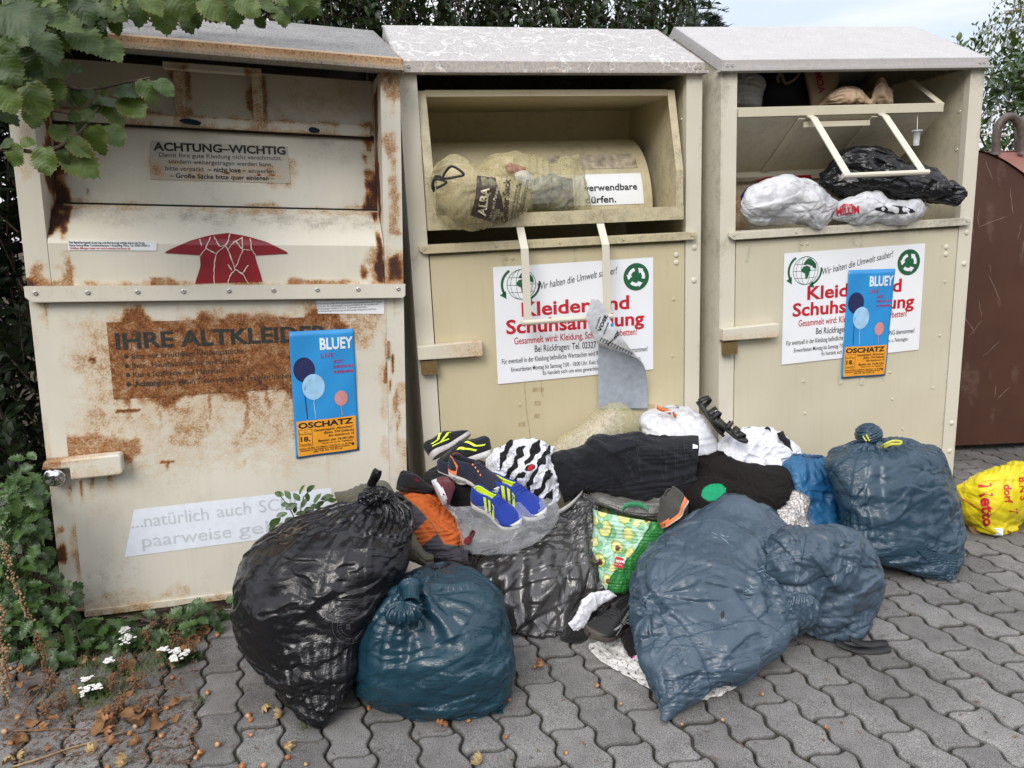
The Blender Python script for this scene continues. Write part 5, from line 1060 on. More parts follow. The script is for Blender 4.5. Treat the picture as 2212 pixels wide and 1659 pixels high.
pk_, _ = soft('pink_cloth', [(530, 1085, 540, 1105, 1.915, .006), (560, 1080, 570, 1115, 1.91, .010), (598, 1085, 600, 1112, 1.91, .006)], zD, mat_cloth('pink_cloth', (.50, .07, .28), 200), 'scrap of pink patterned cloth at the torn edge', 'cloth', seed=38, nu=40, nv=30, amp=.003)
# grey nylon bundle seen between jeans and shopping bag, and sparkly bag
gb, _ = soft('plastic_bundle', [(1800, 860, 1780, 900, 2.46, .03), (1900, 860, 1850, 960, 2.45, .06), (2040, 900, 1990, 1010, 2.44, .08), (2200, 930, 2180, 1060, 2.44, .10), (2400, 900, 2400, 1100, 2.45, .10), (2560, 890, 2560, 1100, 2.46, .08), (2640, 930, 2640, 1050, 2.47, .03)], zA, mat_film('smoky_film', (.10, .10, .09), (.16, .155, .14), .22, .7, .35), 'smoky grey plastic bundle wedged under the jeans', 'plastic bag', None, seed=39, eu=.1, ev=.12, amp=.01, nsc=(12, 26))
def mat_sparkle():
    m, nt, b, o = nodes('sparkly_silver_film'); g = G(nt); v = g.obj(); n = g.noise(140, 3, .7, v); c = g.mix(g.map(n, .35, .7), (.30, .27, .25), (.80, .77, .75)); nt.links.new(c, b.inputs['Base Color']); setp(b, rough=.25, metal=.6); nt.links.new(g.bump(n, .8, .006), b.inputs['Normal']); return m
sv, _ = soft('foil_bag', [(1740, 862, 1862, 905, 2.50, .02), (1660, 940, 1876, 950, 2.48, .04), (1560, 1010, 1850, 1050, 2.45, .05), (1600, 1080, 1870, 1130, 2.43, .05), (1680, 1180, 1885, 1190, 2.40, .05), (1700, 1300, 1860, 1300, 2.37, .04)], zB, mat_sparkle(), 'sparkly silver foil bag between the fleece and the mid blue bag', 'foil bag', None, seed=40, eu=.12, ev=.12, amp=.010, nsc=(12, 24))
# black backpack strap trailing on the paving
V, F = ribbon('x', None, [gnd(*zD(x, y), z) for x, y, z in ((1790, 990, .02), (1840, 1015, .012), (1920, 1042, .006), (2010, 1050, .006), (2090, 1040, .008), (2125, 1030, .008), (2110, 1005, .010), (2000, 1010, .012), (1930, 1000, .02), (1880, 975, .04))], .026, BLACKC, (.1, 1, .25)); o = wmesh('webbing_strap', V, F, plain('black_webbing', (.012, .012, .013), .6, bump=.6, bs=300), 'black webbing strap trailing from the torn bag onto the paving', 'strap', None); solid(o, .002)
V, F = ribbon('x', None, [at(*zA(x, y), d) for x, y, d in ((1500, 1045, 2.36), (1560, 1010, 2.37), (1640, 950, 2.38), (1690, 900, 2.40), (1715, 870, 2.42))], .020, None, (.3, .2, .9)); o = wmesh('grey_strap', V, F, plain('pale_webbing', (.40, .39, .36), .7), 'pale grey strap over the shiny grey black bag', 'strap', None); solid(o, .002)
# white bag with orange ties
WFILM = mat_film('white_film', (.56, .57, .60), (.66, .67, .70), .30, .5, .3, var=.1)
for b_ in WFILM.node_tree.nodes:
    if b_.type == 'BSDF_PRINCIPLED': setp(b_, sss=.35); b_.inputs['Subsurface Radius'].default_value = (.02, .02, .022); b_.inputs['Subsurface Scale'].default_value = .6
wb, XW = soft('refuse_sack', [(600, 128, 760, 124, 2.86, .04), (470, 170, 880, 165, 2.85, .09), (415, 230, 975, 230, 2.83, .12), (420, 300, 1030, 310, 2.81, .14), (440, 390, 1065, 400, 2.79, .15), (480, 480, 1078, 490, 2.77, .15), (560, 600, 1075, 580, 2.75, .15), (560, 900, 1060, 900, 2.7, .14), (600, 1100, 1000, 1100, 2.66, .10)], zB, WFILM, 'white plastic sack with orange ties, behind the jeans', 'plastic sack', None, crease=dict(seed=16, rays=[(at(*zB(700, 190), 2.72), 30, .03, .24)], n=50, along=(.3, 0, 1), jit=.6, amp=(.002, .006)), levels=3, iters=(200, 60, 25), kb=(.2, .25, .2), teth=(.008, .01, .01), nsc=(7, 15, 30), nu=224, nv=176, eu=.05, ev=.06, amp=.012, seed=45)
ORT = plain('orange_tape', (.60, .12, .02), .5)
ribbon('tie_tape', wb, [at(*zB(x, y), d) for x, y, d in ((560, 128, 2.74), (600, 150, 2.73), (650, 165, 2.72), (700, 190, 2.715), (730, 210, 2.715))], .016, ORT, (.2, .2, 1))
ribbon('tie_tape', wb, [at(*zB(x, y), d) for x, y, d in ((570, 190, 2.72), (620, 178, 2.71), (680, 170, 2.71), (715, 165, 2.71))], .006, WFILM, (0, .2, 1)); ribbon('tie_tape', wb, [at(*zB(x, y), d) for x, y, d in ((690, 170, 2.70), (690, 195, 2.70), (700, 215, 2.70))], .007, WFILM, (1, .2, 0))
# translucent film
def mat_clear(name, tint, alpha=.25, rough=.12, white=.0):
    m, nt, b, o = nodes(name); g = G(nt); v = g.obj(); n = g.noise(9, 4, .6, v, 1.0); n3 = g.noise(8, 4, .6, v)
    b.inputs['Base Color'].default_value = (*tint, 1); setp(b, rough=rough, spec=.6)
    tr = g.n('ShaderNodeBsdfTransparent'); tr.inputs[0].default_value = (*[min(1, .80 + .2 * t) for t in tint], 1); mx = g.n('ShaderNodeMixShader')
    lw = g.n('ShaderNodeLayerWeight'); lw.inputs[0].default_value = .35; cr = g.math('MULTIPLY', g.map(g.math('ABSOLUTE', g.math('SUBTRACT', n, .5)), 0, .018, 1, 0), .11); f = g.math('ADD', g.math('ADD', cr, g.map(n3, .35, .7, alpha * .6, alpha * 1.3)), g.math('MULTIPLY', lw.outputs['Facing'], .28), True)
    bn = g.bump(g.math('ABSOLUTE', g.math('SUBTRACT', n, .5)), .6, .008); nt.links.new(bn, b.inputs['Normal'])
    nt.links.new(f, mx.inputs[0]); nt.links.new(tr.outputs[0], mx.inputs[1]); nt.links.new(b.outputs[0], mx.inputs[2]); nt.links.new(mx.outputs[0], o.inputs[0]); return m
CLEAR = mat_clear('clear_film', (.80, .82, .86), .13); SACKY = mat_clear('yellow_sack_film', (.66, .62, .38), .22, .14)
cs, _ = soft('clear_sack', [(1440, 470, 1465, 510, 2.66, .02), (1520, 400, 1500, 700, 2.66, .07), (1640, 320, 1600, 760, 2.67, .10), (1760, 230, 1720, 780, 2.68, .12), (1860, 150, 1840, 780, 2.69, .13), (1960, 108, 1960, 780, 2.70, .14), (2060, 108, 2070, 780, 2.71, .14), (2150, 165, 2160, 760, 2.72, .12), (2210, 270, 2210, 700, 2.73, .05)], zA, SACKY, 'translucent yellow sack holding a fluffy pale cushion', 'plastic sack', None, levels=3, iters=(160, 60, 25), kb=(.2, .25, .2), teth=(.01, .01, .01), nsc=(7, 15, 30), nu=200, nv=150, eu=.05, ev=.06, amp=.012, seed=47)
cu_, XQ = soft('cushion', [(1475, 470, 1500, 560, 2.68, .04), (1580, 400, 1580, 600, 2.68, .05), (1720, 300, 1700, 600, 2.69, .06), (1860, 215, 1840, 560, 2.70, .07), (1980, 165, 1960, 500, 2.71, .06), (2060, 200, 2040, 400, 2.72, .03)], zA, plain('pale_plush', (.62, .56, .52), .95, bump=.8, bs=120), 'fluffy off white cushion inside the yellow translucent sack', 'cushion', None, seed=48)
V, F = film_mesh(XQ); rs = np.random.RandomState(4); Nn = vnormals(XQ).reshape(-1, 3); hv, hf = [], []
for i in rs.randint(0, len(Nn), 2600):
    p = V[i]; d = Nn[i] + rs.normal(size=3) * .7; d /= np.linalg.norm(d); l = rs.uniform(.012, .024); s_ = np.cross(d, rs.normal(size=3)); s_ /= np.linalg.norm(s_); b2 = p + d * l + rs.normal(size=3) * .004; k = len(hv)
    hv += [p - s_ * .0009, p + s_ * .0009, (p + b2) / 2 + s_ * .0008 + Nn[i] * .002, (p + b2) / 2 - s_ * .0008 + Nn[i] * .002, b2]; hf += [(k, k + 1, k + 2, k + 3), (k + 3, k + 2, k + 4)]
wpart('plush_pile', cu_, hv, hf, plain('plush_hair', (.66, .60, .56), .9), False)
cb, _ = soft('clear_bag', [(500, 950, 1400, 905, 2.36, .10), (560, 1010, 1470, 960, 2.35, .12), (620, 1070, 1492, 1030, 2.33, .13), (650, 1150, 1465, 1110, 2.31, .13), (668, 1230, 1370, 1215, 2.28, .12), (690, 1305, 1240, 1290, 2.26, .10), (740, 1355, 1120, 1340, 2.24, .07), (830, 1372, 1000, 1360, 2.23, .03)], zA, CLEAR, 'clear plastic bag cradling the pair of blue trainers', 'plastic bag', None, cap=(False, True), levels=3, iters=(160, 60, 25), kb=(.2, .25, .2), teth=(.012, .012, .012), nsc=(7, 15, 30), nu=220, nv=140, eu=.08, ev=.09, amp=.014, seed=49)

# ------------------------------------------------------------------ shoes
SH = 'shoes thrown on the heap'
def frame(heel, toe, up):
    X = np.array(toe, float) - heel; L = np.linalg.norm(X); X /= L; Z = np.array(up, float); Z -= X * (Z @ X); Z /= np.linalg.norm(Z); Y = np.cross(Z, X)
    return np.stack([X, Y, Z], 1), L
def sole_half(t, side):
    """half width of a shoe sole along its length t (0 heel..1 toe), side +1 outer, -1 inner; length 1"""
    k = np.array([0, .02, .06, .14, .25, .38, .5, .62, .74, .84, .92, .97, 1.0]); a = np.array([0, .055, .092, .118, .118, .112, .122, .146, .160, .150, .115, .07, .0]); b = np.array([0, .055, .092, .115, .108, .085, .090, .122, .145, .145, .115, .07, .0])
    return np.interp(t, k, a if side > 0 else b)
def shoe(name, heel, toe, up, label, upper, sole, lining, lace=None, mid=None, high=False, wscale=1.0, open_=.46, hsc=1.0, group=SH, lace_n=5):
    wscale, hsc = wscale * 1.32, hsc * 1.30
    M, L = frame(np.array(heel), toe, up); r = empty(name, heel, label, 'shoe', group)
    def W(P): return np.asarray(P, float) * L @ M.T
    ns, na = 44, 40; ts = (1 - np.cos(np.linspace(0, np.pi, ns))) / 2; ts = np.clip(ts, .004, .996)
    spring = lambda t: .035 * sstep(.72, 1, t) ** 1.5 + .008 * sstep(.2, 0, t)
    th = lambda t: np.interp(t, [0, .12, .45, .8, 1], [.115, .118, .085, .075, .07]) * hsc
    # sole
    rings = []
    for t in ts:
        o_, i_ = sole_half(t, 1) * wscale, -sole_half(t, -1) * wscale; z0 = spring(t); z1 = z0 + th(t); fl = .006
        rings.append([(t, o_, z0 + .012), (t, o_ + fl, z0 + .4 * th(t)), (t, o_ + fl * .4, z1 - .006), (t, o_ * .95, z1), (t, i_ * .95, z1), (t, i_ - fl * .4, z1 - .006), (t, i_ - fl, z0 + .4 * th(t)), (t, i_, z0 + .012), (t, i_ * .9, z0), (t, i_ * .3, z0 + .006 * ((int(t * 30)) % 2)), (t, o_ * .3, z0 + .006 * ((int(t * 30)) % 2)), (t, o_ * .9, z0)])
    R_ = np.array(rings); nk = R_.shape[1]; mesh('sole', W(R_.reshape(-1, 3)), gridf(ns, nk, wrap=True) + [tuple(range(nk))[::-1], tuple((ns - 1) * nk + k for k in range(nk))], sole, r, True)
    if mid is not None:
        st = []; 
        for sd in (1, -1):
            V = [(t, sd * (sole_half(t, sd) * wscale + .0095), spring(t) + th(t) * q) for t in ts for q in (.08, .26)]; st.append((V, gridf(ns, 2)))
        mb = MB(); [mb.add(W(V), F) for V, F in st]; mb.build('outsole_line', mid, r)
    # upper with an opening at the ankle
    hh = np.array([[0, .235], [.03, .275], [.1, .285], [.2, .27], [.3, .275], [.42, .295], [.52, .27], [.62, .215], [.74, .165], [.86, .125], [.95, .085], [1, .05]]); hh = hh * [1, hsc]
    if high: hh = np.array([[0, .40], [.03, .47], [.1, .49], [.2, .475], [.3, .47], [.40, .44], [.5, .34], [.62, .24], [.74, .185], [.86, .145], [.95, .10], [1, .05]])
    H = np.interp(ts, hh[:, 0], hh[:, 1]); kk = np.exp(-np.linspace(-2, 2, 7) ** 2); kk /= kk.sum(); H = np.convolve(np.pad(H, 3, 'edge'), kk, 'valid')
    up_, ln_ = [], []
    ang = np.linspace(0, 1, na)
    for t, h in zip(ts, H):
        o_, i_ = sole_half(t, 1) * wscale * .97, -sole_half(t, -1) * wscale * .97; z0 = spring(t) + th(t) * .75; op = 1 - sstep(open_ - .06, open_ + .05, t); tongue = sstep(open_ - .05, open_ + .22, t)
        cl = .42 + .16 * (t < .1) * 0   # collar narrows towards the top
        a = np.pi * (ang - .5)                              # -90..90 deg
        y = np.where(a > 0, o_, -i_ * -1 if False else -i_) ; yc = np.sin(a); zc = np.cos(a)
        p = 2.6; yc = np.sign(yc) * np.abs(yc) ** (2 / p); zc = np.abs(zc) ** (2 / p)
        taper = 1 - (.30 if not high else .22) * zc ** 2 * (1 - sstep(.5, .8, t))
        Y = np.where(yc > 0, o_ * yc, -i_ * yc) * taper; Zz = z0 + (h - z0) * zc
        cut = np.abs(ang - .5) < .20                         # the part removed for the foot
        w = np.clip((.20 - np.abs(ang - .5)) / .20, 0, 1)
        rim = z0 + (h - z0) * (np.cos(np.pi * .20) ** (2 / p))
        Zc = np.where(cut, np.maximum(rim - (rim - z0 - .02) * np.minimum(1, w * 4.0), z0 + .015), Zz)
        Yc = np.where(cut, np.where(ang > .5, 1, -1) * np.abs(np.where(ang > .5, o_, -i_) * (np.sin(np.pi * .20) ** (2 / p)) * taper * np.clip(1 - w * .9, .02, 1)), Y)
        Zf = op * Zc + (1 - op) * Zz; Yf = op * Yc + (1 - op) * Y
        up_.append(np.stack([np.full(na, t), Yf, Zf], 1))
    U = np.array(up_); F = np.array(gridf(ns, na)); fi, fj = F[:, 0] // na, F[:, 0] % na
    inside = (np.abs(ang[fj] + .5 / (na - 1) - .5) < .205) & (ts[fi] < open_)
    P = W(U.reshape(-1, 3)); fo = [tuple(q) for q in F[~inside].tolist()]; fi_ = [tuple(q) for q in F[inside].tolist()]
    o = mesh('upper', P, fo, upper, r, True); solid(o, .0025 if L > .1 else .001, 1)
    mesh('lining', P, fi_, lining, r, True)
    # padded collar
    c0 = int(round(.30 * (na - 1))); c1 = na - 1 - c0; m = int((ts < open_).sum())
    path = np.concatenate([U[:m, c0], U[:m, c1][::-1]])[:]
    path = np.concatenate([U[m - 1:0:-1, c0], U[:1, [c0, c1]].mean(1) + [.012, 0, .0], U[1:m, c1]]); mb = MB(); mb.tube(W(path), .016 * L, 8); mb.build('collar', lining if lace is None or True else upper, r, True)
    if lace:
        mb = MB(); tt = np.linspace(open_ - .03, open_ + .20, lace_n + 1)
        def top(t, off): i = int(np.argmin(np.abs(ts - t))); j = int(round((.5 + off) * (na - 1))); q = U[i, np.clip(j, 0, na - 1)].copy(); return q + [0, q[1] * .04, .012]
        for a, b in zip(tt[:-1], tt[1:]):
            for s_ in (1, -1):
                q = np.array([top(a, .17 * s_), top((a + b) / 2, .06 * s_) + [0, 0, .012], top((a + b) / 2, -.06 * s_) + [0, 0, .012], top(b, -.17 * s_)]); mb.tube(W(q), .008 * L, 6)
        for s_ in (1, -1):   # bow loops
            q = np.array([top(tt[0], .02 * s_), top(tt[0], .1 * s_) + [.06, .05 * s_, .06], top(tt[0], .12 * s_) + [.14, .11 * s_, .03], top(tt[0], .1 * s_) + [.10, .16 * s_, -.03]]); mb.tube(W(q), .007 * L, 6)
        mb.build('laces', lace, r, True)
    r['L'] = L
    def side(sheet, sd=1, out=.012, nm='stripe', mat=None):
        """flat shapes in (along 0..1, up 0..1) wrapped onto the outer (+1) or inner (-1) flank"""
        V = sheet.verts(); t = np.clip(V[:, 0], .01, .98); o_ = np.array([sole_half(q, sd) for q in t]) * wscale; h = np.interp(t, ts, H); z0 = spring(t) + th(t) * .75; a = np.clip(V[:, 1], 0, 1) * .42 * np.pi
        p = 2.6; yc = np.cos(a) ** (2 / p); zc = np.sin(a) ** (2 / p); tap = 1 - (.30 if not high else .22) * zc ** 2 * (1 - sstep(.5, .8, t))
        return mesh(nm, W(np.stack([t, sd * (o_ * yc * tap * .97 + out), z0 + (h - z0) * zc], 1)), sheet.f, mat, r)
    def on_mid(sheet, sd=1, out=.012, nm='lettering', mat=None):
        V = sheet.verts(); t = V[:, 0]; o_ = np.array([sole_half(q, sd) for q in t]) * wscale; return mesh(nm, W(np.stack([t, sd * (o_ + out), spring(t) + th(t) * V[:, 1]], 1)), sheet.f, mat, r)
    return r, side, on_mid
def strip_(sh, pts, w): 
    P = np.array(pts, float); t = np.linspace(0, len(P) - 1, 12 * (len(P) - 1) + 1); sh.line(np.stack([np.interp(t, range(len(P)), P[:, c]) for c in (0, 1)], 1), w); return sh
Mw = plain('white_rubber', (.62, .61, .59), .55, var=.12, vs=60); Mg = plain('grey_sole', (.46, .43, .43), .6, var=.1, vs=60); Mk = mat_cloth('black_mesh', (.013, .014, .017), 700, .75, .2, .5)
Mn = mat_cloth('navy_mesh', (.016, .018, .034), 700, .75, .2, .5); Mb = mat_cloth('royal_blue_mesh', (.008, .032, .26), 700, .6, .15, .5); Ml = plain('lime_trim', (.62, .74, .04), .5); Mo = plain('orange_panel', (.75, .20, .06), .55); Mr = mat_cloth('dark_red_mesh', (.11, .008, .016), 380, .7, .3, .8)
Mkr = plain('black_rubber', (.016, .016, .016), .55); Mbr = plain('brown_grey_rubber', (.07, .058, .05), .6)
# black and lime pair on top, soles showing
def sneak(name, heel, toe, up, label, **k): return shoe(name, heel, toe, up, label, **k)
r, sd, om = shoe('running_shoe', at(*zA(420, 585), 2.56), at(*zA(760, 385), 2.66), (-.62, .30, .62), 'black and lime running shoe on its side, grey sole towards us', Mk, Mg, plain('blue_lining', (.02, .05, .25), .8), Mk, hsc=1.15)
for q in (1, -1):
    s = Sheet2D(); strip_(s, [(.12, .25), (.3, .35), (.45, .75)], .07); strip_(s, [(.3, .12), (.5, .35), (.62, .7)], .06); strip_(s, [(.1, .12), (.3, .14), (.5, .12)], .05); sd(s, q, .024, 'flash', Ml)
r, sd, om = shoe('running_shoe', at(*zA(935, 545), 2.55), at(*zA(470, 650), 2.50), (.05, .15, .95), 'black and lime running shoe with white sole, under its twin', Mk, Mw, plain('blue_lining', (.02, .05, .25), .8), Mk, hsc=1.1)
for q in (1, -1):
    s = Sheet2D(); strip_(s, [(.12, .25), (.3, .35), (.45, .75)], .07); strip_(s, [(.3, .12), (.5, .35), (.62, .7)], .06); sd(s, q, .024, 'flash', Ml)
# navy pair with orange heel
r, sd, om = shoe('trainer', at(*zA(570, 700), 2.44), at(*zA(1010, 880), 2.33), (.28, -.30, .88), 'dark navy trainer with orange heel and white sole', Mn, Mw, Mk, Mn, hsc=1.1)
for q in (1, -1):
    s = Sheet2D()
    for t0, t1 in zip(np.linspace(.0, .24, 9)[:-1], np.linspace(.0, .24, 9)[1:]): s.poly([(t0, .0), (t1, .0), (t1, .96 - t1 * 2.2), (t0, .96 - t0 * 2.2)])
    sd(s, q, .022, 'heel_panel', Mo)
    s = Sheet2D(); s.text('Bench', .18, .28, .38 * .5, w=.24, bold=.03); 
    V = s.verts(); 
    om(s, q, .014, 'lettering', plain('grey_print', (.16, .16, .17), .6))
    s = Sheet2D()
    for t in (.47, .53, .59, .65): s.rect(t, t + .025, .78, .92)
    sd(s, q, .026, 'eyelet_tab', Mo)
r, sd, om = shoe('trainer', at(*zA(480, 690), 2.50), at(*zA(760, 800), 2.40), (.1, -.2, .95), 'dark navy trainer with white heel, left twin of the orange heeled one', Mn, Mw, Mk, None, hsc=1.1)
# dark red slip-on standing on its side
r, sd, om = shoe('slip_on_shoe', at(*zA(430, 830), 2.42), at(*zA(475, 900), 2.26), (.93, .0, .33), 'dark red mesh slip-on shoe lying on its side beside the jacket', Mr, Mw, Mk, None, mid=plain('pale_blue_line', (.4, .45, .6), .5), wscale=1.25, hsc=1.1)
# black shoe with red lettering, behind the black bag
r, sd, om = shoe('black_shoe', at(*zA(110, 850), 2.36), at(*zA(420, 860), 2.46), (.0, -.15, 1), 'black leather shoe with small red lettering behind the knot of the black bag', Mk, Mkr, Mk, Mk, high=True)
s = Sheet2D(); s.text('urban', .30, .35, .12, w=.16, bold=.02); sd(s, -1, .02, 'lettering', RED_INK)
# blue pair in the clear bag
for (h_, t_, u_, lab) in (((at(*zA(775, 950), 2.34)), at(*zA(1165, 1190), 2.20), (.22, -.42, .86), 'royal blue trainer with lime stripes, lower one in the clear bag'), ((at(*zA(890, 880), 2.40)), at(*zA(1385, 1110), 2.25), (.25, -.35, .86), 'royal blue trainer with lime lining, upper one in the clear bag')):
    r, sd, om = shoe('blue_trainer', h_, t_, u_, lab, Mb, Mw, Ml, Mb, hsc=1.05)
    for q in (1, -1):
        s = Sheet2D()
        for t0 in (.40, .50, .60):
            s.poly([(t0, .02), (t0 + .055, .02), (t0 - .02, .62), (t0 - .075, .62)])
        sd(s, q, .026, 'stripe', Ml)
# grey and orange walking shoe behind the torn bag
r, sd, om = shoe('walking_shoe', at(*zB(800, 960), 2.36), at(*zB(660, 1180), 2.22), (-.72, -.15, .60), 'grey suede walking shoe with an orange sole, behind the shopping bag', mat_cloth('grey_suede', (.05, .048, .042), 200, .9), Mo, Mk, None, mid=Mg, hsc=1.35, wscale=1.2)
# black hiking boot
r, sd, om = shoe('hiking_boot', at(*zD(540, 890), 2.05), at(*zD(272, 985), 1.90), (.02, -.10, 1), 'black hiking boot with white curved lines, in front of the torn bag', plain('black_nubuck', (.012, .012, .013), .6, bump=.4, bs=300), Mbr, Mk, Mk, high=True, wscale=1.0, hsc=1.15)
for q in (1, -1):
    s = Sheet2D(); strip_(s, [(.25, .55), (.40, .38), (.55, .32), (.70, .45)], .022); strip_(s, [(.25, .05), (.40, .24), (.55, .27), (.72, .10)], .022); strip_(s, [(.28, .62), (.42, .45), (.58, .40), (.72, .55)], .016); strip_(s, [(.30, .0), (.42, .17), (.56, .2), (.70, .02)], .016); sd(s, q, .022, 'piping', WHITE_SHEET)
r, sd, om = shoe('red_shoe', at(*zA(770, 1215), 2.20), at(*zA(700, 1320), 2.16), (.3, -.5, .8), 'dark red shoe at the bottom of the clear bag', Mr, Mkr, Mk, None)
# black strappy sandals
def sandal(heel, toe, up, label, straps):
    M, L = frame(np.array(heel), toe, up); r = empty('sandal', heel, label, 'sandal', SH); W = lambda P: np.asarray(P, float) * L @ M.T
    ts = np.linspace(.005, .995, 30); V = [(t, y, z + .03 * sstep(.7, 1, t)) for t in ts for (y, z) in ((sole_half(t, 1) * 1.05, 0), (sole_half(t, 1) * 1.05, .06 + .05 * (1 - sstep(.2, .6, t))), (-sole_half(t, -1) * 1.05, .06 + .05 * (1 - sstep(.2, .6, t))), (-sole_half(t, -1) * 1.05, 0))]
    mesh('sole', W(V), gridf(30, 4, wrap=True) + [(0, 1, 2, 3), tuple(116 + k for k in (3, 2, 1, 0))], Mkr, r, True)
    for (t0, t1, h, w) in straps:
        a = np.linspace(0, np.pi, 16); V = []
        for e in (-w / 2, w / 2):
            for q in a:
                t = t0 + (t1 - t0) * q / np.pi + e; hw = (sole_half(t0, 1) + sole_half(t0, -1)) / 2 * 1.08; V.append((t, hw * math.cos(q), .07 + h * math.sin(q)))
        o = mesh('strap', W(V), gridf(2, 16), plain('black_leather', (.012, .012, .012), .45, bump=.4, bs=120), r, True); solid(o, .003, 0)
    mb = MB()
    for k in range(9):
        q = .6 + k * .22; t = .42; hw = (sole_half(t, 1) + sole_half(t, -1)) / 2 * 1.08; c = W([(t + .03, hw * math.cos(q), .075 + .20 * math.sin(q))])[0]; a = np.linspace(0, 2 * np.pi, 6, endpoint=False); mb.tube([c, c + M[:, 2] * .003], .0022, 6)
    mb.build('stud_row', STEEL, r); return r
sandal(at(*zB(1020, 230), 2.74), at(*zB(1335, 455), 2.66), (.45, -.25, .85), 'black strappy sandal lying sole down over the white shirts', [(.80, .72, .10, .17), (.60, .66, .14, .14), (.42, .46, .16, .12), (.12, .07, .20, .09)])
sandal(at(*zB(895, 90), 2.86), at(*zB(1120, 400), 2.74), (.85, -.1, .5), 'black studded sandal leaning against the gap between the khaki banks', [(.80, .72, .12, .18), (.60, .66, .16, .15), (.36, .44, .22, .14), (.14, .07, .24, .10)])

# ------------------------------------------------------------------ bags stuffed in the chutes
HB = 'bags stuffed in the chutes'
YS = mat_clear('yellow_recycling_film', (.66, .61, .37), .24, .12)
alba, XA = soft('recycling_sack', [(320, 1190, 324, 1262, 2.72, .02), (350, 1105, 345, 1400, 2.71, .07), (440, 1035, 430, 1490, 2.71, .12), (540, 1062, 540, 1523, 2.72, .13), (640, 1122, 650, 1512, 2.74, .13), (760, 1132, 760, 1472, 2.76, .12), (870, 1190, 860, 1432, 2.78, .10), (950, 1262, 940, 1387, 2.80, .06), (988, 1300, 982, 1340, 2.81, .02)], z3, YS, 'yellow recycling sack with brown print and black ties, hanging over the chute rail', 'recycling sack', HB, crease=dict(seed=24, n=44, along=(1, 0, -.4), jit=.8, ln=(.08, .24), amp=(.002, .006), w=(.005, .06), zmin=None), nu=224, nv=200, levels=3, iters=(160, 60, 25), kb=(.2, .25, .2), teth=(.012, .012, .012), nsc=(7, 15, 30), eu=lambda v, u: .05 + .25 * np.exp(-(v / .1) ** 2) + 0 * u, ev=.07, amp=.012, seed=71, zmin=None)
soft_in = mat_cloth('tan_clothes', (.52, .44, .27), 200); ia, _ = soft('bundle_of_clothes', [(360, 1180, 362, 1330, 2.73, .05), (450, 1100, 450, 1440, 2.73, .09), (560, 1110, 560, 1470, 2.74, .10), (680, 1170, 680, 1460, 2.76, .10), (800, 1190, 800, 1420, 2.78, .08), (900, 1260, 890, 1380, 2.80, .04)], z3, soft_in, 'tan bundle inside the printed yellow recycling sack', 'clothes', HB, seed=72, zmin=None, eu=.15, ev=.15)
VA, FA = film_mesh(XA); BRN = plain('brown_print', (.055, .038, .026), .5)
pr = PicSheet(); pr.poly([z3(*p) for p in ((612, 1155), (648, 1150), (700, 1178), (735, 1170), (750, 1225), (775, 1300), (785, 1360), (760, 1440), (740, 1475), (690, 1462), (620, 1440), (568, 1418), (590, 1360), (606, 1290))]) if False else None
for (a, b, c, d) in zip(((612, 1155), (608, 1230), (600, 1310), (585, 1365)), ((735, 1170), (752, 1240), (778, 1310), (784, 1370)), ((752, 1240), (778, 1310), (784, 1370), (742, 1474)), ((608, 1230), (600, 1310), (585, 1365), (568, 1418))):
    n = 8
    for i in range(n): 
        f = lambda p, q, t: (p[0] + (q[0] - p[0]) * t, p[1] + (q[1] - p[1]) * t); pr.poly([z3(*f(a, b, i / n)), z3(*f(a, b, (i + 1) / n)), z3(*f(d, c, (i + 1) / n)), z3(*f(d, c, i / n))])
decal(VA, FA, pr, 'print_panel', BRN, alba, .004)
pr = PicSheet(); s = Sheet2D(); s.text('ALBA', 0, 0, 17, bold=.05); pr.put(s, *z3(668, 1425), 82)
s = Sheet2D(); s.text('Wir sind Partner', 0, 0, 7); pr.put(s, *z3(712, 1440), 78); decal(VA, FA, pr, 'lettering', plain('pale_print', (.58, .52, .36), .5), alba, .007)
pr = PicSheet(); s = Sheet2D(); s.text('Gelber Sack', 0, 0, 14, bold=.05, w=96); pr.put(s, *z3(812, 1470), 86)
for k, tx in enumerate(('für gebrauchte Verpackungen mit', 'Kunststoffe und Verbundstoffe', 'METALLE', 'VERBUNDSTOFFE')):
    s = Sheet2D(); s.text(tx, 0, 0, 5.5, bold=.02, w=78 if k != 2 else 30); pr.put(s, *z3(842 + k * 24, 1452 - k * 12), 80)
decal(VA, FA, pr, 'lettering', BRN, alba, .004)
mb = MB()
for q in ([(330, 1255, 2.70), (322, 1200, 2.68), (350, 1160, 2.67), (400, 1175, 2.66), (470, 1165, 2.655), (525, 1150, 2.65), (490, 1115, 2.65), (445, 1095, 2.65), (405, 1130, 2.66), (380, 1180, 2.66)], [(330, 1260, 2.69), (318, 1230, 2.68), (335, 1180, 2.67), (410, 1200, 2.66), (345, 1240, 2.67)]):
    P = np.array([at(*z3(x, y), d - .10) for x, y, d in q]); P = catmull(np.c_[P, P], 60)[:, :3]; mb.tube(P, .0045, 6)
V = mb.verts(); wpart('tie', alba, V, mb.f, Mkr)
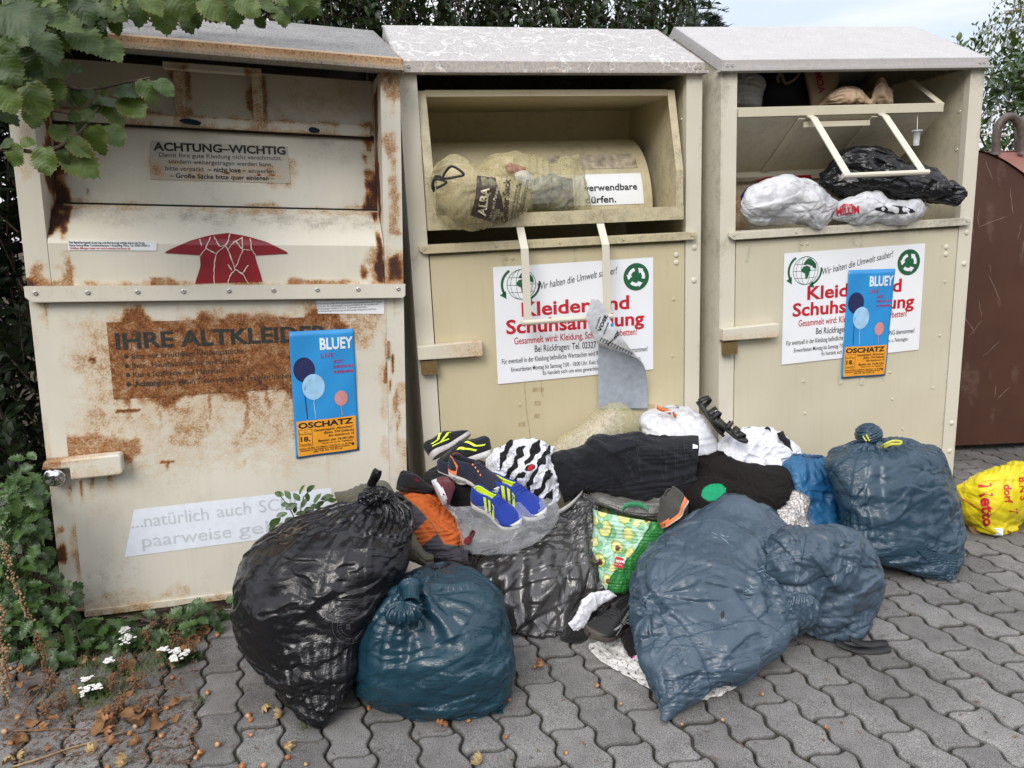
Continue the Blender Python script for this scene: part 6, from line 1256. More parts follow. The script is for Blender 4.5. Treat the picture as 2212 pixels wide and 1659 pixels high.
sk2, _ = soft('recycling_sack', [(560, 1110, 600, 1220, 2.90, .04), (700, 1035, 740, 1385, 2.89, .09), (840, 1015, 890, 1398, 2.89, .12), (980, 1040, 1000, 1398, 2.90, .13), (1100, 1072, 1120, 1398, 2.91, .12), (1220, 1055, 1240, 1408, 2.92, .10), (1300, 1120, 1312, 1428, 2.93, .07), (1345, 1280, 1362, 1405, 2.93, .03)], z3, YS, 'see-through yellow sack of clothes in the open chute, right of the printed one', 'recycling sack', HB, crease=dict(seed=25, n=44, along=(1, 0, -.4), jit=.8, ln=(.08, .24), amp=(.002, .006), w=(.005, .06), zmin=None), levels=3, iters=(160, 60, 25), kb=(.2, .25, .2), teth=(.012, .012, .012), nsc=(7, 15, 30), nu=200, nv=170, eu=.07, ev=.08, amp=.012, seed=74, zmin=None)
flap('loose_end', sk2, [z3(1120, 1080), z3(1285, 1015), z3(1312, 1150), z3(1200, 1180)], [2.88, 2.90, 2.90, 2.87], YS, seed=8)
for (rr, mt, lb, sd_) in (([(760, 1090, 770, 1150, 2.90, .03), (840, 1070, 850, 1160, 2.89, .05), (930, 1100, 930, 1150, 2.90, .02)], mat_cloth('crimson_cloth', (.33, .012, .03), 200), 'crimson cloth inside the see-through yellow sack', 75), ([(860, 1140, 880, 1200, 2.88, .03), (930, 1130, 950, 1250, 2.87, .04), (990, 1160, 990, 1240, 2.88, .02)], WHITEC, 'white cloth inside the see-through yellow sack', 76), ([(980, 1200, 985, 1370, 2.9, .05), (1100, 1150, 1110, 1380, 2.9, .07), (1230, 1180, 1240, 1390, 2.92, .05)], mat_cloth('slate_cloth', (.20, .22, .25), 200), 'slate grey clothes inside the see-through yellow sack', 77), ([(600, 1120, 640, 1240, 2.93, .05), (720, 1060, 760, 1300, 2.93, .08), (840, 1050, 860, 1300, 2.94, .06)], soft_in, 'tan clothes at the back of the see-through yellow sack', 78)):
    soft('clothes', rr, z3, mt, lb, 'clothes', HB, seed=sd_, nu=90, nv=70, zmin=None, eu=.15, ev=.15)
pr = PicSheet(); 
# right bank: bags on the ledge
W1 = dict(levels=3, iters=(200, 60, 25), kb=(.2, .25, .2), teth=(.007, .01, .012), nsc=(8, 18, 36), zmin=None)
w1, _ = soft('carrier_bag', [(356, 1325, 366, 1372, 2.97, .03), (400, 1240, 420, 1466, 2.98, .08), (520, 1178, 545, 1472, 2.99, .10), (640, 1164, 650, 1455, 3.0, .10), (760, 1190, 765, 1478, 3.0, .10), (850, 1230, 845, 1496, 3.0, .09), (930, 1285, 930, 1455, 3.02, .06), (1002, 1325, 997, 1352, 3.03, .02)], z4, WFILM, 'white plastic carrier bag on the ledge, sagging over its front edge', 'carrier bag', HB, crease=dict(seed=21, n=26, along=(1, 0, -.5), jit=.6, ln=(.10, .34), amp=(.003, .008), w=(.005, .085), zmin=None), nu=224, nv=190, eu=.03, ev=.025, amp=.026, seed=81, patch=.9, **W1)
w2, XW2 = soft('carrier_bag', [(945, 1420, 950, 1450, 3.02, .02), (1010, 1320, 1020, 1470, 3.03, .05), (1110, 1285, 1110, 1476, 3.04, .07), (1210, 1264, 1220, 1470, 3.05, .08), (1320, 1310, 1330, 1470, 3.06, .08), (1430, 1330, 1430, 1470, 3.07, .08), (1540, 1300, 1530, 1440, 3.08, .06), (1602, 1340, 1590, 1380, 3.09, .02)], z4, WFILM, 'white carrier bag with red lettering, gaping open on the ledge', 'carrier bag', HB, crease=dict(seed=22, n=26, along=(1, 0, -.5), jit=.6, ln=(.10, .34), amp=(.003, .008), w=(.005, .085), zmin=None), nu=200, nv=160, eu=.03, ev=.03, amp=.020, seed=82, patch=.9, **W1)
VW, FW_ = film_mesh(XW2); pr = PicSheet(); s = Sheet2D(); s.text('MILUM', 0, 0, 15, bold=.08, w=50); pr.put(s, *z4(978, 1418), 6); s = Sheet2D(); 
for k in range(7): s.line([(8 + k * 5.5, 17), (17 + k * 2.5, 25)], 2.2)
pr.put(s, *z4(978, 1418), 0); decal(VW, FW_, pr, 'lettering', RED_INK, w2, .004)
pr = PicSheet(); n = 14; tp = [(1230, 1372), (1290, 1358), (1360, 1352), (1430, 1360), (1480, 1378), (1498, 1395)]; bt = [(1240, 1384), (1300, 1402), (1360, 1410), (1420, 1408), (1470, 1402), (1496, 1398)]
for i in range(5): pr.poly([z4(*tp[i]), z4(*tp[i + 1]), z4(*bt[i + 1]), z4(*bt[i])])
decal(VW, FW_, pr, 'mouth_shade', BLACKC, w2, .003)  # dark patch painted on for the shade inside the open mouth
b1, _ = soft('blue_bag', [(350, 1290, 352, 1340, 3.05, .02), (385, 1240, 390, 1350, 3.05, .05), (420, 1230, 440, 1340, 3.05, .05), (470, 1240, 470, 1320, 3.05, .02)], z4, plain('royal_blue_film', (.012, .02, .16), .35), 'royal blue bag corner behind the white carrier bag', 'bag', HB, nu=70, nv=60, seed=83, zmin=None)
k1, _ = soft('black_bag', [(862, 1140, 870, 1215, 3.12, .03), (960, 1040, 965, 1290, 3.12, .08), (1100, 990, 1105, 1302, 3.12, .11), (1250, 998, 1250, 1312, 3.12, .12), (1400, 1035, 1400, 1340, 3.11, .11), (1520, 1082, 1530, 1338, 3.10, .09), (1620, 1150, 1615, 1340, 3.08, .06), (1700, 1190, 1690, 1345, 3.06, .05), (1780, 1208, 1760, 1352, 3.04, .035), (1842, 1250, 1838, 1300, 3.03, .01)], z4, BLACK_FILM, 'limp black bin bag drooping over the white bags on the ledge', 'bin bag', HB, crease=dict(seed=23, n=34, along=(1, 0, -.4), jit=.8, ln=(.10, .32), amp=(.004, .012), w=(.005, .085), zmin=None), nu=240, nv=200, eu=.04, ev=.03, amp=.030, seed=84, patch=.9, **W1)
flap('torn_end', k1, [z4(1500, 1085), z4(1640, 1108), z4(1645, 1200), z4(1540, 1170)], [3.1, 3.12, 3.1, 3.08], BLACK_FILM, seed=11)
# drum behind, with worn brown print and a red arrow
mb = MB(); n = 18; arc = [(.40 - .17 * math.sin(math.radians(a)), 1.19 + .24 * (1 - math.cos(math.radians(a))) * .0 + .23 * a / 110) for a in np.linspace(0, 110, n)]; arc = [(.46 - .19 * math.cos(math.radians(a)), 1.25 + .19 * math.sin(math.radians(a))) for a in np.linspace(-25, 80, n)]
mb.add([(x, y, z) for x in np.linspace(-.5, .5, 40) for (y, z) in arc], gridf(40, n)); dm3 = attr_part('drum', mb, KHAKI3, ch3, dirt=lambda V: .6 * sstep(-.15, -.45, V[:, 0]) * vnoise(V, 20, 3) + .25, smooth=True, rust=lambda V: .55 * sstep(-.2, -.4, V[:, 0]) * (V[:, 2] < 1.40) * (.5 + vnoise(V, 14, 2)))
pr = PicSheet(); q = [(410, 1200), (520, 1165), (640, 1128), (760, 1095), (870, 1130)]; q2 = [(412, 1203), (520, 1182), (640, 1176), (760, 1176), (870, 1178)]
Vd = bworld(3, mb.verts())
for i in range(4):
    for j in range(4):
        f = lambda p, t: [(p[i][0] + (p[i + 1][0] - p[i][0]) * t), (p[i][1] + (p[i + 1][1] - p[i][1]) * t)]; pr.poly([z4(*f(q, j / 4)), z4(*f(q, (j + 1) / 4)), z4(*f(q2, (j + 1) / 4)), z4(*f(q2, j / 4))])
tree = BVHTree.FromPolygons([tuple(p) for p in Vd], mb.f); out = []; last = 3.3
for (x, y) in pr.verts():
    d = ray(x, y); d = d / np.linalg.norm(d); h_ = tree.ray_cast(Vector(EYE), Vector(d)); last = h_[3] if h_[0] is not None else last; out.append(EYE + d * (last - .003))
Mi = np.linalg.inv(BM[3]); out = np.array(out); mesh('arrow_sticker', out @ Mi[:3, :3].T + Mi[:3, 3], pr.f, plain('bright_red_film', (.50, .015, .02), .4), dm3)
# inside the tipped chute
soft('carrier_bag', [(250, 520, 250, 720, 3.18, .06), (330, 478, 330, 725, 3.18, .08), (420, 485, 420, 722, 3.18, .08), (490, 520, 470, 715, 3.18, .05), (512, 560, 490, 640, 3.18, .02)], z4, WFILM, 'white plastic bag in the upper left of the tipped chute', 'carrier bag', HB, nu=120, nv=100, seed=86, eu=.12, ev=.1, zmin=None)
soft('navy_bag', [(440, 480, 420, 720, 3.30, .06), (560, 450, 560, 720, 3.28, .10), (700, 450, 700, 715, 3.28, .10), (800, 470, 800, 715, 3.3, .06)], z4, plain('navy_canvas', (.006, .007, .016), .7), 'dark navy sports bag in the tipped chute', 'sports bag', HB, nu=120, nv=100, seed=87, zmin=None)
P = np.array([at(*z4(x, y), 3.15) for x, y in ((598, 545), (590, 510), (610, 485), (640, 545), (690, 530), (735, 480))]); mb = MB(); mb.tube(catmull(np.c_[P, P], 40)[:, :3], .006, 6); wmesh('bag_strap', mb.verts(), mb.f, plain('tan_leather', (.20, .15, .09), .6), 'tan strap of the navy sports bag in the chute', 'strap', HB)
KRAFT = plain('kraft_paper', (.42, .30, .19), .75, var=.1, vs=12); 
pb_, XPB = soft('paper_bag', [(755, 470, 990, 470, 3.22, .05), (770, 540, 985, 540, 3.215, .06), (790, 620, 950, 620, 3.21, .06), (800, 705, 900, 705, 3.20, .05)], z4, KRAFT, 'brown paper bag with red lettering standing in the tipped chute', 'paper bag', HB, nu=120, nv=90, expo=3.5, seed=88, zmin=None, amp=.006, eu=.03, ev=.03)
pr = PicSheet(); s = Sheet2D(); s.text('MOA', 0, 0, 14, bold=.06); pr.put(s, *z4(835, 478), -78); VV, FF = film_mesh(XPB); decal(VV, FF, pr, 'lettering', plain('dark_red_print', (.28, .02, .03), .5), pb_, .004)
soft('paper_bag', [(868, 690, 880, 705, 3.14, .02), (940, 620, 940, 705, 3.14, .06), (1030, 585, 1030, 705, 3.14, .08), (1120, 600, 1120, 702, 3.15, .08), (1200, 650, 1200, 700, 3.16, .06), (1240, 560, 1250, 698, 3.17, .05), (1275, 520, 1320, 698, 3.17, .05), (1340, 590, 1346, 696, 3.17, .02)], z4, plain('crumpled_kraft', (.46, .33, .22), .5, var=.12, vs=20), 'crumpled brown paper bag poking up behind the chute rail', 'paper bag', HB, nu=160, nv=120, seed=89, levels=3, iters=(160, 60, 25), kb=(.2, .2, .2), teth=(.01, .01, .01), nsc=(8, 18, 36), eu=.15, ev=.15, amp=.016, zmin=None)
# little tube hanging on a string from the rail
P = np.array([at(*z4(x, y), d) for x, y, d in ((1482, 685, 3.12), (1512, 742, 3.10), (1508, 870, 3.10))]); mb = MB(); mb.tube(P, .0014, 6); hk = wmesh('hanging_tube', mb.verts(), mb.f, plain('white_string', (.65, .65, .63), .6), 'small clear tube hanging on a string from the chute rail', 'tube', None)
c = at(*z4(1505, 905), 3.10); mb = MB(); mb.tube([c + [0, 0, .026], c + [0, 0, -.032]], [.013, .011], 12); mb.tube([c + [0, 0, .024], c + [0, 0, .029]], .020, 12); wpart('tube', hk, mb.verts(), mb.f, mat_clear('clear_plastic', (.85, .87, .9), .35, .1))

# ------------------------------------------------------------------ signs, stickers, posters, locks
def btext(sh, b, zf, p0, p1, s, cap, yp=-.005, bold=0.0, shear=0.0):
    A, B = loc(b, *zf(*p0), yp)[[0, 2]], loc(b, *zf(*p1), yp)[[0, 2]]; d = B - A
    sh.text(s, A[0], A[1], cap, w=float(np.hypot(*d)), bold=bold, shear=shear, rot=math.atan2(d[1], d[0])); return sh
def chasing(sh, cx, cy, r):
    for k in range(3):
        a0 = 90 + 120 * k + 14; a1 = a0 + 62; sh.arc(cx, cy, r, a0, a1, r * .44, 8)
        a = math.radians(a1); c_, s_ = math.cos(a), math.sin(a); t = (-s_, c_)
        p = [(cx + (r + r * .42) * c_, cy + (r + r * .42) * s_), (cx + (r - r * .42) * c_, cy + (r - r * .42) * s_), (cx + r * c_ + t[0] * r * .62, cy + r * s_ + t[1] * r * .62)]; sh.poly(p[::-1])
def globe(gr, cx, cy, r):
    L_ = Sheet2D()
    afr = [(-.18, .30), (.10, .36), (.30, .25), (.42, .02), (.30, -.08), (.26, -.35), (.10, -.62), (.0, -.55), (-.05, -.20), (-.28, -.08), (-.36, .10)]
    eur = [(-.20, .44), (-.10, .62), (.05, .80), (.30, .86), (.62, .66), (.82, .40), (.86, .10), (.62, .16), (.50, .30), (.30, .40), (.12, .44), (.0, .40)]
    for q in (afr, eur): gr.poly([(cx + x * r, cy + y * r) for x, y in q][::-1])
    gr.arc(cx, cy, r, 0, 360, r * .035, 40)
    for k in (.35, .75): t = np.linspace(-np.pi / 2, np.pi / 2, 16); gr.line(np.stack([cx + r * k * np.cos(t), cy + r * np.sin(t)], 1), r * .025); gr.line(np.stack([cx - r * k * np.cos(t), cy + r * np.sin(t)], 1), r * .025)
    for z in (-.5, 0, .5): w = math.sqrt(1 - z * z); gr.line([(cx - w * r, cy + z * r), (cx, cy + z * r - .04 * r), (cx + w * r, cy + z * r)], r * .025)
    gr.arc(cx - .25 * r, cy, r * 1.1, 120, 215, r * .17, 12); gr.arc(cx + .15 * r, cy + .05 * r, r * 1.12, -75, 5, r * .15, 12)
    for (x, y, a) in ((-1.22, -.66, -60), (.50, -1.08, 195)):
        q = math.radians(a); gr.poly([(cx + r * (x + .30 * math.cos(q + k)), cy + r * (y + .30 * math.sin(q + k))) for k in (0, 2.2, 4.1)])
def collection_sign(b, zf, corners, rows, disc, gl, label):
    P = [loc(b, *zf(*c), -.003)[[0, 2]] for c in corners]; t = empty('collection_sign', M=Matrix(BM[b].tolist())); tag(t, label, 'sign', 'printed collection signs on the khaki banks')
    n = 10; V = [(*(lambda q: (q[0], y, q[1]))((1 - v) * ((1 - u) * P[0] + u * P[1]) + v * ((1 - u) * P[3] + u * P[2])),) for y in (-.0030, -.0008) for v in np.linspace(0, 1, n) for u in np.linspace(0, 1, n)]
    mesh('sheet', V, gridf(n, n, flip=False) + [tuple(i + n * n for i in q) for q in gridf(n, n, flip=True)], WHITE_SHEET, t)
    red, blk, gr, wh, lt = Sheet2D(), Sheet2D(), Sheet2D(), Sheet2D(), Sheet2D()
    for (a, c, s, cap, col, bold, shear) in rows: btext(red if col == 'r' else blk, b, zf, a, c, s, cap, -.004, bold, shear)
    c = loc(b, *zf(*disc[:2]), -.004)[[0, 2]]; gr.disc(c[0], c[1], disc[2], n=40); chasing(wh, c[0], c[1], disc[2] * .56); mesh('emblem', on_bin(gr, -.0040), gr.f, GREEN_INK, t); gr = Sheet2D()
    c = loc(b, *zf(*gl[:2]), -.004)[[0, 2]]; globe(gr, c[0], c[1], gl[2])
    for sh, nm, mt, y in ((red, 'lettering', RED_INK, -.0040), (blk, 'lettering', INK, -.0040), (gr, 'emblem', GREEN_INK, -.0040), (wh, 'emblem', WHITE_SHEET, -.0048)): mesh(nm, on_bin(sh, y), sh.f, mt, t)
    return t
HAFT = 'Für eventuell in der Kleidung befindliche Wertsachen wird KEINE HAFTUNG übernommen!'; EINW = 'Einwurfzeiten Montag bis Samstag 7:00 - 18:00 Uhr. Kein Einwurf an Sonn- u. Feiertagen.'
collection_sign(2, z5, [(717, 443), (1773, 378), (1773, 1115), (750, 1213)], [((1017, 592), (1540, 482), 'Wir halten die Umwelt sauber!', .026, 'k', .0, .35), ((908, 766), (1615, 714), 'Kleider und', .051, 'r', .035, 0), ((806, 882), (1713, 818), 'Schuhsammlung', .051, 'r', .035, 0), ((858, 951), (1665, 886), 'Gesammelt wird: Kleidung, Schuhe, Federbetten!', .026, 'r', 0.012, 0),
    ((993, 1001), (1397, 972), 'Bei Rückfragen: Tel. 02327', .025, 'k', .008, 0), ((777, 1081), (1735, 994), HAFT, .0195, 'k', .005, 0), ((838, 1131), (1692, 1052), EINW, .0165, 'k', .005, 0), ((1047, 1151), (1560, 1108), 'Es handelt sich um eine gewerbliche Sammlung.', .0155, 'k', .005, 0)], (1661, 506, .0535), (905, 556, .056), 'white clothes collection sign with red lettering, behind the hanging chute handle')
collection_sign(3, z6, [(635, 352), (1563, 285), (1518, 985), (617, 1085)], [((888, 493), (1355, 372), 'Wir halten die Umwelt sauber!', .026, 'k', .0, .35), ((785, 656), (1405, 600), 'Kleider und', .051, 'r', .035, 0), ((688, 767), (1487, 703), 'Schuhsammlung', .051, 'r', .035, 0), ((727, 833), (1440, 765), 'Gesammelt wird: Kleidung, Schuhe, Federbetten!', .026, 'r', .012, 0),
    ((842, 883), (1200, 856), 'Bei Rückfragen: Tel. 02327', .025, 'k', .008, 0), ((648, 959), (1491, 873), HAFT, .0195, 'k', .005, 0), ((697, 1004), (1450, 925), EINW, .0165, 'k', .005, 0), ((880, 1023), (1310, 985), 'Es handelt sich um eine gewerbliche Sammlung.', .0155, 'k', .005, 0)], (1454, 410, .0535), (775, 465, .056), 'white clothes collection sign partly covered by the blue poster')
# posters for a puppet show
PBLUE = plain('poster_blue', (.030, .27, .62), .3, var=.06, vs=8); PORA = plain('poster_orange', (.80, .34, .03), .35, var=.05); PLB = plain('poster_light_blue', (.33, .57, .80), .35); PNAVY = plain('poster_navy', (.02, .025, .09), .35); PPINK = plain('poster_pink', (.62, .27, .26), .35); PTAN = plain('poster_tan', (.70, .54, .36), .35); PWHT = plain('poster_white', (.68, .78, .86), .3); PRED = plain('poster_red', (.42, .02, .09), .35)
FILMT = plain('clear_tape', (.56, .53, .43), .3, spec=.6)
def poster(b, zf, corners, label, tapes):
    P = [loc(b, *zf(*c), -.008)[[0, 2]] for c in corners]; t = empty('poster', M=Matrix(BM[b].tolist())); tag(t, label, 'poster', 'puppet show posters taped to the banks')
    def mp(uv, y):
        uv = np.asarray(uv, float); u, v = uv[:, :1], uv[:, 1:]; q = (1 - v) * ((1 - u) * P[0] + u * P[1]) + v * ((1 - u) * P[3] + u * P[2]); bow = .0035 * np.sin(np.pi * np.clip(u, 0, 1)) * np.sin(np.pi * np.clip(v, 0, 1)) + .0012 * np.sin(u * 9 + v * 14); return np.c_[q[:, :1], np.full(len(q), y) - bow[:, 0], q[:, 1:]]
    def put(nm, sh, mt, y): mesh(nm, mp(sh.verts(), y) - np.outer(sh.layers() * 1.2e-4, [0, 1, 0]), sh.f, mt, t)
    n = 24; g = np.stack(np.meshgrid(np.linspace(0, 1, n), np.linspace(0, 1, n), indexing='ij'), -1).reshape(-1, 2); o = mesh('sheet', mp(g, -.0078), gridf(n, n, flip=True), PBLUE, t, True); solid(o, .0004, -1)
    asp = .218 / .445
    def T(sh, s, u0, v, w, cap, align='l', **k):  # text in unit coordinates (v down); cap in sheet heights
        q = Sheet2D(); q.text(s, 0, 0, cap / asp, w=w, align='l', **k); V = q.verts(); V = np.stack([u0 + V[:, 0], v - V[:, 1] * asp], 1); sh.add(V, q.f, q.layers())
    def R_(sh, u0, v0, u1, v1, k=22):
        for i in range(k):
            for j in range(k): a, c = u0 + (u1 - u0) * i / k, v0 + (v1 - v0) * j / k; sh.poly([(a, c), (a, c + (v1 - v0) / k), (a + (u1 - u0) / k, c + (v1 - v0) / k), (a + (u1 - u0) / k, c)])
    # plain balloons where the picture on the sheet was
    for (cx, cy, rx, mt, lo) in ((.20, .30, .165, PNAVY, .69), (.33, .44, .175, PLB, .69), (.75, .55, .105, PPINK, .69)):
        s = Sheet2D(); a = np.linspace(0, 2 * np.pi, 32, endpoint=False); s.poly(np.stack([cx + rx * np.cos(a), cy - rx * asp * 1.2 * np.sin(a) + 0 * a], 1)); s.line([(cx, cy + rx * asp * 1.2), (cx - .01, (cy + lo) / 2), (cx + .01, lo)], .012); put('picture', s, mt, -.0090 - .0004 * (mt is PLB))
    s = Sheet2D(); R_(s, .035, .705, .965, .985); put('panel', s, PORA, -.0090)
    s = Sheet2D(); T(s, 'BLUEY', .46, .150, .52, .085, bold=.06); put('lettering', s, PWHT, -.0096)
    s = Sheet2D(); T(s, 'LIVE', .47, .215, .20, .034, bold=.0); T(s, 'JETZT', .655, .262, .15, .022, bold=.03); T(s, 'ENDLICH ALS', .655, .302, .31, .020, bold=.03); T(s, 'PUPPENSPIEL', .655, .345, .32, .020, bold=.03); put('lettering', s, PRED, -.0096)
    s = Sheet2D(); T(s, 'OSCHATZ', .06, .762, .86, .042, bold=.05); T(s, 'Gewerbepark „Altoschatz“', .30, .797, .63, .018, bold=.02); T(s, '(Ehem. TAF-Gelände)', .45, .825, .48, .018, bold=.02); T(s, 'Am Steinbruch 16', .52, .853, .41, .018, bold=.02); T(s, 'Beginn um 16.00 Uhr', .36, .887, .57, .019, bold=.03); T(s, 'Karten nur an der Tageskasse', .42, .907, .48, .012, bold=.02)
    T(s, 'am', .14, .797, .06, .011); T(s, 'Donnerstag', .07, .815, .18, .014); T(s, '18.', .085, .868, .15, .036, bold=.04); T(s, 'September', .08, .900, .17, .014)
    T(s, 'Einlass 30 Min. vor Beginn / Spieldauer ca. 45 Min.', .06, .932, .84, .012, bold=.02); T(s, 'Gutscheine in Geschäften und Kindergärten erhältlich', .07, .948, .78, .012, bold=.02); T(s, 'Info: +49 152 175 071 60', .28, .966, .45, .013, bold=.03)
    for (a, c, d, e) in ((.06, .775, .27, .777), (.06, .905, .27, .907), (.06, .775, .066, .907), (.264, .775, .27, .907)): R_(s, a, c, d, e, 1)
    s.disc(.90, .935, .022, .011, 14); put('lettering', s, INK, -.0100)
    s = Sheet2D()
    for (u, v, w, h, a) in tapes:
        c_, q_ = math.cos(a), math.sin(a); s.poly([(u + x * w * c_ - y * h * q_ * .5, v + x * w * q_ * .5 + y * h * c_) for x, y in ((-1, -1), (-1, 1), (1, 1), (1, -1))])
    put('tape', s, FILMT, -.0012); return t
poster(1, z2, [(1535, 275), (1880, 258), (1910, 905), (1575, 950)], 'blue and orange puppet show poster taped to the rusty bank', [(1.0, -.02, .05, .06, 0), (.52, 1.02, .04, .05, -.4), (1.02, .97, .04, .07, -.7), (.05, 1.0, .06, .015, .2), (1.02, .3, .03, .02, 0)])
poster(3, z6, [(1058, 462), (1365, 452), (1300, 1155), (1008, 1175)], 'blue and orange puppet show poster taped over the sign of the right bank', [(.5, 1.03, .05, .05, .1), (1.0, 1.01, .05, .04, .5), (.02, 1.01, .05, .05, -.3), (.97, -.01, .06, .012, 0)])
# stickers of the rusty bank (parts of it)
def bsheet(nm, b, zf, corners, mat, yo, parent, yp=-.003, tilt=None, rust=None, n=40):
    P = [loc(b, *zf(*c), yp)[[0, 2]] for c in corners]; V = np.array([(1 - v) * ((1 - u) * P[0] + u * P[1]) + v * ((1 - u) * P[3] + u * P[2]) for v in np.linspace(0, 1, n) for u in np.linspace(0, 1, n)])
    y = np.full(len(V), yo) if tilt is None else tilt(V[:, 1]) + yo; W = np.stack([V[:, 0], y, V[:, 1]], 1); return mesh(nm, W, gridf(n, n), mat, parent, True, attrs={'rust': rust(W)} if rust else None)
WORN = plain('worn_black_print', (.022, .026, .022), .7, var=.6, vs=160)
def sh_lay(s): return s.layers() * 1.2e-4
def b1text(parent, zf, rows, mat, yo, yp=-.003, tilt=None, extra=None):
    s = Sheet2D(); [btext(s, 1, zf, a, c, tx, cap, yp, bd) for (a, c, tx, cap, bd) in rows]
    for (x, y, r) in (extra or ()): q = loc(1, *zf(x, y), yp)[[0, 2]]; s.disc(q[0], q[1], r, n=14)
    V = s.verts(); y = (np.full(len(V), yo) if tilt is None else tilt(V[:, 1]) + yo) - sh_lay(s); return mesh('lettering', np.stack([V[:, 0], y, V[:, 1]], 1), s.f, mat, parent)
rs_ = bsheet('rusty_sticker', 1, z2, [(565, 225), (1780, 195), (1780, 560), (605, 635)], CREAM, -.0036, bank1, rust=lambda V: .86 + .25 * (vnoise(V, 60, 3) - .5) + .12 * (vnoise(V, 9, 8) - .5))
b1text(rs_, z2, [((618, 366), (1745, 318), 'IHRE ALTKLEIDER', .049, .04), ((702, 419), (1295, 388), 'Bitte nur brauchbare Kleidungsstücke', .017, 0), ((706, 468), (1275, 440), 'Bett-, Haushaltswäsche und Schuhe', .017, 0), ((710, 516), (1198, 492), 'Keine Stoffreste und Matratzen', .017, 0), ((718, 566), (860, 558), 'Achtung:', .017, .035), ((878, 558), (1548, 520), 'Nur gut in Tüten verpackte Textilien bleiben', .017, 0)], WORN, -.0046, extra=[(672, 407, .0065), (676, 457, .0065), (681, 505, .0065), (684, 554, .0065)])
ws = bsheet('white_sticker', 1, z2, [(712, 1220), (1763, 1105), (1763, 1330), (663, 1473)], plain('bluish_white_sticker', (.74, .79, .86), .4, var=.04), -.0036, bank1)
b1text(ws, z2, [((770, 1312), (1110, 1272), 'natürlich', .044, .0), ((1155, 1262), (1335, 1240), 'auch', .044, 0), ((1380, 1235), (1620, 1208), 'SCHU', .044, .0), ((758, 1420), (1230, 1366), 'paarweise', .044, 0), ((1270, 1360), (1475, 1335), 'geb', .044, 0), ((700, 1318), (762, 1312), '...', .044, 0)], plain('bleached_print', (.56, .59, .62), .5, var=.1), -.0046)
def tl(z):
    t = (z - 1.3545) / .2905; return .141 + .075 * (t + .06 * (1 - t))
ac = bsheet('warning_sticker', 1, z1, [(795, 743), (1530, 775), (1543, 975), (800, 955)], mat_paint('sticker_film', (.50, .48, .42), (.40, .38, .33)), -.0022, bank1, .17, tl, rust=lambda V: .40 * sstep(1.53, 1.47, V[:, 2]) * (.3 + 1.5 * vnoise(V, 28, 5) ** 2) * (.5 + np.abs(V[:, 0] + .01) * 3) + .75 * (vnoise(V, 45, 9) > .80) * (V[:, 2] < 1.5))
b1text(ac, z1, [((812, 795), (1520, 818), 'ACHTUNG–WICHTIG', .025, .05), ((845, 832), (1500, 850), 'Damit Ihre gute Kleidung nicht verschmutzt,', .0145, 0), ((895, 867), (1450, 885), 'sondern weitergetragen werden kann,', .0145, 0), ((880, 905), (1085, 911), 'bitte verpackt', .0145, 0), ((1105, 912), (1310, 917), '– nicht lose –', .0145, .035), ((1322, 919), (1465, 922), 'einwerfen.', .0145, 0), ((903, 945), (1460, 960), '– Große Säcke bitte quer einlegen –', .0145, .025)], WORN, -.0034, .17, tl)
sl_ = bsheet('address_sticker', 1, z1, [(360, 1280), (833, 1283), (833, 1333), (362, 1330)], WHITE_SHEET, -.0052, bank1, -.005)
b1text(sl_, z1, [((368, 1294), (770, 1297), 'Die Behälterlogistik (Leerung und Betreuung) erfolgt durch die Firma', .0062, .02), ((370, 1309), (795, 1311), 'Hans-Georg Maas Containerservice + Recycling, Pirna. Tel. 03501/782111', .0062, .02)], INK, -.0062, -.005); b1text(sl_, z1, [((372, 1324), (695, 1326), 'Größere Mengen holen wir auch kostenlos bei Ihnen ab.', .0062, .02)], RED_INK, -.0062, -.005)
sr = bsheet('torn_sticker', 1, z2, [(1677, 110), (2043, 106), (2043, 180), (1690, 178)], WHITE_SHEET, -.0036, bank1)
b1text(sr, z2, [((1680, 131), (2030, 120), 'Die Sammlung erfolgt durch gewerbliches Unternehmen mit unserer Lizenz.', .006, .01), ((1684, 144), (2010, 132), 'Erlöse aus der Lizenzvergabe sind ausschließlich für die sozialen und', .006, .01), ((1686, 157), (1950, 146), 'gemeinnützigen Aufgaben unserer Organisation bestimmt.', .006, .01), ((1688, 170), (2000, 158), 'Die Behälterlogistik (Leerung und Betreuung) erfolgt durch die Firma', .006, .01)], plain('grey_ink', (.22, .22, .23), .5), -.0046)
# rags caught in the lid
V, F = crumple(bworld(1, loc(1, *z1(1010, 648), .15)), [(.028, .01, -.004), (0, .012, 0), (.003, 0, .009)], seed=3, e=.25, zmin=None); wmesh('rag', V, F, mat_cloth('navy_cloth', (.012, .018, .045), 200), 'dark blue rag caught in the lid of the rusty bank', 'rag', 'rags caught in the lid')
V, F = crumple(bworld(1, loc(1, *z1(1672, 692), .15)), [(.016, .005, -.002), (0, .01, 0), (.001, 0, .006)], seed=6, e=.25, zmin=None); wmesh('rag', V, F, mat_cloth('navy_cloth', (.012, .018, .045), 200), 'small black and white scrap caught at the right of the lid', 'rag', 'rags caught in the lid')
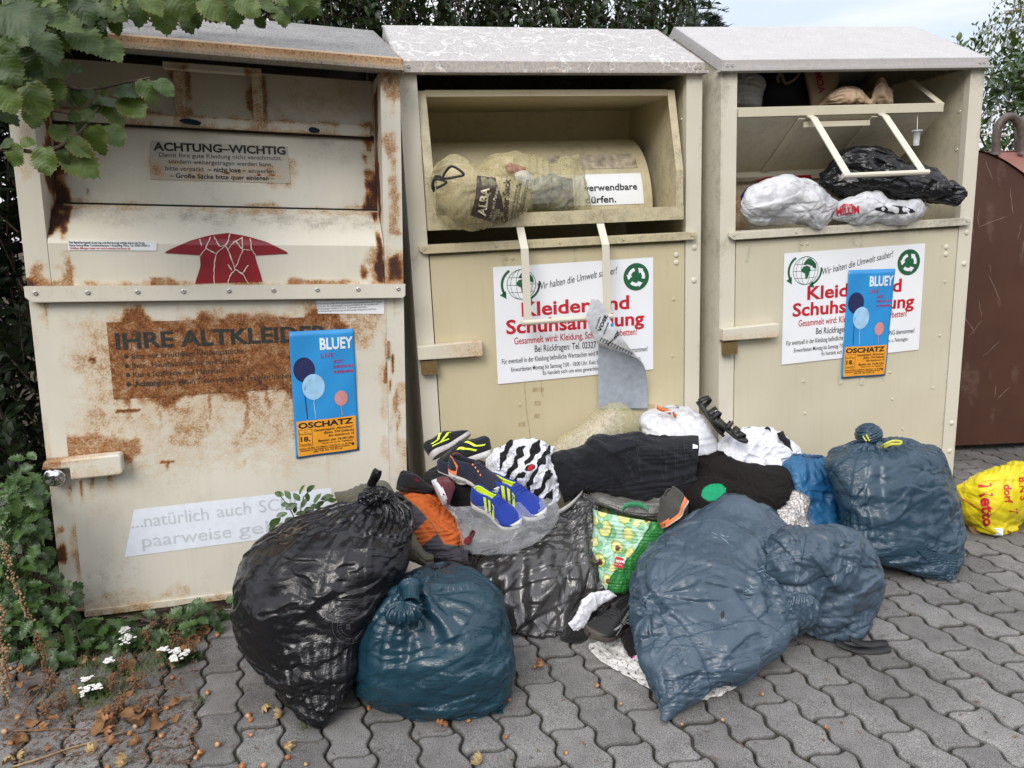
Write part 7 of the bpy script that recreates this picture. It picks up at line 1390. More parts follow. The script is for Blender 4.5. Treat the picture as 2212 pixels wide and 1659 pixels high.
# padlocks
def box_lock(b, c, w, h, label):
    t = empty('padlock', M=Matrix(BM[b].tolist()) @ Matrix.Translation(c)); tag(t, label, 'padlock', 'padlocks on the lock bars'); mb = MB(); mb.box(-w / 2, w / 2, -.011, .011, -h, 0); mb.box(-w / 2 + .006, w / 2 - .006, -.0125, -.011, -h * .75, -h * .25); o = mb.build('lock_body', BRASS, t); bevel(o, .004, 2)
    mb = MB(); mb.tube([(-w * .3, 0, -.004), (-w * .3, 0, .022), (-w * .15, 0, .036), (w * .15, 0, .036), (w * .3, 0, .022), (w * .3, 0, -.004)], .0042, 8); mb.build('shackle', STEEL, t, True)
box_lock(2, tuple(loc(2, *z5(294, 1056), -.022)), .058, .052, 'brass padlock under the lock bar of the middle bank'); box_lock(3, tuple(loc(3, *z6(274, 934), -.022)), .058, .050, 'brass padlock under the rust edged lock bar of the right bank')
c = loc(1, *z2(292, 1045), -.03); t = empty('padlock', M=Matrix(BM[1].tolist()) @ Matrix.Translation(tuple(c))); tag(t, 'round chrome padlock under the lock bar of the rusty bank', 'padlock', 'padlocks on the lock bars')
mb = MB(); a = np.linspace(0, 2 * np.pi, 32, endpoint=False); pr_ = [(0, -.016), (.014, -.016), (.016, -.012), (.026, -.013), (.030, -.010), (.033, 0), (.030, .010), (0, .014)]
mb.add([(r * np.cos(q), y, r * np.sin(q)) for (r, y) in pr_ for q in a], gridf(len(pr_), 32, wrap=True, flip=True)); o = mb.build('lock_body', CHROME, t, True)
mb = MB(); mb.box(-.004, .004, -.0175, -.0155, -.007, .007); mb.build('keyhole', DARKIN, t); mb = MB(); mb.tube([(-.012, 0, .024), (-.006, 0, .036), (.010, 0, .036), (.014, 0, .022)], .005, 8); mb.build('shackle', STEEL, t, True)
# torn printed film over the chute handle of the middle bank
def pf(rows, n=60, m=60):
    """rows of (left, right) picture points with depth offsets in the bank's own axes"""
    A = np.array([[*loc(2, *z5(*l), ly), *loc(2, *z5(*r), ry)] for (l, ly, r, ry) in rows]); C = catmull(A, m); s = np.linspace(0, 1, n)[None, :, None]
    X = C[:, None, :3] * (1 - s) + C[:, None, 3:] * s; X = X + np.array([0, 1, 0]) * (.006 * (fbm(X, 18, 4, 3) - .5))[..., None]; return bworld(2, X.reshape(-1, 3)), gridf(m, n)
V1, F1 = pf([((1368, 640), -.125, (1408, 652), -.125), ((1345, 720), -.122, (1452, 700), -.120), ((1330, 775), -.115, (1488, 785), -.112), ((1362, 860), -.10, (1540, 865), -.115), ((1400, 935), -.085, (1600, 950), -.11), ((1430, 960), -.06, (1692, 1062), -.09)])
tf = wmesh('torn_poster', V1, F1, plain('crumpled_print_film', (.66, .68, .71), .4, bump=.4, bs=60), 'torn printed film hanging over the chute handle, grey back showing', 'torn poster', None); solid(tf, .0012, 0)
V2, F2 = pf([((1412, 942), -.055, (1600, 1010), -.10), ((1411, 1020), -.035, (1692, 1062), -.088), ((1410, 1120), -.022, (1726, 1140), -.060), ((1410, 1250), -.014, (1734, 1260), -.03), ((1411, 1376), -.010, (1735, 1376), -.012)])
o = wpart('film_back', tf, V2, F2, plain('grey_film_back', (.36, .40, .46), .42, bump=.3, bs=40)); solid(o, .0012, 0)
pr = PicSheet()
for (tx, h, ox, oy, an, w) in (('VOSE', 34, 1425, 870, 66, 62), ('CKERL', 12, 1398, 850, 70, 48), ('MÜLLNER', 13, 1450, 885, 68, 46), ('or', 36, 1528, 905, 60, 26), ('Jumbo', 22, 1470, 960, 42, 60)):
    s = Sheet2D(); s.text(tx, 0, 0, h * .3281 * .62, w=w * .62, bold=.06); pr.put(s, *z5(ox, oy), an)
for k in range(12): x, y = z5(1420 + k * 18, 930 + k * 9); pr.line([(x, y), (x + 5, y - 8), (x + 8, y - 4)], [1.6, 2.4, .8])
decal(V1, F1, pr, 'lettering', INK, tf, .003)
pr = PicSheet(); pr.disc(*z5(1502, 822), 3.4, 3.8, 12); decal(V1, F1, pr, 'printed_dot', plain('cyan_print', (.03, .28, .55), .5), tf, .003)
# brown container at the right edge
BROWN = mat_paint('brown_container_paint', (.062, .026, .016), (.078, .035, .022), grime=(.16, .10, .08), rough=.5); PINKTOP = mat_paint('faded_red_brown', (.21, .085, .068), (.25, .11, .09), grime=(.12, .07, .06), rough=.7)
Yf, Yb = 3.62, 4.35
t = empty('recycling_container', (3.1, 4.0, 0), 'brown recycling container with lifting hooks at the right edge', 'recycling container')
cp = [(2040, 326), (2085, 326), (2117, 328), (2142, 336), (2172, 351), (2212, 379), (2270, 425), (2340, 495), (2410, 590)]; C = np.array([at(x, y, Yf) for x, y in cp]); C = catmull(np.c_[C, C], 50)[:, :3]; zr = at(2117, 329, Yb)[2]
mb = MB(); n = len(C); nz = 30; V = [(x, Yf - .03 * math.sin(math.pi * k / nz), .04 + (z - .04) * k / nz) for (x, _, z) in C for k in range(nz + 1)]; mb.add(V, gridf(n, nz + 1, flip=True))
for (x, z) in ((C[0][0], C[0][2]), (C[-1][0], C[-1][2])): mb.add([(x, Yf, .04), (x, Yb, .04), (x, Yb, zr), (x, Yf, z)], [(0, 1, 2, 3)])
mb.add([(C[0][0], Yb, .04), (C[-1][0], Yb, .04), (C[-1][0], Yb, zr), (C[0][0], Yb, zr)], [(0, 1, 2, 3)]); off = np.array([3.1, 4.0, 0]); mb.v = [v - off for v in mb.v]
attr_part('shell', mb, BROWN, t, dirt=lambda V: .40 * (vnoise(V * np.array([8, 8, 1]), 5, 3) > .74), smooth=False)
mb = MB(); m = 14; mb.add([np.array([x, Yf - .012 + (Yb + .03 - Yf) * k / m, z + .004 + (zr - z) * (k / m) ** .8]) - off for (x, _, z) in C for k in range(m + 1)], gridf(n, m + 1, flip=True)); attr_part('lid', mb, PINKTOP, t, dirt=lambda V: .3 * vnoise(V, 8, 2), smooth=True)
zt = zr
sc_ = Sheet2D(); q = np.random.RandomState(7)
for k in range(26):
    x, z, l, a = q.uniform(2.22, 2.75), q.uniform(.25, 1.45), q.uniform(.02, .16), q.normal() * .35 + (1.57 if q.rand() < .8 else .4); tt = np.linspace(-.5, .5, 5); sc_.line(np.stack([x + l * tt * math.cos(a) + .002 * q.normal(size=5), z + l * tt * math.sin(a)], 1), [.0004, .0016, .0012, .0016, .0004])
V = sc_.verts(); mesh('scratch_mark', np.stack([V[:, 0], np.full(len(V), Yf - .034), V[:, 1]], 1) - off, sc_.f, plain('bare_scratch', (.30, .22, .17), .6, var=.3), t)
HOOK = plain('rusty_steel_rod', (.105, .085, .075), .6, .3, .3, 60)
for (ox, w, Yh) in ((2180, 28, 4.30), (2224, 24, 4.42)):
    q = [at(ox + x, y, Yh) for x, y in ((-w, 330), (-w, 295), (-w * .75, 268), (-w * .2, 253), (w * .5, 256), (w * .95, 285), (w, 330))]; q = np.array(q); q = catmull(np.c_[q, q], 40)[:, :3]; q[0][2] = q[-1][2] = zt - .02; mb = MB(); mb.tube(q, .022, 12); V = mb.verts(); wpart('lifting_hook', t, V, mb.f, HOOK)

# tape and glue marks left on the doors, scratches in the chute
s = Sheet2D(); q = lambda x, y: tuple(loc(2, *z5(x, y), -.0015)[[0, 2]])
for (x0, y0, x1, y1) in ((975, 1238, 1052, 1264), (992, 1326, 1035, 1356), (990, 1410, 1028, 1440), (885, 1466, 930, 1496), (1730, 1345, 1785, 1375)): s.poly([q(x0, y1), q(x1, y1 - 4), q(x1, y0 - 4), q(x0, y0)])
s.line([q(925, 1190), q(932, 1300), q(940, 1400), q(955, 1500), q(966, 1580)], .004); s.line([q(1035, 1190), q(1038, 1260), q(1046, 1300)], .003)
mesh('glue_mark', on_bin(s, .0003), s.f, plain('old_glue', (.42, .34, .20), .5, var=.25, vs=60), bank2)
s = Sheet2D(); q = lambda x, y: tuple(loc(3, *z6(x, y), -.0015)[[0, 2]]); s.poly([q(378, 415), q(397, 412), q(420, 300), q(402, 300)]); s.poly([q(1060, 262), q(1095, 248), q(1135, 300), q(1100, 306)]); mesh('tape_scrap', on_bin(s, .0003), s.f, plain('dull_tape', (.50, .47, .36), .3, var=.2, vs=50), bank3)

# ------------------------------------------------------------------ leaves and plants
def mat_leaf(name, a, b_, vein=(.16, .22, .07), rough=.42, trans=.25, spec=.45, edge=None):
    m, nt, b, o = nodes(name); g = G(nt); rn = g.attr('rnd').outputs['Fac']; u = g.attr('u').outputs['Fac']; w = g.attr('w').outputs['Fac']; aw = g.math('ABSOLUTE', w)
    c = g.mix(rn, (*a,), (*b_,)); n = g.noise(60, 4, .6); c = g.mix(1.0, c, g.map(n, .3, .7, .75, 1.25), 'MULTIPLY')
    st = g.math('SINE', g.math('MULTIPLY', g.math('SUBTRACT', u, g.math('MULTIPLY', aw, .28)), 46.0)); vn = g.math('MAXIMUM', g.map(st, .80, 1.0), g.map(aw, .0, .07, 1, 0))
    c = g.mix(g.math('MULTIPLY', vn, .17), c, (*vein,))
    if edge: c = g.mix(g.math('MULTIPLY', g.map(aw, .80, 1.0), g.map(rn, .45, .8)), c, (*edge,))
    nt.links.new(c, b.inputs['Base Color']); setp(b, rough=rough, spec=spec); nt.links.new(g.bump(g.math('ADD', g.math('MULTIPLY', st, -.4), n), .16, .004), b.inputs['Normal'])
    if trans:
        t = g.n('ShaderNodeBsdfTranslucent'); nt.links.new(g.mix(.4, c, (.20, .30, .03)), t.inputs[0]); mx = g.n('ShaderNodeMixShader'); mx.inputs[0].default_value = trans; nt.links.new(b.outputs[0], mx.inputs[1]); nt.links.new(t.outputs[0], mx.inputs[2]); nt.links.new(mx.outputs[0], o.inputs[0])
    return m
def leaf_shape(kind):
    """unit leaf along x: returns base verts, faces, (u, w)"""
    if kind == 'simple':
        xs = np.array([0, .3, .65, 1.0]); hw = np.array([.02, .24, .20, .0]); ws = (-1, 0, 1)
    elif kind == 'hazel':
        xs = np.linspace(0, 1, 21); hw = .44 * np.clip(np.sin(np.pi * np.clip(xs * .93 + .10, 0, 1)) ** .62, 0, 1) * np.where(xs > .80, 1 - ((xs - .80) / .20) ** 1.5, 1); hw[0] = .05; hw = hw * (1 + .11 * np.where(np.arange(21) % 2 == 0, 1, -1) * (xs > .08)); ws = (-1, -.5, 0, .5, 1)
    elif kind == 'holly':
        xs = np.linspace(0, 1, 13); hw = .27 * np.sin(np.pi * np.clip(xs * .95 + .05, 0, 1)) ** .7; hw = hw * (1 + .38 * np.where(np.arange(13) % 2 == 0, 1, -.55) * (xs > .1)); hw[-1] = 0; ws = (-1, -.5, 0, .5, 1)
    else:
        xs = np.linspace(0, 1, 9); hw = .27 * np.sin(np.pi * np.clip(xs * .97 + .02, 0, 1)) ** .8; hw[-1] = 0; ws = (-1, 0, 1)
    n, m = len(xs), len(ws); U = np.repeat(xs, m); Wd = np.tile(ws, n); H = np.repeat(hw, m); sh = np.repeat(np.where(np.arange(n) % 2 == 0, .035, -.0), m) * (np.abs(Wd) > .9) if kind == 'hazel' else 0
    return np.stack([U + sh, Wd * H, np.zeros(n * m)], 1), np.array(gridf(n, m)), U, Wd
class Leaves:
    def __init__(s, kind, seed=0): s.b, s.F, s.U, s.Wd = leaf_shape(kind); s.P, s.D, s.N, s.S, s.C, s.K = [], [], [], [], [], []; s.rs = np.random.RandomState(seed)
    def add(s, p, d, n, size, curl=.25, fold=.25): s.P.append(p); s.D.append(d); s.N.append(n); s.S.append(size); s.C.append(curl); s.K.append(fold)
    def arrays(s):
        P, D, N = np.array(s.P), np.array(s.D, float), np.array(s.N, float); S = np.array(s.S)[:, None, None]; C = np.array(s.C)[:, None]; K = np.array(s.K)[:, None]
        D /= np.linalg.norm(D, axis=1, keepdims=True); N -= D * (N * D).sum(1, keepdims=True); N /= np.linalg.norm(N, axis=1, keepdims=True) + 1e-9; Y = np.cross(N, D); k = len(P)
        x, y = s.b[None, :, 0], s.b[None, :, 1]; ph = s.rs.rand(k, 1) * 6.3
        z = K * np.abs(y) - C * x * x + .035 * np.sin(x * 11 + ph) * np.sign(y) * (np.abs(y) > .1) + .03 * np.sin(x * 5 + 2 * ph) * y * 6 * .5
        V = P[:, None] + S * (x[..., None] * D[:, None] + y[..., None] * Y[:, None] + z[..., None] * N[:, None]); m = len(s.b)
        F = (s.F[None] + (np.arange(k) * m)[:, None, None]).reshape(-1, 4); r = np.repeat(s.rs.rand(k), m)
        return V.reshape(-1, 3), [tuple(q) for q in F.tolist()], dict(rnd=r, u=np.tile(s.U, k), w=np.tile(s.Wd, k))
    def build(s, name, mat, parent, thick=0):
        V, F, A = s.arrays(); return wpart(name, parent, V, F, mat, True, attrs=A)
def pdir(a, depth=0.0):
    a = math.radians(a); return RT * math.cos(a) + UP * math.sin(a) + FW * depth
BARK = plain('brown_twig_bark', (.075, .05, .035), .8, var=.3, vs=60); GSTEM = plain('green_stem', (.06, .085, .03), .7)
def vtube(mb, pts, r, n=7, k=24):
    P = np.array(pts, float); C = catmull(np.c_[P, P], k)[:, :3]; mb.tube(C, np.interp(np.linspace(0, 1, k), np.linspace(0, 1, len(np.atleast_1d(r))), np.atleast_1d(r)), n)
rs = np.random.RandomState(9)
# hazel overhanging the rusty bank
hz = empty('hazel_tree', (-2.5, 2.3, 0), 'hazel with large serrated leaves overhanging the rusty bank', 'tree'); L_ = Leaves('hazel', 2)
def hz_leaf(x, y, Y, size, ang, tilt=.5):
    n = -FW * (.7 + .4 * rs.rand()) + np.array([0, 0, 1]) * (.4 + .5 * rs.rand()) + rs.normal(size=3) * tilt * .5; d = pdir(ang, rs.uniform(-.35, .2)); L_.add(at(*( .25 * x, .25 * y), Y) - d * size * .5, d, n, size, rs.uniform(.05, .45), rs.uniform(-.1, .35))
for (x, y, l, a, Y) in ((180, 150, 430, -28, 1.75), (560, 190, 280, -12, 1.9), (410, 400, 280, -45, 1.85), (740, 330, 300, -38, 1.95), (950, 440, 260, -40, 2.0), (560, 600, 230, 20, 2.0), (650, 590, 140, -5, 2.02), (480, 770, 200, -50, 1.95), (60, 850, 260, -60, 1.8), (290, 850, 320, -65, 1.85), (110, 1340, 220, -120, 1.85), (390, 1390, 260, -80, 1.85), (680, 1250, 230, -30, 1.95), (690, 1400, 330, -35, 1.95), (830, 1200, 260, -95, 2.0), (990, 1170, 220, -50, 2.02),
    (1110, 790, 260, 10, 2.05), (1290, 770, 220, -50, 2.05), (1420, 740, 190, -30, 2.06), (930, 860, 240, 2, 2.05), (1150, 920, 280, -40, 2.05), (990, 980, 220, -40, 2.06), (750, 990, 130, -70, 2.0), (640, 1010, 120, -40, 2.0), (280, 1020, 200, -80, 1.9), (90, 600, 300, -60, 1.8), (60, 440, 260, -80, 1.85), (190, 320, 240, -50, 1.9), (250, 560, 260, -40, 1.9), (880, 770, 120, -100, 2.04), (760, 800, 120, -60, 2.0), (680, 830, 160, -90, 2.0), (600, 840, 160, -110, 2.0), (40, 1230, 150, 170, 1.86), (240, 1230, 130, 10, 1.86), (540, 1360, 140, -70, 1.93), (520, 1150, 200, -60, 2.0), (820, 930, 120, -30, 2.03), (730, 1120, 150, -80, 2.03), (450, 880, 150, -30, 1.97),
    (980, 80, 300, -40, 2.1), (1180, 70, 260, -60, 2.12), (1420, 130, 280, -75, 2.15), (1000, 220, 160, -80, 2.1), (1620, 200, 180, -70, 2.2), (1800, 60, 250, -45, 2.2), (2000, 110, 260, -70, 2.25), (2150, 60, 230, -30, 2.25), (2430, 130, 190, -60, 2.3), (2300, 60, 200, -20, 2.3), (2560, 70, 170, -40, 2.35), (2680, 40, 150, -30, 2.35), (1300, 30, 240, -30, 2.1), (1550, 40, 260, -60, 2.15), (860, 30, 260, -30, 2.0), (700, 60, 260, -60, 1.95), (1700, 150, 150, -110, 2.2), (2250, 190, 120, -60, 2.28), (2750, 90, 90, -50, 2.36)):
    hz_leaf(x, y, Y, l * .25 / FPX * Y * .95, a)
for k in range(115): hz_leaf(rs.uniform(-350, 480), rs.uniform(-250, 1000) * (1 if rs.rand() < .7 else .5), rs.uniform(1.85, 2.35), rs.uniform(.06, .10), rs.uniform(-120, -5), .9)
for k in range(70):
    x = rs.uniform(200, 2700); hz_leaf(x, rs.uniform(-330, 110 - 30 * (x > 2300)), rs.uniform(2.1, 2.6), rs.uniform(.07, .10), rs.uniform(-130, -10), .8)
for k in range(26): hz_leaf(rs.uniform(300, 900), rs.uniform(-100, 330), rs.uniform(2.0, 2.3), rs.uniform(.07, .10), rs.uniform(-110, -10), .8)
L_.build('crown', mat_leaf('hazel_leaf', (.020, .046, .010), (.085, .135, .022), (.11, .17, .06), .5, .22, edge=(.17, .15, .03)), hz); mb = MB()
def zg(x, y, Y): return at(.25 * x, .25 * y, Y)
vtube(mb, [(-2.5, 2.3, 0), (-2.45, 2.25, 1.0), (-2.2, 2.15, 1.9), zg(-200, -300, 2.1)], [.045, .04, .03, .02]); vtube(mb, [(-2.42, 2.25, 1.2), zg(-300, 700, 2.0), zg(0, 560, 1.95), zg(420, 540, 1.98)], [.02, .012, .006, .003]); vtube(mb, [zg(-300, 1300, 1.9), zg(110, 1290, 1.86), zg(300, 1312, 1.87), zg(480, 1280, 1.92), zg(700, 1130, 1.99), zg(860, 910, 2.03)], [.010, .0055, .005, .004, .003, .002])
vtube(mb, [zg(0, 900, 1.9), zg(350, 940, 1.95), zg(620, 985, 1.98)], [.006, .004, .002]); vtube(mb, [zg(420, 700, 1.97), zg(700, 772, 2.0), zg(860, 760, 2.03), zg(1150, 700, 2.05), zg(1300, 668, 2.06)], [.006, .004, .0035, .003, .002]); vtube(mb, [zg(-200, -300, 2.1), zg(700, -60, 2.15), zg(1600, -20, 2.25), zg(2700, 30, 2.38)], [.02, .012, .008, .003])
V = mb.verts(); wpart('trunk', hz, V, mb.f, BARK)
# hedges and shrubs made of leafy shoots
def shoots(L_, n, box, seed, leaf=(.045, .07), per=13, ln=(.25, .45), front=.6, ok=None):
    q = np.random.RandomState(seed); mb = MB(); k = 0
    while k < n:
        p = np.array([q.uniform(*box[0]), box[1][0] + (box[1][1] - box[1][0]) * q.rand() ** (1 / front if front < 1 else 1), q.uniform(*box[2])])
        if ok is not None and not ok(p): continue
        k += 1; up = np.array([q.normal() * .35, -.25 + q.normal() * .3, 1]); up /= np.linalg.norm(up); l = q.uniform(*ln); side = np.cross(up, q.normal(size=3)); side /= np.linalg.norm(side); b2 = np.cross(up, side)
        mb.tube([p, p + up * l * .5, p + up * l], [.004, .003, .0015], 4)
        for j in range(per):
            t = .1 + .9 * j / per; a = j * 2.4; o = side * math.cos(a) + b2 * math.sin(a); L_.add(p + up * l * t, o * .8 + up * (.35 + .5 * t), up - o * .6 + q.normal(size=3) * .25, q.uniform(*leaf) * (1 - .25 * t), q.uniform(.0, .3), .3)
    return mb
def shrub(name, label, box, n, mat, seed, cat='hedge', leaf=(.045, .07), kind='simple', part='foliage', group=None, **k):
    t = empty(name, ((box[0][0] + box[0][1]) / 2, (box[1][0] + box[1][1]) / 2, 0), label, cat, group); L_ = Leaves(kind, seed); mb = shoots(L_, n, box, seed, leaf, **k); L_.build(part, mat, t); V = mb.verts()
    mb2 = MB(); q = np.random.RandomState(seed)
    for j in range(14): x = q.uniform(*box[0]); y = q.uniform(*box[1]); vtube(mb2, [(x, y, -.02), (x + q.normal() * .08, y + q.normal() * .05, box[2][1] * .4), (x + q.normal() * .15, y, box[2][1] * .9)], [.02, .014, .005], 6, 10)
    wpart('stems', t, np.concatenate([V, mb2.verts()]), mb.f + [tuple(i + len(V) for i in f) for f in mb2.f], BARK); return t
HLEAF = mat_leaf('hedge_leaf', (.016, .034, .014), (.045, .078, .032), (.06, .09, .04), .38, .12, .5); SHADE_LEAF = mat_leaf('shaded_hedge_leaf', (.006, .012, .005), (.014, .026, .009), (.03, .05, .02), .5, .05, .25); LLEAF = mat_leaf('laurel_leaf', (.026, .060, .018), (.075, .130, .038), (.08, .12, .05), .32, .12, .55)  # the darkest leaf colour has the canopy shade of the left gap put in
shrub('hedge', 'tall dark hedge of upright leafy shoots behind the banks', ((-2.6, 1.02), (4.0, 4.9), (1.55, 2.45)), 1500, HLEAF, 4, leaf=(.05, .085), front=.6, per=16, ln=(.3, .5))
shrub('hedge', 'near black shaded hedge in the gap left of the rusty bank', ((-3.4, -1.62), (2.45, 3.5), (.0, 2.7)), 1500, SHADE_LEAF, 6, leaf=(.06, .10), front=.7)
shrub('laurel_shrub', 'glossy laurel shrub behind the brown container', ((3.25, 6.2), (5.3, 6.3), (.1, 2.15)), 640, LLEAF, 7, 'shrub', leaf=(.07, .11), front=.5)
# birch far right, two spruces far behind
t = empty('birch_tree', (8.2, 11.5, 0), 'birch with drooping leafy branches at the right edge', 'tree'); L_ = Leaves('simple', 5); mb = MB(); q = np.random.RandomState(3)
vtube(mb, [(8.2, 11.5, 0), (8.25, 11.5, 2.2), (8.15, 11.5, 4.4), (8.2, 11.5, 6.0)], [.14, .11, .07, .02], 8)
for k in range(120):
    z0 = q.uniform(1.6, 5.6); r = (1.25 * (1 - (z0 - 1.6) / 4.6) + .25) * q.uniform(.6, 1.1); a = q.uniform(0, 6.3); c = np.array([8.2, 11.5, z0]); e = c + [r * math.cos(a), r * math.sin(a), .25 * q.rand()]; tip = e + [.12 * math.cos(a), .12 * math.sin(a), -q.uniform(.4, 1.0)]
    vtube(mb, [c, (c + e) / 2 + [0, 0, .15], e, tip], [.02, .012, .006, .003], 4, 9)
    for j in range(46): tt = q.rand(); p = e + (tip - e) * tt if q.rand() < .72 else c + (e - c) * (.35 + .65 * tt); p = p + q.normal(size=3) * .09; L_.add(p, [q.normal() * .5, q.normal() * .5, -1], q.normal(size=3), q.uniform(.045, .075), .2, .2)
L_.build('crown', mat_leaf('birch_leaf', (.045, .075, .022), (.105, .145, .05), (.1, .14, .05), .5, .25, .3), t); V = mb.verts(); wpart('trunk', t, V, mb.f, plain('birch_bark', (.42, .40, .37), .8, var=.4, vs=9))
def spruce(x, y, h, lean, label, seed, r0=.9):
    q = np.random.RandomState(seed); t = empty('spruce_tree', (x, y, 0), label, 'tree', 'spruce tops beyond the hedge'); mb = MB(); top = np.array([x + lean, y, h]); base = np.array([x, y, 0.0]); mb.tube([base, (base + top) / 2, top], [.12, .07, .006], 6); V, F = [], []
    for k in range(150):
        z = h - (h * .55) * (k / 150) ** 1.1 - .02; c = base + (top - base) * z / h; r = r0 * ((h - z) / (h * .55)) ** .8 * q.uniform(.6, 1.1) + .05; a = k * 2.4; d = np.array([math.cos(a), math.sin(a), .15]); 
        for s_ in np.linspace(.08, 1, 16):
            p = c + d * r * s_ + [0, 0, -.10 * r * s_ ** 2 * 3]
            for w_ in range(4):
                o = q.normal(size=3) * [1, 1, .6]; o /= np.linalg.norm(o); l = q.uniform(.05, .10); sd_ = np.cross(o, q.normal(size=3)); sd_ /= np.linalg.norm(sd_) + 1e-9; i = len(V); V += [p - sd_ * .010, p + sd_ * .010, p + (o + d * .7) * l]; F.append((i, i + 1, i + 2))
    wpart('crown', t, V, F, plain('spruce_needles', (.016, .028, .018), .7, var=.3, vs=3), False); V2 = mb.verts(); wpart('trunk', t, V2, mb.f, BARK)
p = at(1497, 30, 13.0); spruce(p[0], 13.0, p[2] + .9, .0, 'taller spruce top rising right of the hedge', 2, 1.15); p = at(1552, 26, 13.0); spruce(p[0] - .1, 13.4, p[2] + .05, .12, 'small leaning spruce top left of the right bank roof', 5, .75)
# spiny evergreen at the foot of the rusty bank
def inside(poly, x, y):
    c = False; n = len(poly)
    for i in range(n):
        (x1, y1), (x2, y2) = poly[i], poly[(i + 1) % n]
        if (y1 > y) != (y2 > y) and x < (x2 - x1) * (y - y1) / (y2 - y1) + x1: c = not c
    return c
HOL = mat_leaf('holly_leaf', (.022, .052, .013), (.065, .120, .030), (.07, .11, .05), .36, .12, .5)
def pic_bush(name, label, poly, n, Yr, size, seed, mat=HOL, kind='holly', cat='shrub', stems=6, root=None):
    q = np.random.RandomState(seed); L_ = Leaves(kind, seed); pts = []
    while len(pts) < n:
        x, y = q.uniform(min(p[0] for p in poly), max(p[0] for p in poly)), q.uniform(min(p[1] for p in poly), max(p[1] for p in poly))
        if not inside(poly, x, y): continue
        Y = q.uniform(*Yr); p = at(*zE(x, y), Y)
        if p[2] < .01: p = gnd(*zE(x, y), .02 + .03 * q.rand())
        a = q.uniform(-200, 20); L_.add(p, pdir(a, q.uniform(-.6, .1)), np.array([0, 0, 1]) + q.normal(size=3) * .45 - FW * .4, q.uniform(*size), q.uniform(0, .3), q.uniform(.1, .4)); pts.append(p)
    c = np.mean(pts, 0); t = empty(name, (c[0], c[1], 0), label, cat); L_.build('foliage', mat, t); mb = MB()
    for k in range(stems): e = pts[q.randint(len(pts))]; vtube(mb, [(c[0] + q.normal() * .08, c[1] + .05 + q.normal() * .04, -.01), (c + e) / 2 + q.normal(size=3) * .03, e], [.006, .004, .0025], 5, 12)
    V = mb.verts(); wpart('stems', t, V, mb.f, BARK); return t
pic_bush('holly_bush', 'spiny leaved evergreen shrub at the left foot of the rusty bank', [(-60, 260), (60, 200), (120, 75), (165, 50), (185, 90), (195, 270), (235, 350), (240, 600), (350, 650), (440, 840), (390, 880), (430, 960), (400, 1080), (300, 1120), (100, 1110), (-60, 1020)], 460, (2.02, 2.34), (.038, .068), 3, stems=14)
pic_bush('low_evergreen', 'low spiny leaved plants growing out under the rusty bank door', [(430, 905), (700, 880), (900, 840), (1172, 800), (1172, 885), (1000, 955), (800, 1000), (560, 1060), (430, 1010)], 115, (2.10, 2.36), (.04, .065), 5, stems=10)
tz = lambda x, y: ((483.9 + .36458 * x) / .42699, (1002.3 + .36458 * y - 950.5) / .42699)
t = empty('evergreen_sprig', tuple(gnd(600, 1290)), 'glossy green sprig in front of the white lettered sticker', 'plant'); L_ = Leaves('ovate', 4); q = np.random.RandomState(8)
for (x, y, a, l) in ((325, 178, 170, 70), (378, 182, 120, 66), (460, 150, 70, 70), (512, 145, 40, 70), (395, 252, 200, 80), (430, 195, 130, 66), (472, 232, 60, 66), (552, 202, 60, 76), (612, 197, 20, 84), (340, 300, 190, 70), (452, 290, 20, 66), (300, 345, 215, 90), (502, 270, 10, 70), (545, 252, -10, 70), (285, 378, 225, 80), (380, 330, 200, 66), (420, 270, 250, 60), (360, 240, 180, 60), (495, 195, 90, 60), (570, 235, 30, 60), (640, 215, 0, 60)):
    d = pdir(a, q.uniform(-.4, .2)); s_ = l * .36458 / FPX * 2.28; L_.add(at(*zC(x, y), 2.26 + .04 * q.rand()) - d * s_ * .5, d, -FW + [0, 0, .6] + q.normal(size=3) * .35, s_, .15, .25)
L_.build('foliage', LLEAF, t); mb = MB(); g0 = gnd(640, 1330); 
for ps in ([(430, 420), (420, 330), (380, 250), (330, 185)], [(430, 420), (450, 300), (470, 200), (510, 150)], [(430, 420), (500, 300), (570, 230), (640, 210)], [(430, 430), (360, 350), (290, 370)]): vtube(mb, [(g0[0], 2.28, .0)] + [at(*zC(*p), 2.28) for p in ps], [.004, .003, .0015], 5, 14)
V = mb.verts(); wpart('stems', t, V, mb.f, GSTEM)
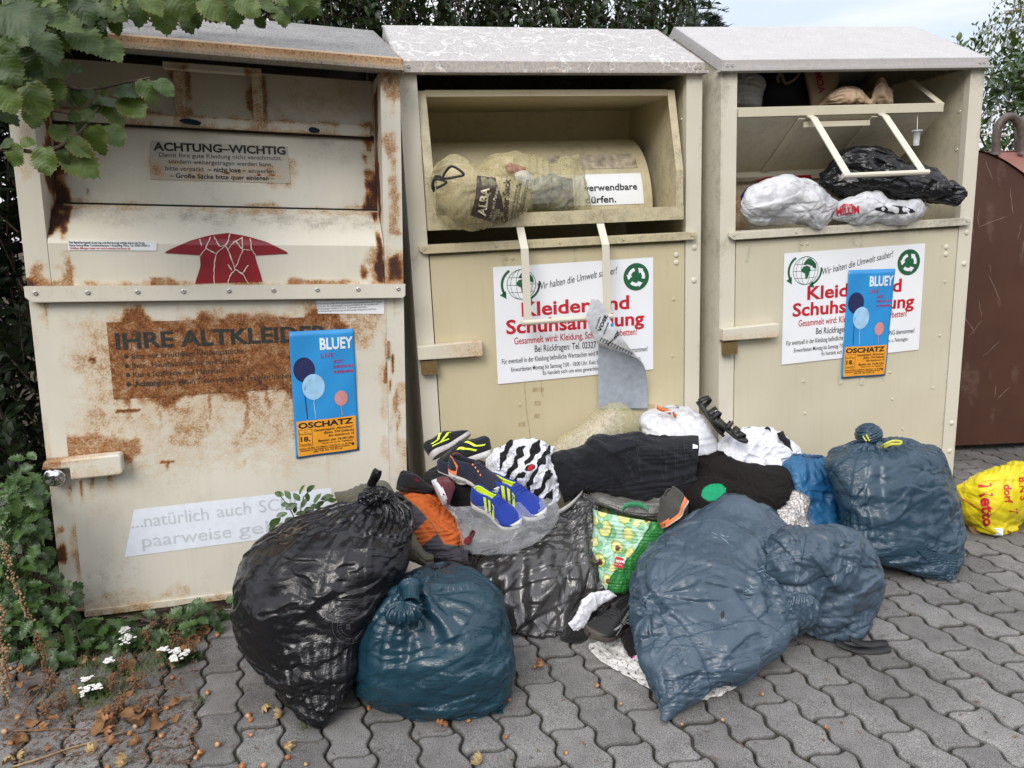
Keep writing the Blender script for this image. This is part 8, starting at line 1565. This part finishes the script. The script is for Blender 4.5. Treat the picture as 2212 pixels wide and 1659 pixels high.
# yarrow and dry weeds
PET = plain('white_petals', (.72, .72, .68), .7); HERB = mat_leaf('feathery_herb', (.03, .055, .018), (.06, .09, .03), (.06, .09, .03), .7, .1, .2); DRY = plain('dry_brown', (.16, .085, .042), .9, var=.4, vs=60); DRY2 = plain('dry_tan', (.30, .20, .11), .9, var=.35, vs=60)
def yarrow(x, y, w, Y, label, seed):
    q = np.random.RandomState(seed); c = at(*zE(x, y), Y); g0 = np.array([c[0] + q.normal() * .02, Y + .03, 0]); t = empty('yarrow', tuple(g0), label, 'flower', 'yarrow flowers at the foot of the rusty bank'); mb = MB(); st = MB(); R_ = w * .42699 / FPX * Y / 2
    vtube(st, [g0, (g0 + c) / 2 + q.normal(size=3) * .01, c - [0, 0, .03]], [.0022, .0015], 5, 8)
    for k in range(22):
        o = q.normal(size=3) * [.52, .52, .16] * R_; p = c + o; st.tube([c - [0, 0, .03], p], [.0009, .0006], 4); a = np.linspace(0, 2 * np.pi, 6, endpoint=False)
        for j in range(5):
            e = p + np.array([math.cos(j * 1.257), math.sin(j * 1.257), .1]) * .0034; r = .0024; mb.add([e + [0, 0, .0014]] + [e + [r * math.cos(b), r * math.sin(b), 0] for b in a], [(0, i + 1, (i + 1) % 6 + 1) for i in range(6)])
    V = mb.verts(); wpart('flower_head', t, V, mb.f, PET, False)
    L_ = Leaves('simple', seed)
    for k in range(40): u = q.rand() * .55; p = g0 + (c - g0) * u; L_.add(p, [q.normal(), q.normal(), .5], [0, 0, 1] + q.normal(size=3) * .3, q.uniform(.012, .03), .2, .1)
    L_.build('leaves', HERB, t); V = st.verts(); wpart('stem', t, V, st.f, GSTEM)
for k, (x, y, w, Y, lb) in enumerate(((630, 960, 50, 2.10, 'small yarrow head highest under the rusty bank door'), (640, 1005, 80, 2.06, 'yarrow cluster just below the highest head'), (830, 1058, 48, 2.0, 'yarrow cluster left in the right hand group of three'), (890, 1068, 70, 2.0, 'yarrow cluster in the middle of the right hand group of three'), (936, 1075, 44, 2.0, 'yarrow cluster right in the right hand group of three'), (882, 1105, 50, 1.97, 'lowest yarrow cluster of the right hand group'), (552, 1118, 44, 1.95, 'small yarrow cluster between the left and right groups'), (430, 1212, 46, 1.85, 'upper yarrow cluster of the left hand group'), (438, 1262, 84, 1.83, 'wide lower yarrow cluster of the left hand group'), (496, 1245, 40, 1.84, 'narrow right yarrow cluster of the left hand group'))): yarrow(x, y, w, Y, lb, 20 + k)
def dry_weed(pts, Y, label, seed, dens=60, wd=26, mat=DRY2):
    q = np.random.RandomState(seed); P = [at(*zE(x, y), Y) for x, y in pts]; g0 = P[-1].copy(); g0[2] = 0; t = empty('dry_weed', tuple(g0), label, 'weed', 'dry weeds at the foot of the rusty bank'); st = MB(); vtube(st, P + [g0], [.0012, .002, .0028], 5, 24); hd = MB(); k_ = wd * .42699 / FPX * Y / 2
    C = catmull(np.c_[np.array(P), np.array(P)], 60)[:, :3]
    for k in range(dens):
        p = C[int(q.rand() ** 1.1 * 59)] + q.normal(size=3) * k_ * .55; r = q.uniform(.0022, .0045); a = np.linspace(0, 2 * np.pi, 5, endpoint=False); hd.add([p + [0, 0, r * 1.3]] + [p + [r * math.cos(b), r * math.sin(b), 0] for b in a] + [p - [0, 0, r * 1.3]], [(0, i + 1, (i + 1) % 5 + 1) for i in range(5)] + [(6, (i + 1) % 5 + 1, i + 1) for i in range(5)])
    V = hd.verts(); wpart('seed_head', t, V, hd.f, mat, False); V = st.verts(); wpart('stem', t, V, st.f, DRY); return t
dry_weed([(20, 530), (40, 620), (75, 730), (120, 830), (165, 960)], 2.02, 'tall dry seed spike leaning left of the spiny shrub', 1, 150, 36); dry_weed([(190, 975), (215, 1060), (235, 1160), (240, 1200)], 1.95, 'dry brown seed head below the spiny shrub', 2, 90, 46, DRY); dry_weed([(15, 1060), (40, 1060), (15, 1120), (20, 1230), (35, 1320)], 1.83, 'drooping dry spike at the left picture edge', 3, 110, 34); dry_weed([(5, 850), (12, 900), (0, 960), (10, 1060)], 1.9, 'pale dry spike cut by the left picture edge', 4, 80, 40)
for k, (x, y, s_) in enumerate(((620, 1100, 60), (740, 960, 50), (780, 905, 50), (850, 890, 44), (680, 1190, 70), (290, 1000, 60), (730, 1290, 70), (600, 1300, 60), (880, 980, 60), (960, 1020, 50), (260, 1190, 60), (310, 1280, 60), (230, 1330, 70), (560, 1200, 50))): dry_weed([(x, y), (x + 8, y + 26), (x - 6, y + 70)], gnd(*zE(x, y + 90))[1] - .0, ('brown withered seed cluster %s' % ('beside the yarrow', 'above the yarrow under the door', 'left under the bank door', 'right under the bank door', 'between the two yarrow groups', 'at the foot of the spiny shrub', 'right of the left yarrow group', 'just below the left yarrow group', 'above the right yarrow group', 'right of the door hem shadow', 'left of the left yarrow group', 'below and left of the left yarrow group', 'nearest the left picture corner', 'over the small middle yarrow')[k]), 30 + k, 60, s_, DRY)
# hazelnuts, husks, dead leaves and twigs on the paving
def nut_mesh(seed):
    q = np.random.RandomState(seed); a = np.linspace(0, 2 * np.pi, 16, endpoint=False); pr_ = [(0, -.9), (.55, -.86), (.74, -.72), (.96, -.3), (1, .05), (.88, .5), (.6, .85), (.28, 1.08), (0, 1.18)]; V = np.array([(r * math.cos(t) * 1.0, r * math.sin(t) * .94, z) for (r, z) in pr_ for t in a]); c = np.array([(.43, .29, .165) if z < -.7 else np.array((.30, .125, .045)) * (1 + .25 * math.sin(5 * t)) for (r, z) in pr_ for t in a]); return V, c
NUT = mat_col('hazelnut_shell', .42, .25, .4, 90); Vn, cn = nut_mesh(1); Fn = gridf(9, 16, wrap=True, flip=False)
nut0 = mesh('hazelnut', Vn * .0072, Fn, NUT, None, True, cols={'col': cn}); tag(nut0, 'brown hazelnut fallen on the paving or among the weeds', 'hazelnut', 'fallen hazelnuts'); q = np.random.RandomState(12)
zN = lambda x, y: ((400 + x * .49729) / 1.15732, (1500 + y * .49705) / 1.15732)
spots = [zE(*p) for p in ((55, 1155), (150, 1182), (92, 1400), (24, 1473), (56, 1533), (260, 1400), (375, 1249), (648, 1218), (716, 1418), (688, 1447), (657, 1483), (820, 1494), (782, 1396), (845, 1356), (872, 1201), (900, 1132), (1050, 1277), (1258, 1393), (1268, 1416), (1268, 1490), (1103, 1538), (1013, 1580), (993, 1605), (1225, 1650), (1330, 1645), (1450, 1550), (1455, 1605), (480, 1108), (1098, 985), (690, 1520), (760, 1375), (620, 1630), (545, 1655), (940, 1090), (35, 1165), (1010, 975))] + [zD(*p) for p in ((325, 1260), (1340, 1315), (850, 1500), (1100, 1473), (470, 1372), (1738, 1520))] + [zN(*p) for p in ((648, 790), (1740, 688), (1885, 335), (1550, 608), (2200, 430), (1758, 503), (735, 825), (2040, 770), (1050, 545))]
for k, p in enumerate(spots):
    o = nut0 if k == 0 else nut0.copy()
    if k: COL.objects.link(o)
    g0 = gnd(*p, .0062); o.location = g0; s_ = q.uniform(.85, 1.2) * (1 if k < 37 else .7); o.scale = (s_,) * 3; o.rotation_euler = (q.uniform(1.0, 2.1), q.uniform(-.5, .5), q.uniform(0, 6.3))
def husk_mesh():
    q = np.random.RandomState(5); V, F = [], []
    for k in range(9):
        a = k * .7; l = q.uniform(.9, 1.6); n = len(V); ca, sa = math.cos(a), math.sin(a)
        for t in np.linspace(0, 1, 6):
            r = .25 + .85 * t ** .6; w = .38 * (1 - t) ** .5 * (1 + .3 * (int(t * 10) % 2)) + .02; z = -.3 + l * t; b = .25 * math.sin(t * 3 + k)
            for s_ in (-1, 1): V.append(((r + b * .3) * ca - s_ * w * sa, (r + b * .3) * sa + s_ * w * ca, z))
        F += [(n + 2 * i, n + 2 * i + 1, n + 2 * i + 3, n + 2 * i + 2) for i in range(5)]
    return np.array(V), F
Vh, Fh = husk_mesh(); HK = [plain('pale_husk', (.36, .26, .12), .8, var=.3, vs=80), plain('brown_husk', (.26, .12, .05), .85, var=.3, vs=80)]
hk0 = {0: mesh('hazelnut_husk', Vh * .011, Fh, HK[0]), 1: mesh('hazelnut_husk', Vh * .011, Fh, HK[1])}
for k, o in hk0.items(): tag(o, ('pale straw coloured ragged hazelnut husk on the paving', 'russet brown ragged hazelnut husk on the paving')[k], 'husk', 'fallen hazelnut husks'); solid(o, .0008, 0)
used = {0: 0, 1: 0}
for k, (p, ty, s_) in enumerate([(zE(40, 1610), 0, 1.2), (zE(100, 1595), 0, 1.2), (zE(462, 1570), 0, 1.3), (zE(630, 1620), 0, 1.4), (zE(205, 1455), 1, 1.2), (zE(540, 1430), 1, 1.6), (zE(545, 1470), 1, 1.4), (zE(760, 1365), 1, 1.3), (zE(105, 1160), 1, 1.1), (zE(415, 1110), 0, 1.1), (zE(1340, 1350), 0, 1.3), (zE(1415, 1385), 0, 1.3), (zE(980, 1010), 1, 1.6), (zE(1035, 965), 1, 1.3), (zE(550, 1525), 1, 1.2), (zE(690, 1525), 1, 1.2), (zE(500, 1390), 1, 1.2), (zN(650, 735), 0, 1.2), (zN(1605, 805), 0, 1.4), (zN(1405, 620), 1, 1.2), (zN(1905, 320), 1, 1.1), (zN(1440, 620), 1, .8), (zF(1248, 1130), 0, .8), (zD(1978, 890), 1, 1.2)]):
    o = hk0[ty] if not used[ty] else hk0[ty].copy()
    if used[ty]: COL.objects.link(o)
    used[ty] = 1; o.location = gnd(*p, .010); o.scale = (s_,) * 3; o.rotation_euler = (q.uniform(.6, 2.4), q.uniform(-.6, .6), q.uniform(0, 6.3))
Lb, Lf, LU, LW = leaf_shape('hazel'); z = .35 * np.abs(Lb[:, 1]) + .22 * np.sin(Lb[:, 0] * 4) * .5 + .10 * np.sin(Lb[:, 0] * 13) * Lb[:, 1]; Vd = np.stack([Lb[:, 0] - .5, Lb[:, 1] * .8, z], 1)
dl0 = mesh('dead_leaf', Vd * .06, [tuple(f) for f in Lf.tolist()], mat_leaf('dead_leaf', (.13, .060, .026), (.27, .15, .07), (.2, .12, .06), .8, .0, .2), None, True, attrs=dict(u=LU, w=LW, rnd=np.full(len(Vd), .5))); tag(dl0, 'curled brown dead leaf lying on the ground', 'dead leaf', 'dead leaves on the ground')
for k in range(52):
    o = dl0 if k == 0 else dl0.copy()
    if k: COL.objects.link(o)
    p = zE(q.uniform(480, 800), q.uniform(1330, 1500)) if k < 12 else zE(q.uniform(640, 1010), q.uniform(960, 1160)) if k < 24 else zE(q.uniform(60, 420), q.uniform(1130, 1560)) if k < 31 else [zF(1320, 940), zF(1590, 940), zF(1560, 975)][k - 31] if k < 34 else zE(q.uniform(0, 1000), q.uniform(1000, 1560) if k % 2 else q.uniform(1180, 1420))
    o.location = gnd(*p, .008 + .01 * q.rand()); s_ = q.uniform(.4, 1.0) if k < 34 else q.uniform(.25, .6); o.scale = (s_,) * 3; o.rotation_euler = (q.normal() * .4, q.normal() * .4 + (math.pi if q.rand() < .3 else 0), q.uniform(0, 6.3))
for k, (ps, lb) in enumerate((([(60, 1655), (200, 1612), (350, 1560), (480, 1525), (610, 1480)], 'long thin brown twig in the bottom left corner'), ([(70, 1470), (200, 1468), (330, 1462), (470, 1470)], 'straight dry twig above the long curved one'), ([(80, 1440), (140, 1340), (200, 1270), (240, 1190)], 'dry stalk running up to the left weeds'))):
    mb = MB(); vtube(mb, [gnd(*zE(*p), .006 + .004 * (i % 2)) for i, p in enumerate(ps)], [.0032, .0025, .0012], 5, 30); wmesh('twig', mb.verts(), mb.f, DRY2 if k == 0 else DRY, lb, 'twig', 'dry twigs on the paving')
# fine litter nobody could count
mb = MB(); q = np.random.RandomState(31)
for k in range(3000):
    u = q.rand()
    if u < .78: p = gnd(*zE(q.uniform(0, 1000), q.uniform(1060, 1640)), .003)
    else: p = gnd(q.uniform(300, 2212), q.uniform(1250, 1650), .002)
    if k % 3 and u > .78: continue
    r = q.uniform(.0015, .006); a = q.uniform(0, 6.3); d = np.array([math.cos(a), math.sin(a), q.uniform(-.2, .5)]) * r * q.uniform(.8, 2.2); s_ = np.array([-math.sin(a), math.cos(a), q.uniform(-.3, .3)]) * r * .5; mb.add([p - d, p - s_ + [0, 0, .001], p + d, p + s_ + [0, 0, .002]], [(0, 1, 2, 3)])
o = mb.build('litter_crumbs', plain('litter_brown', (.15, .085, .05), .9, var=.6, vs=50)); tag(o, 'fine brown leaf and husk crumbs scattered over the paving', kind='stuff')
mb = MB()
for (cx, cy, n) in ((zE(1000, 1330)[0], zE(1000, 1330)[1], 40), (zC(480, 1560)[0], zC(480, 1560)[1], 50), (zE(370, 1300)[0], zE(370, 1300)[1], 90), (zF(1250, 1135)[0], zF(1250, 1135)[1], 30), (zE(520, 1310)[0], zE(520, 1310)[1], 320), (zE(720, 1160)[0], zE(720, 1160)[1], 340), (zE(500, 1150)[0], zE(500, 1150)[1], 260), (zE(880, 1040)[0], zE(880, 1040)[1], 240)):
    g0 = gnd(cx, cy)
    for k in range(n):
        p = g0 + np.append(q.normal(size=2) * (.012 if n < 60 else .045), 0); l = q.uniform(.012, .03) * (1 if n < 60 else 1.8); d = np.array([q.normal() * .5, q.normal() * .5, .8]) * l; w_ = np.array([.0008, 0, 0]); mb.add([p - w_, p + w_, p + d * .6 + w_ * .6, p + d * .6 - w_ * .6, p + d + [0, 0, -.2 * l]], [(0, 1, 2, 3), (3, 2, 4)])
o = mb.build('grass', plain('wiry_grass', (.075, .10, .028), .8, var=.4, vs=20)); tag(o, 'wiry grass and moss tufts in the joints and at the weeds', kind='stuff')
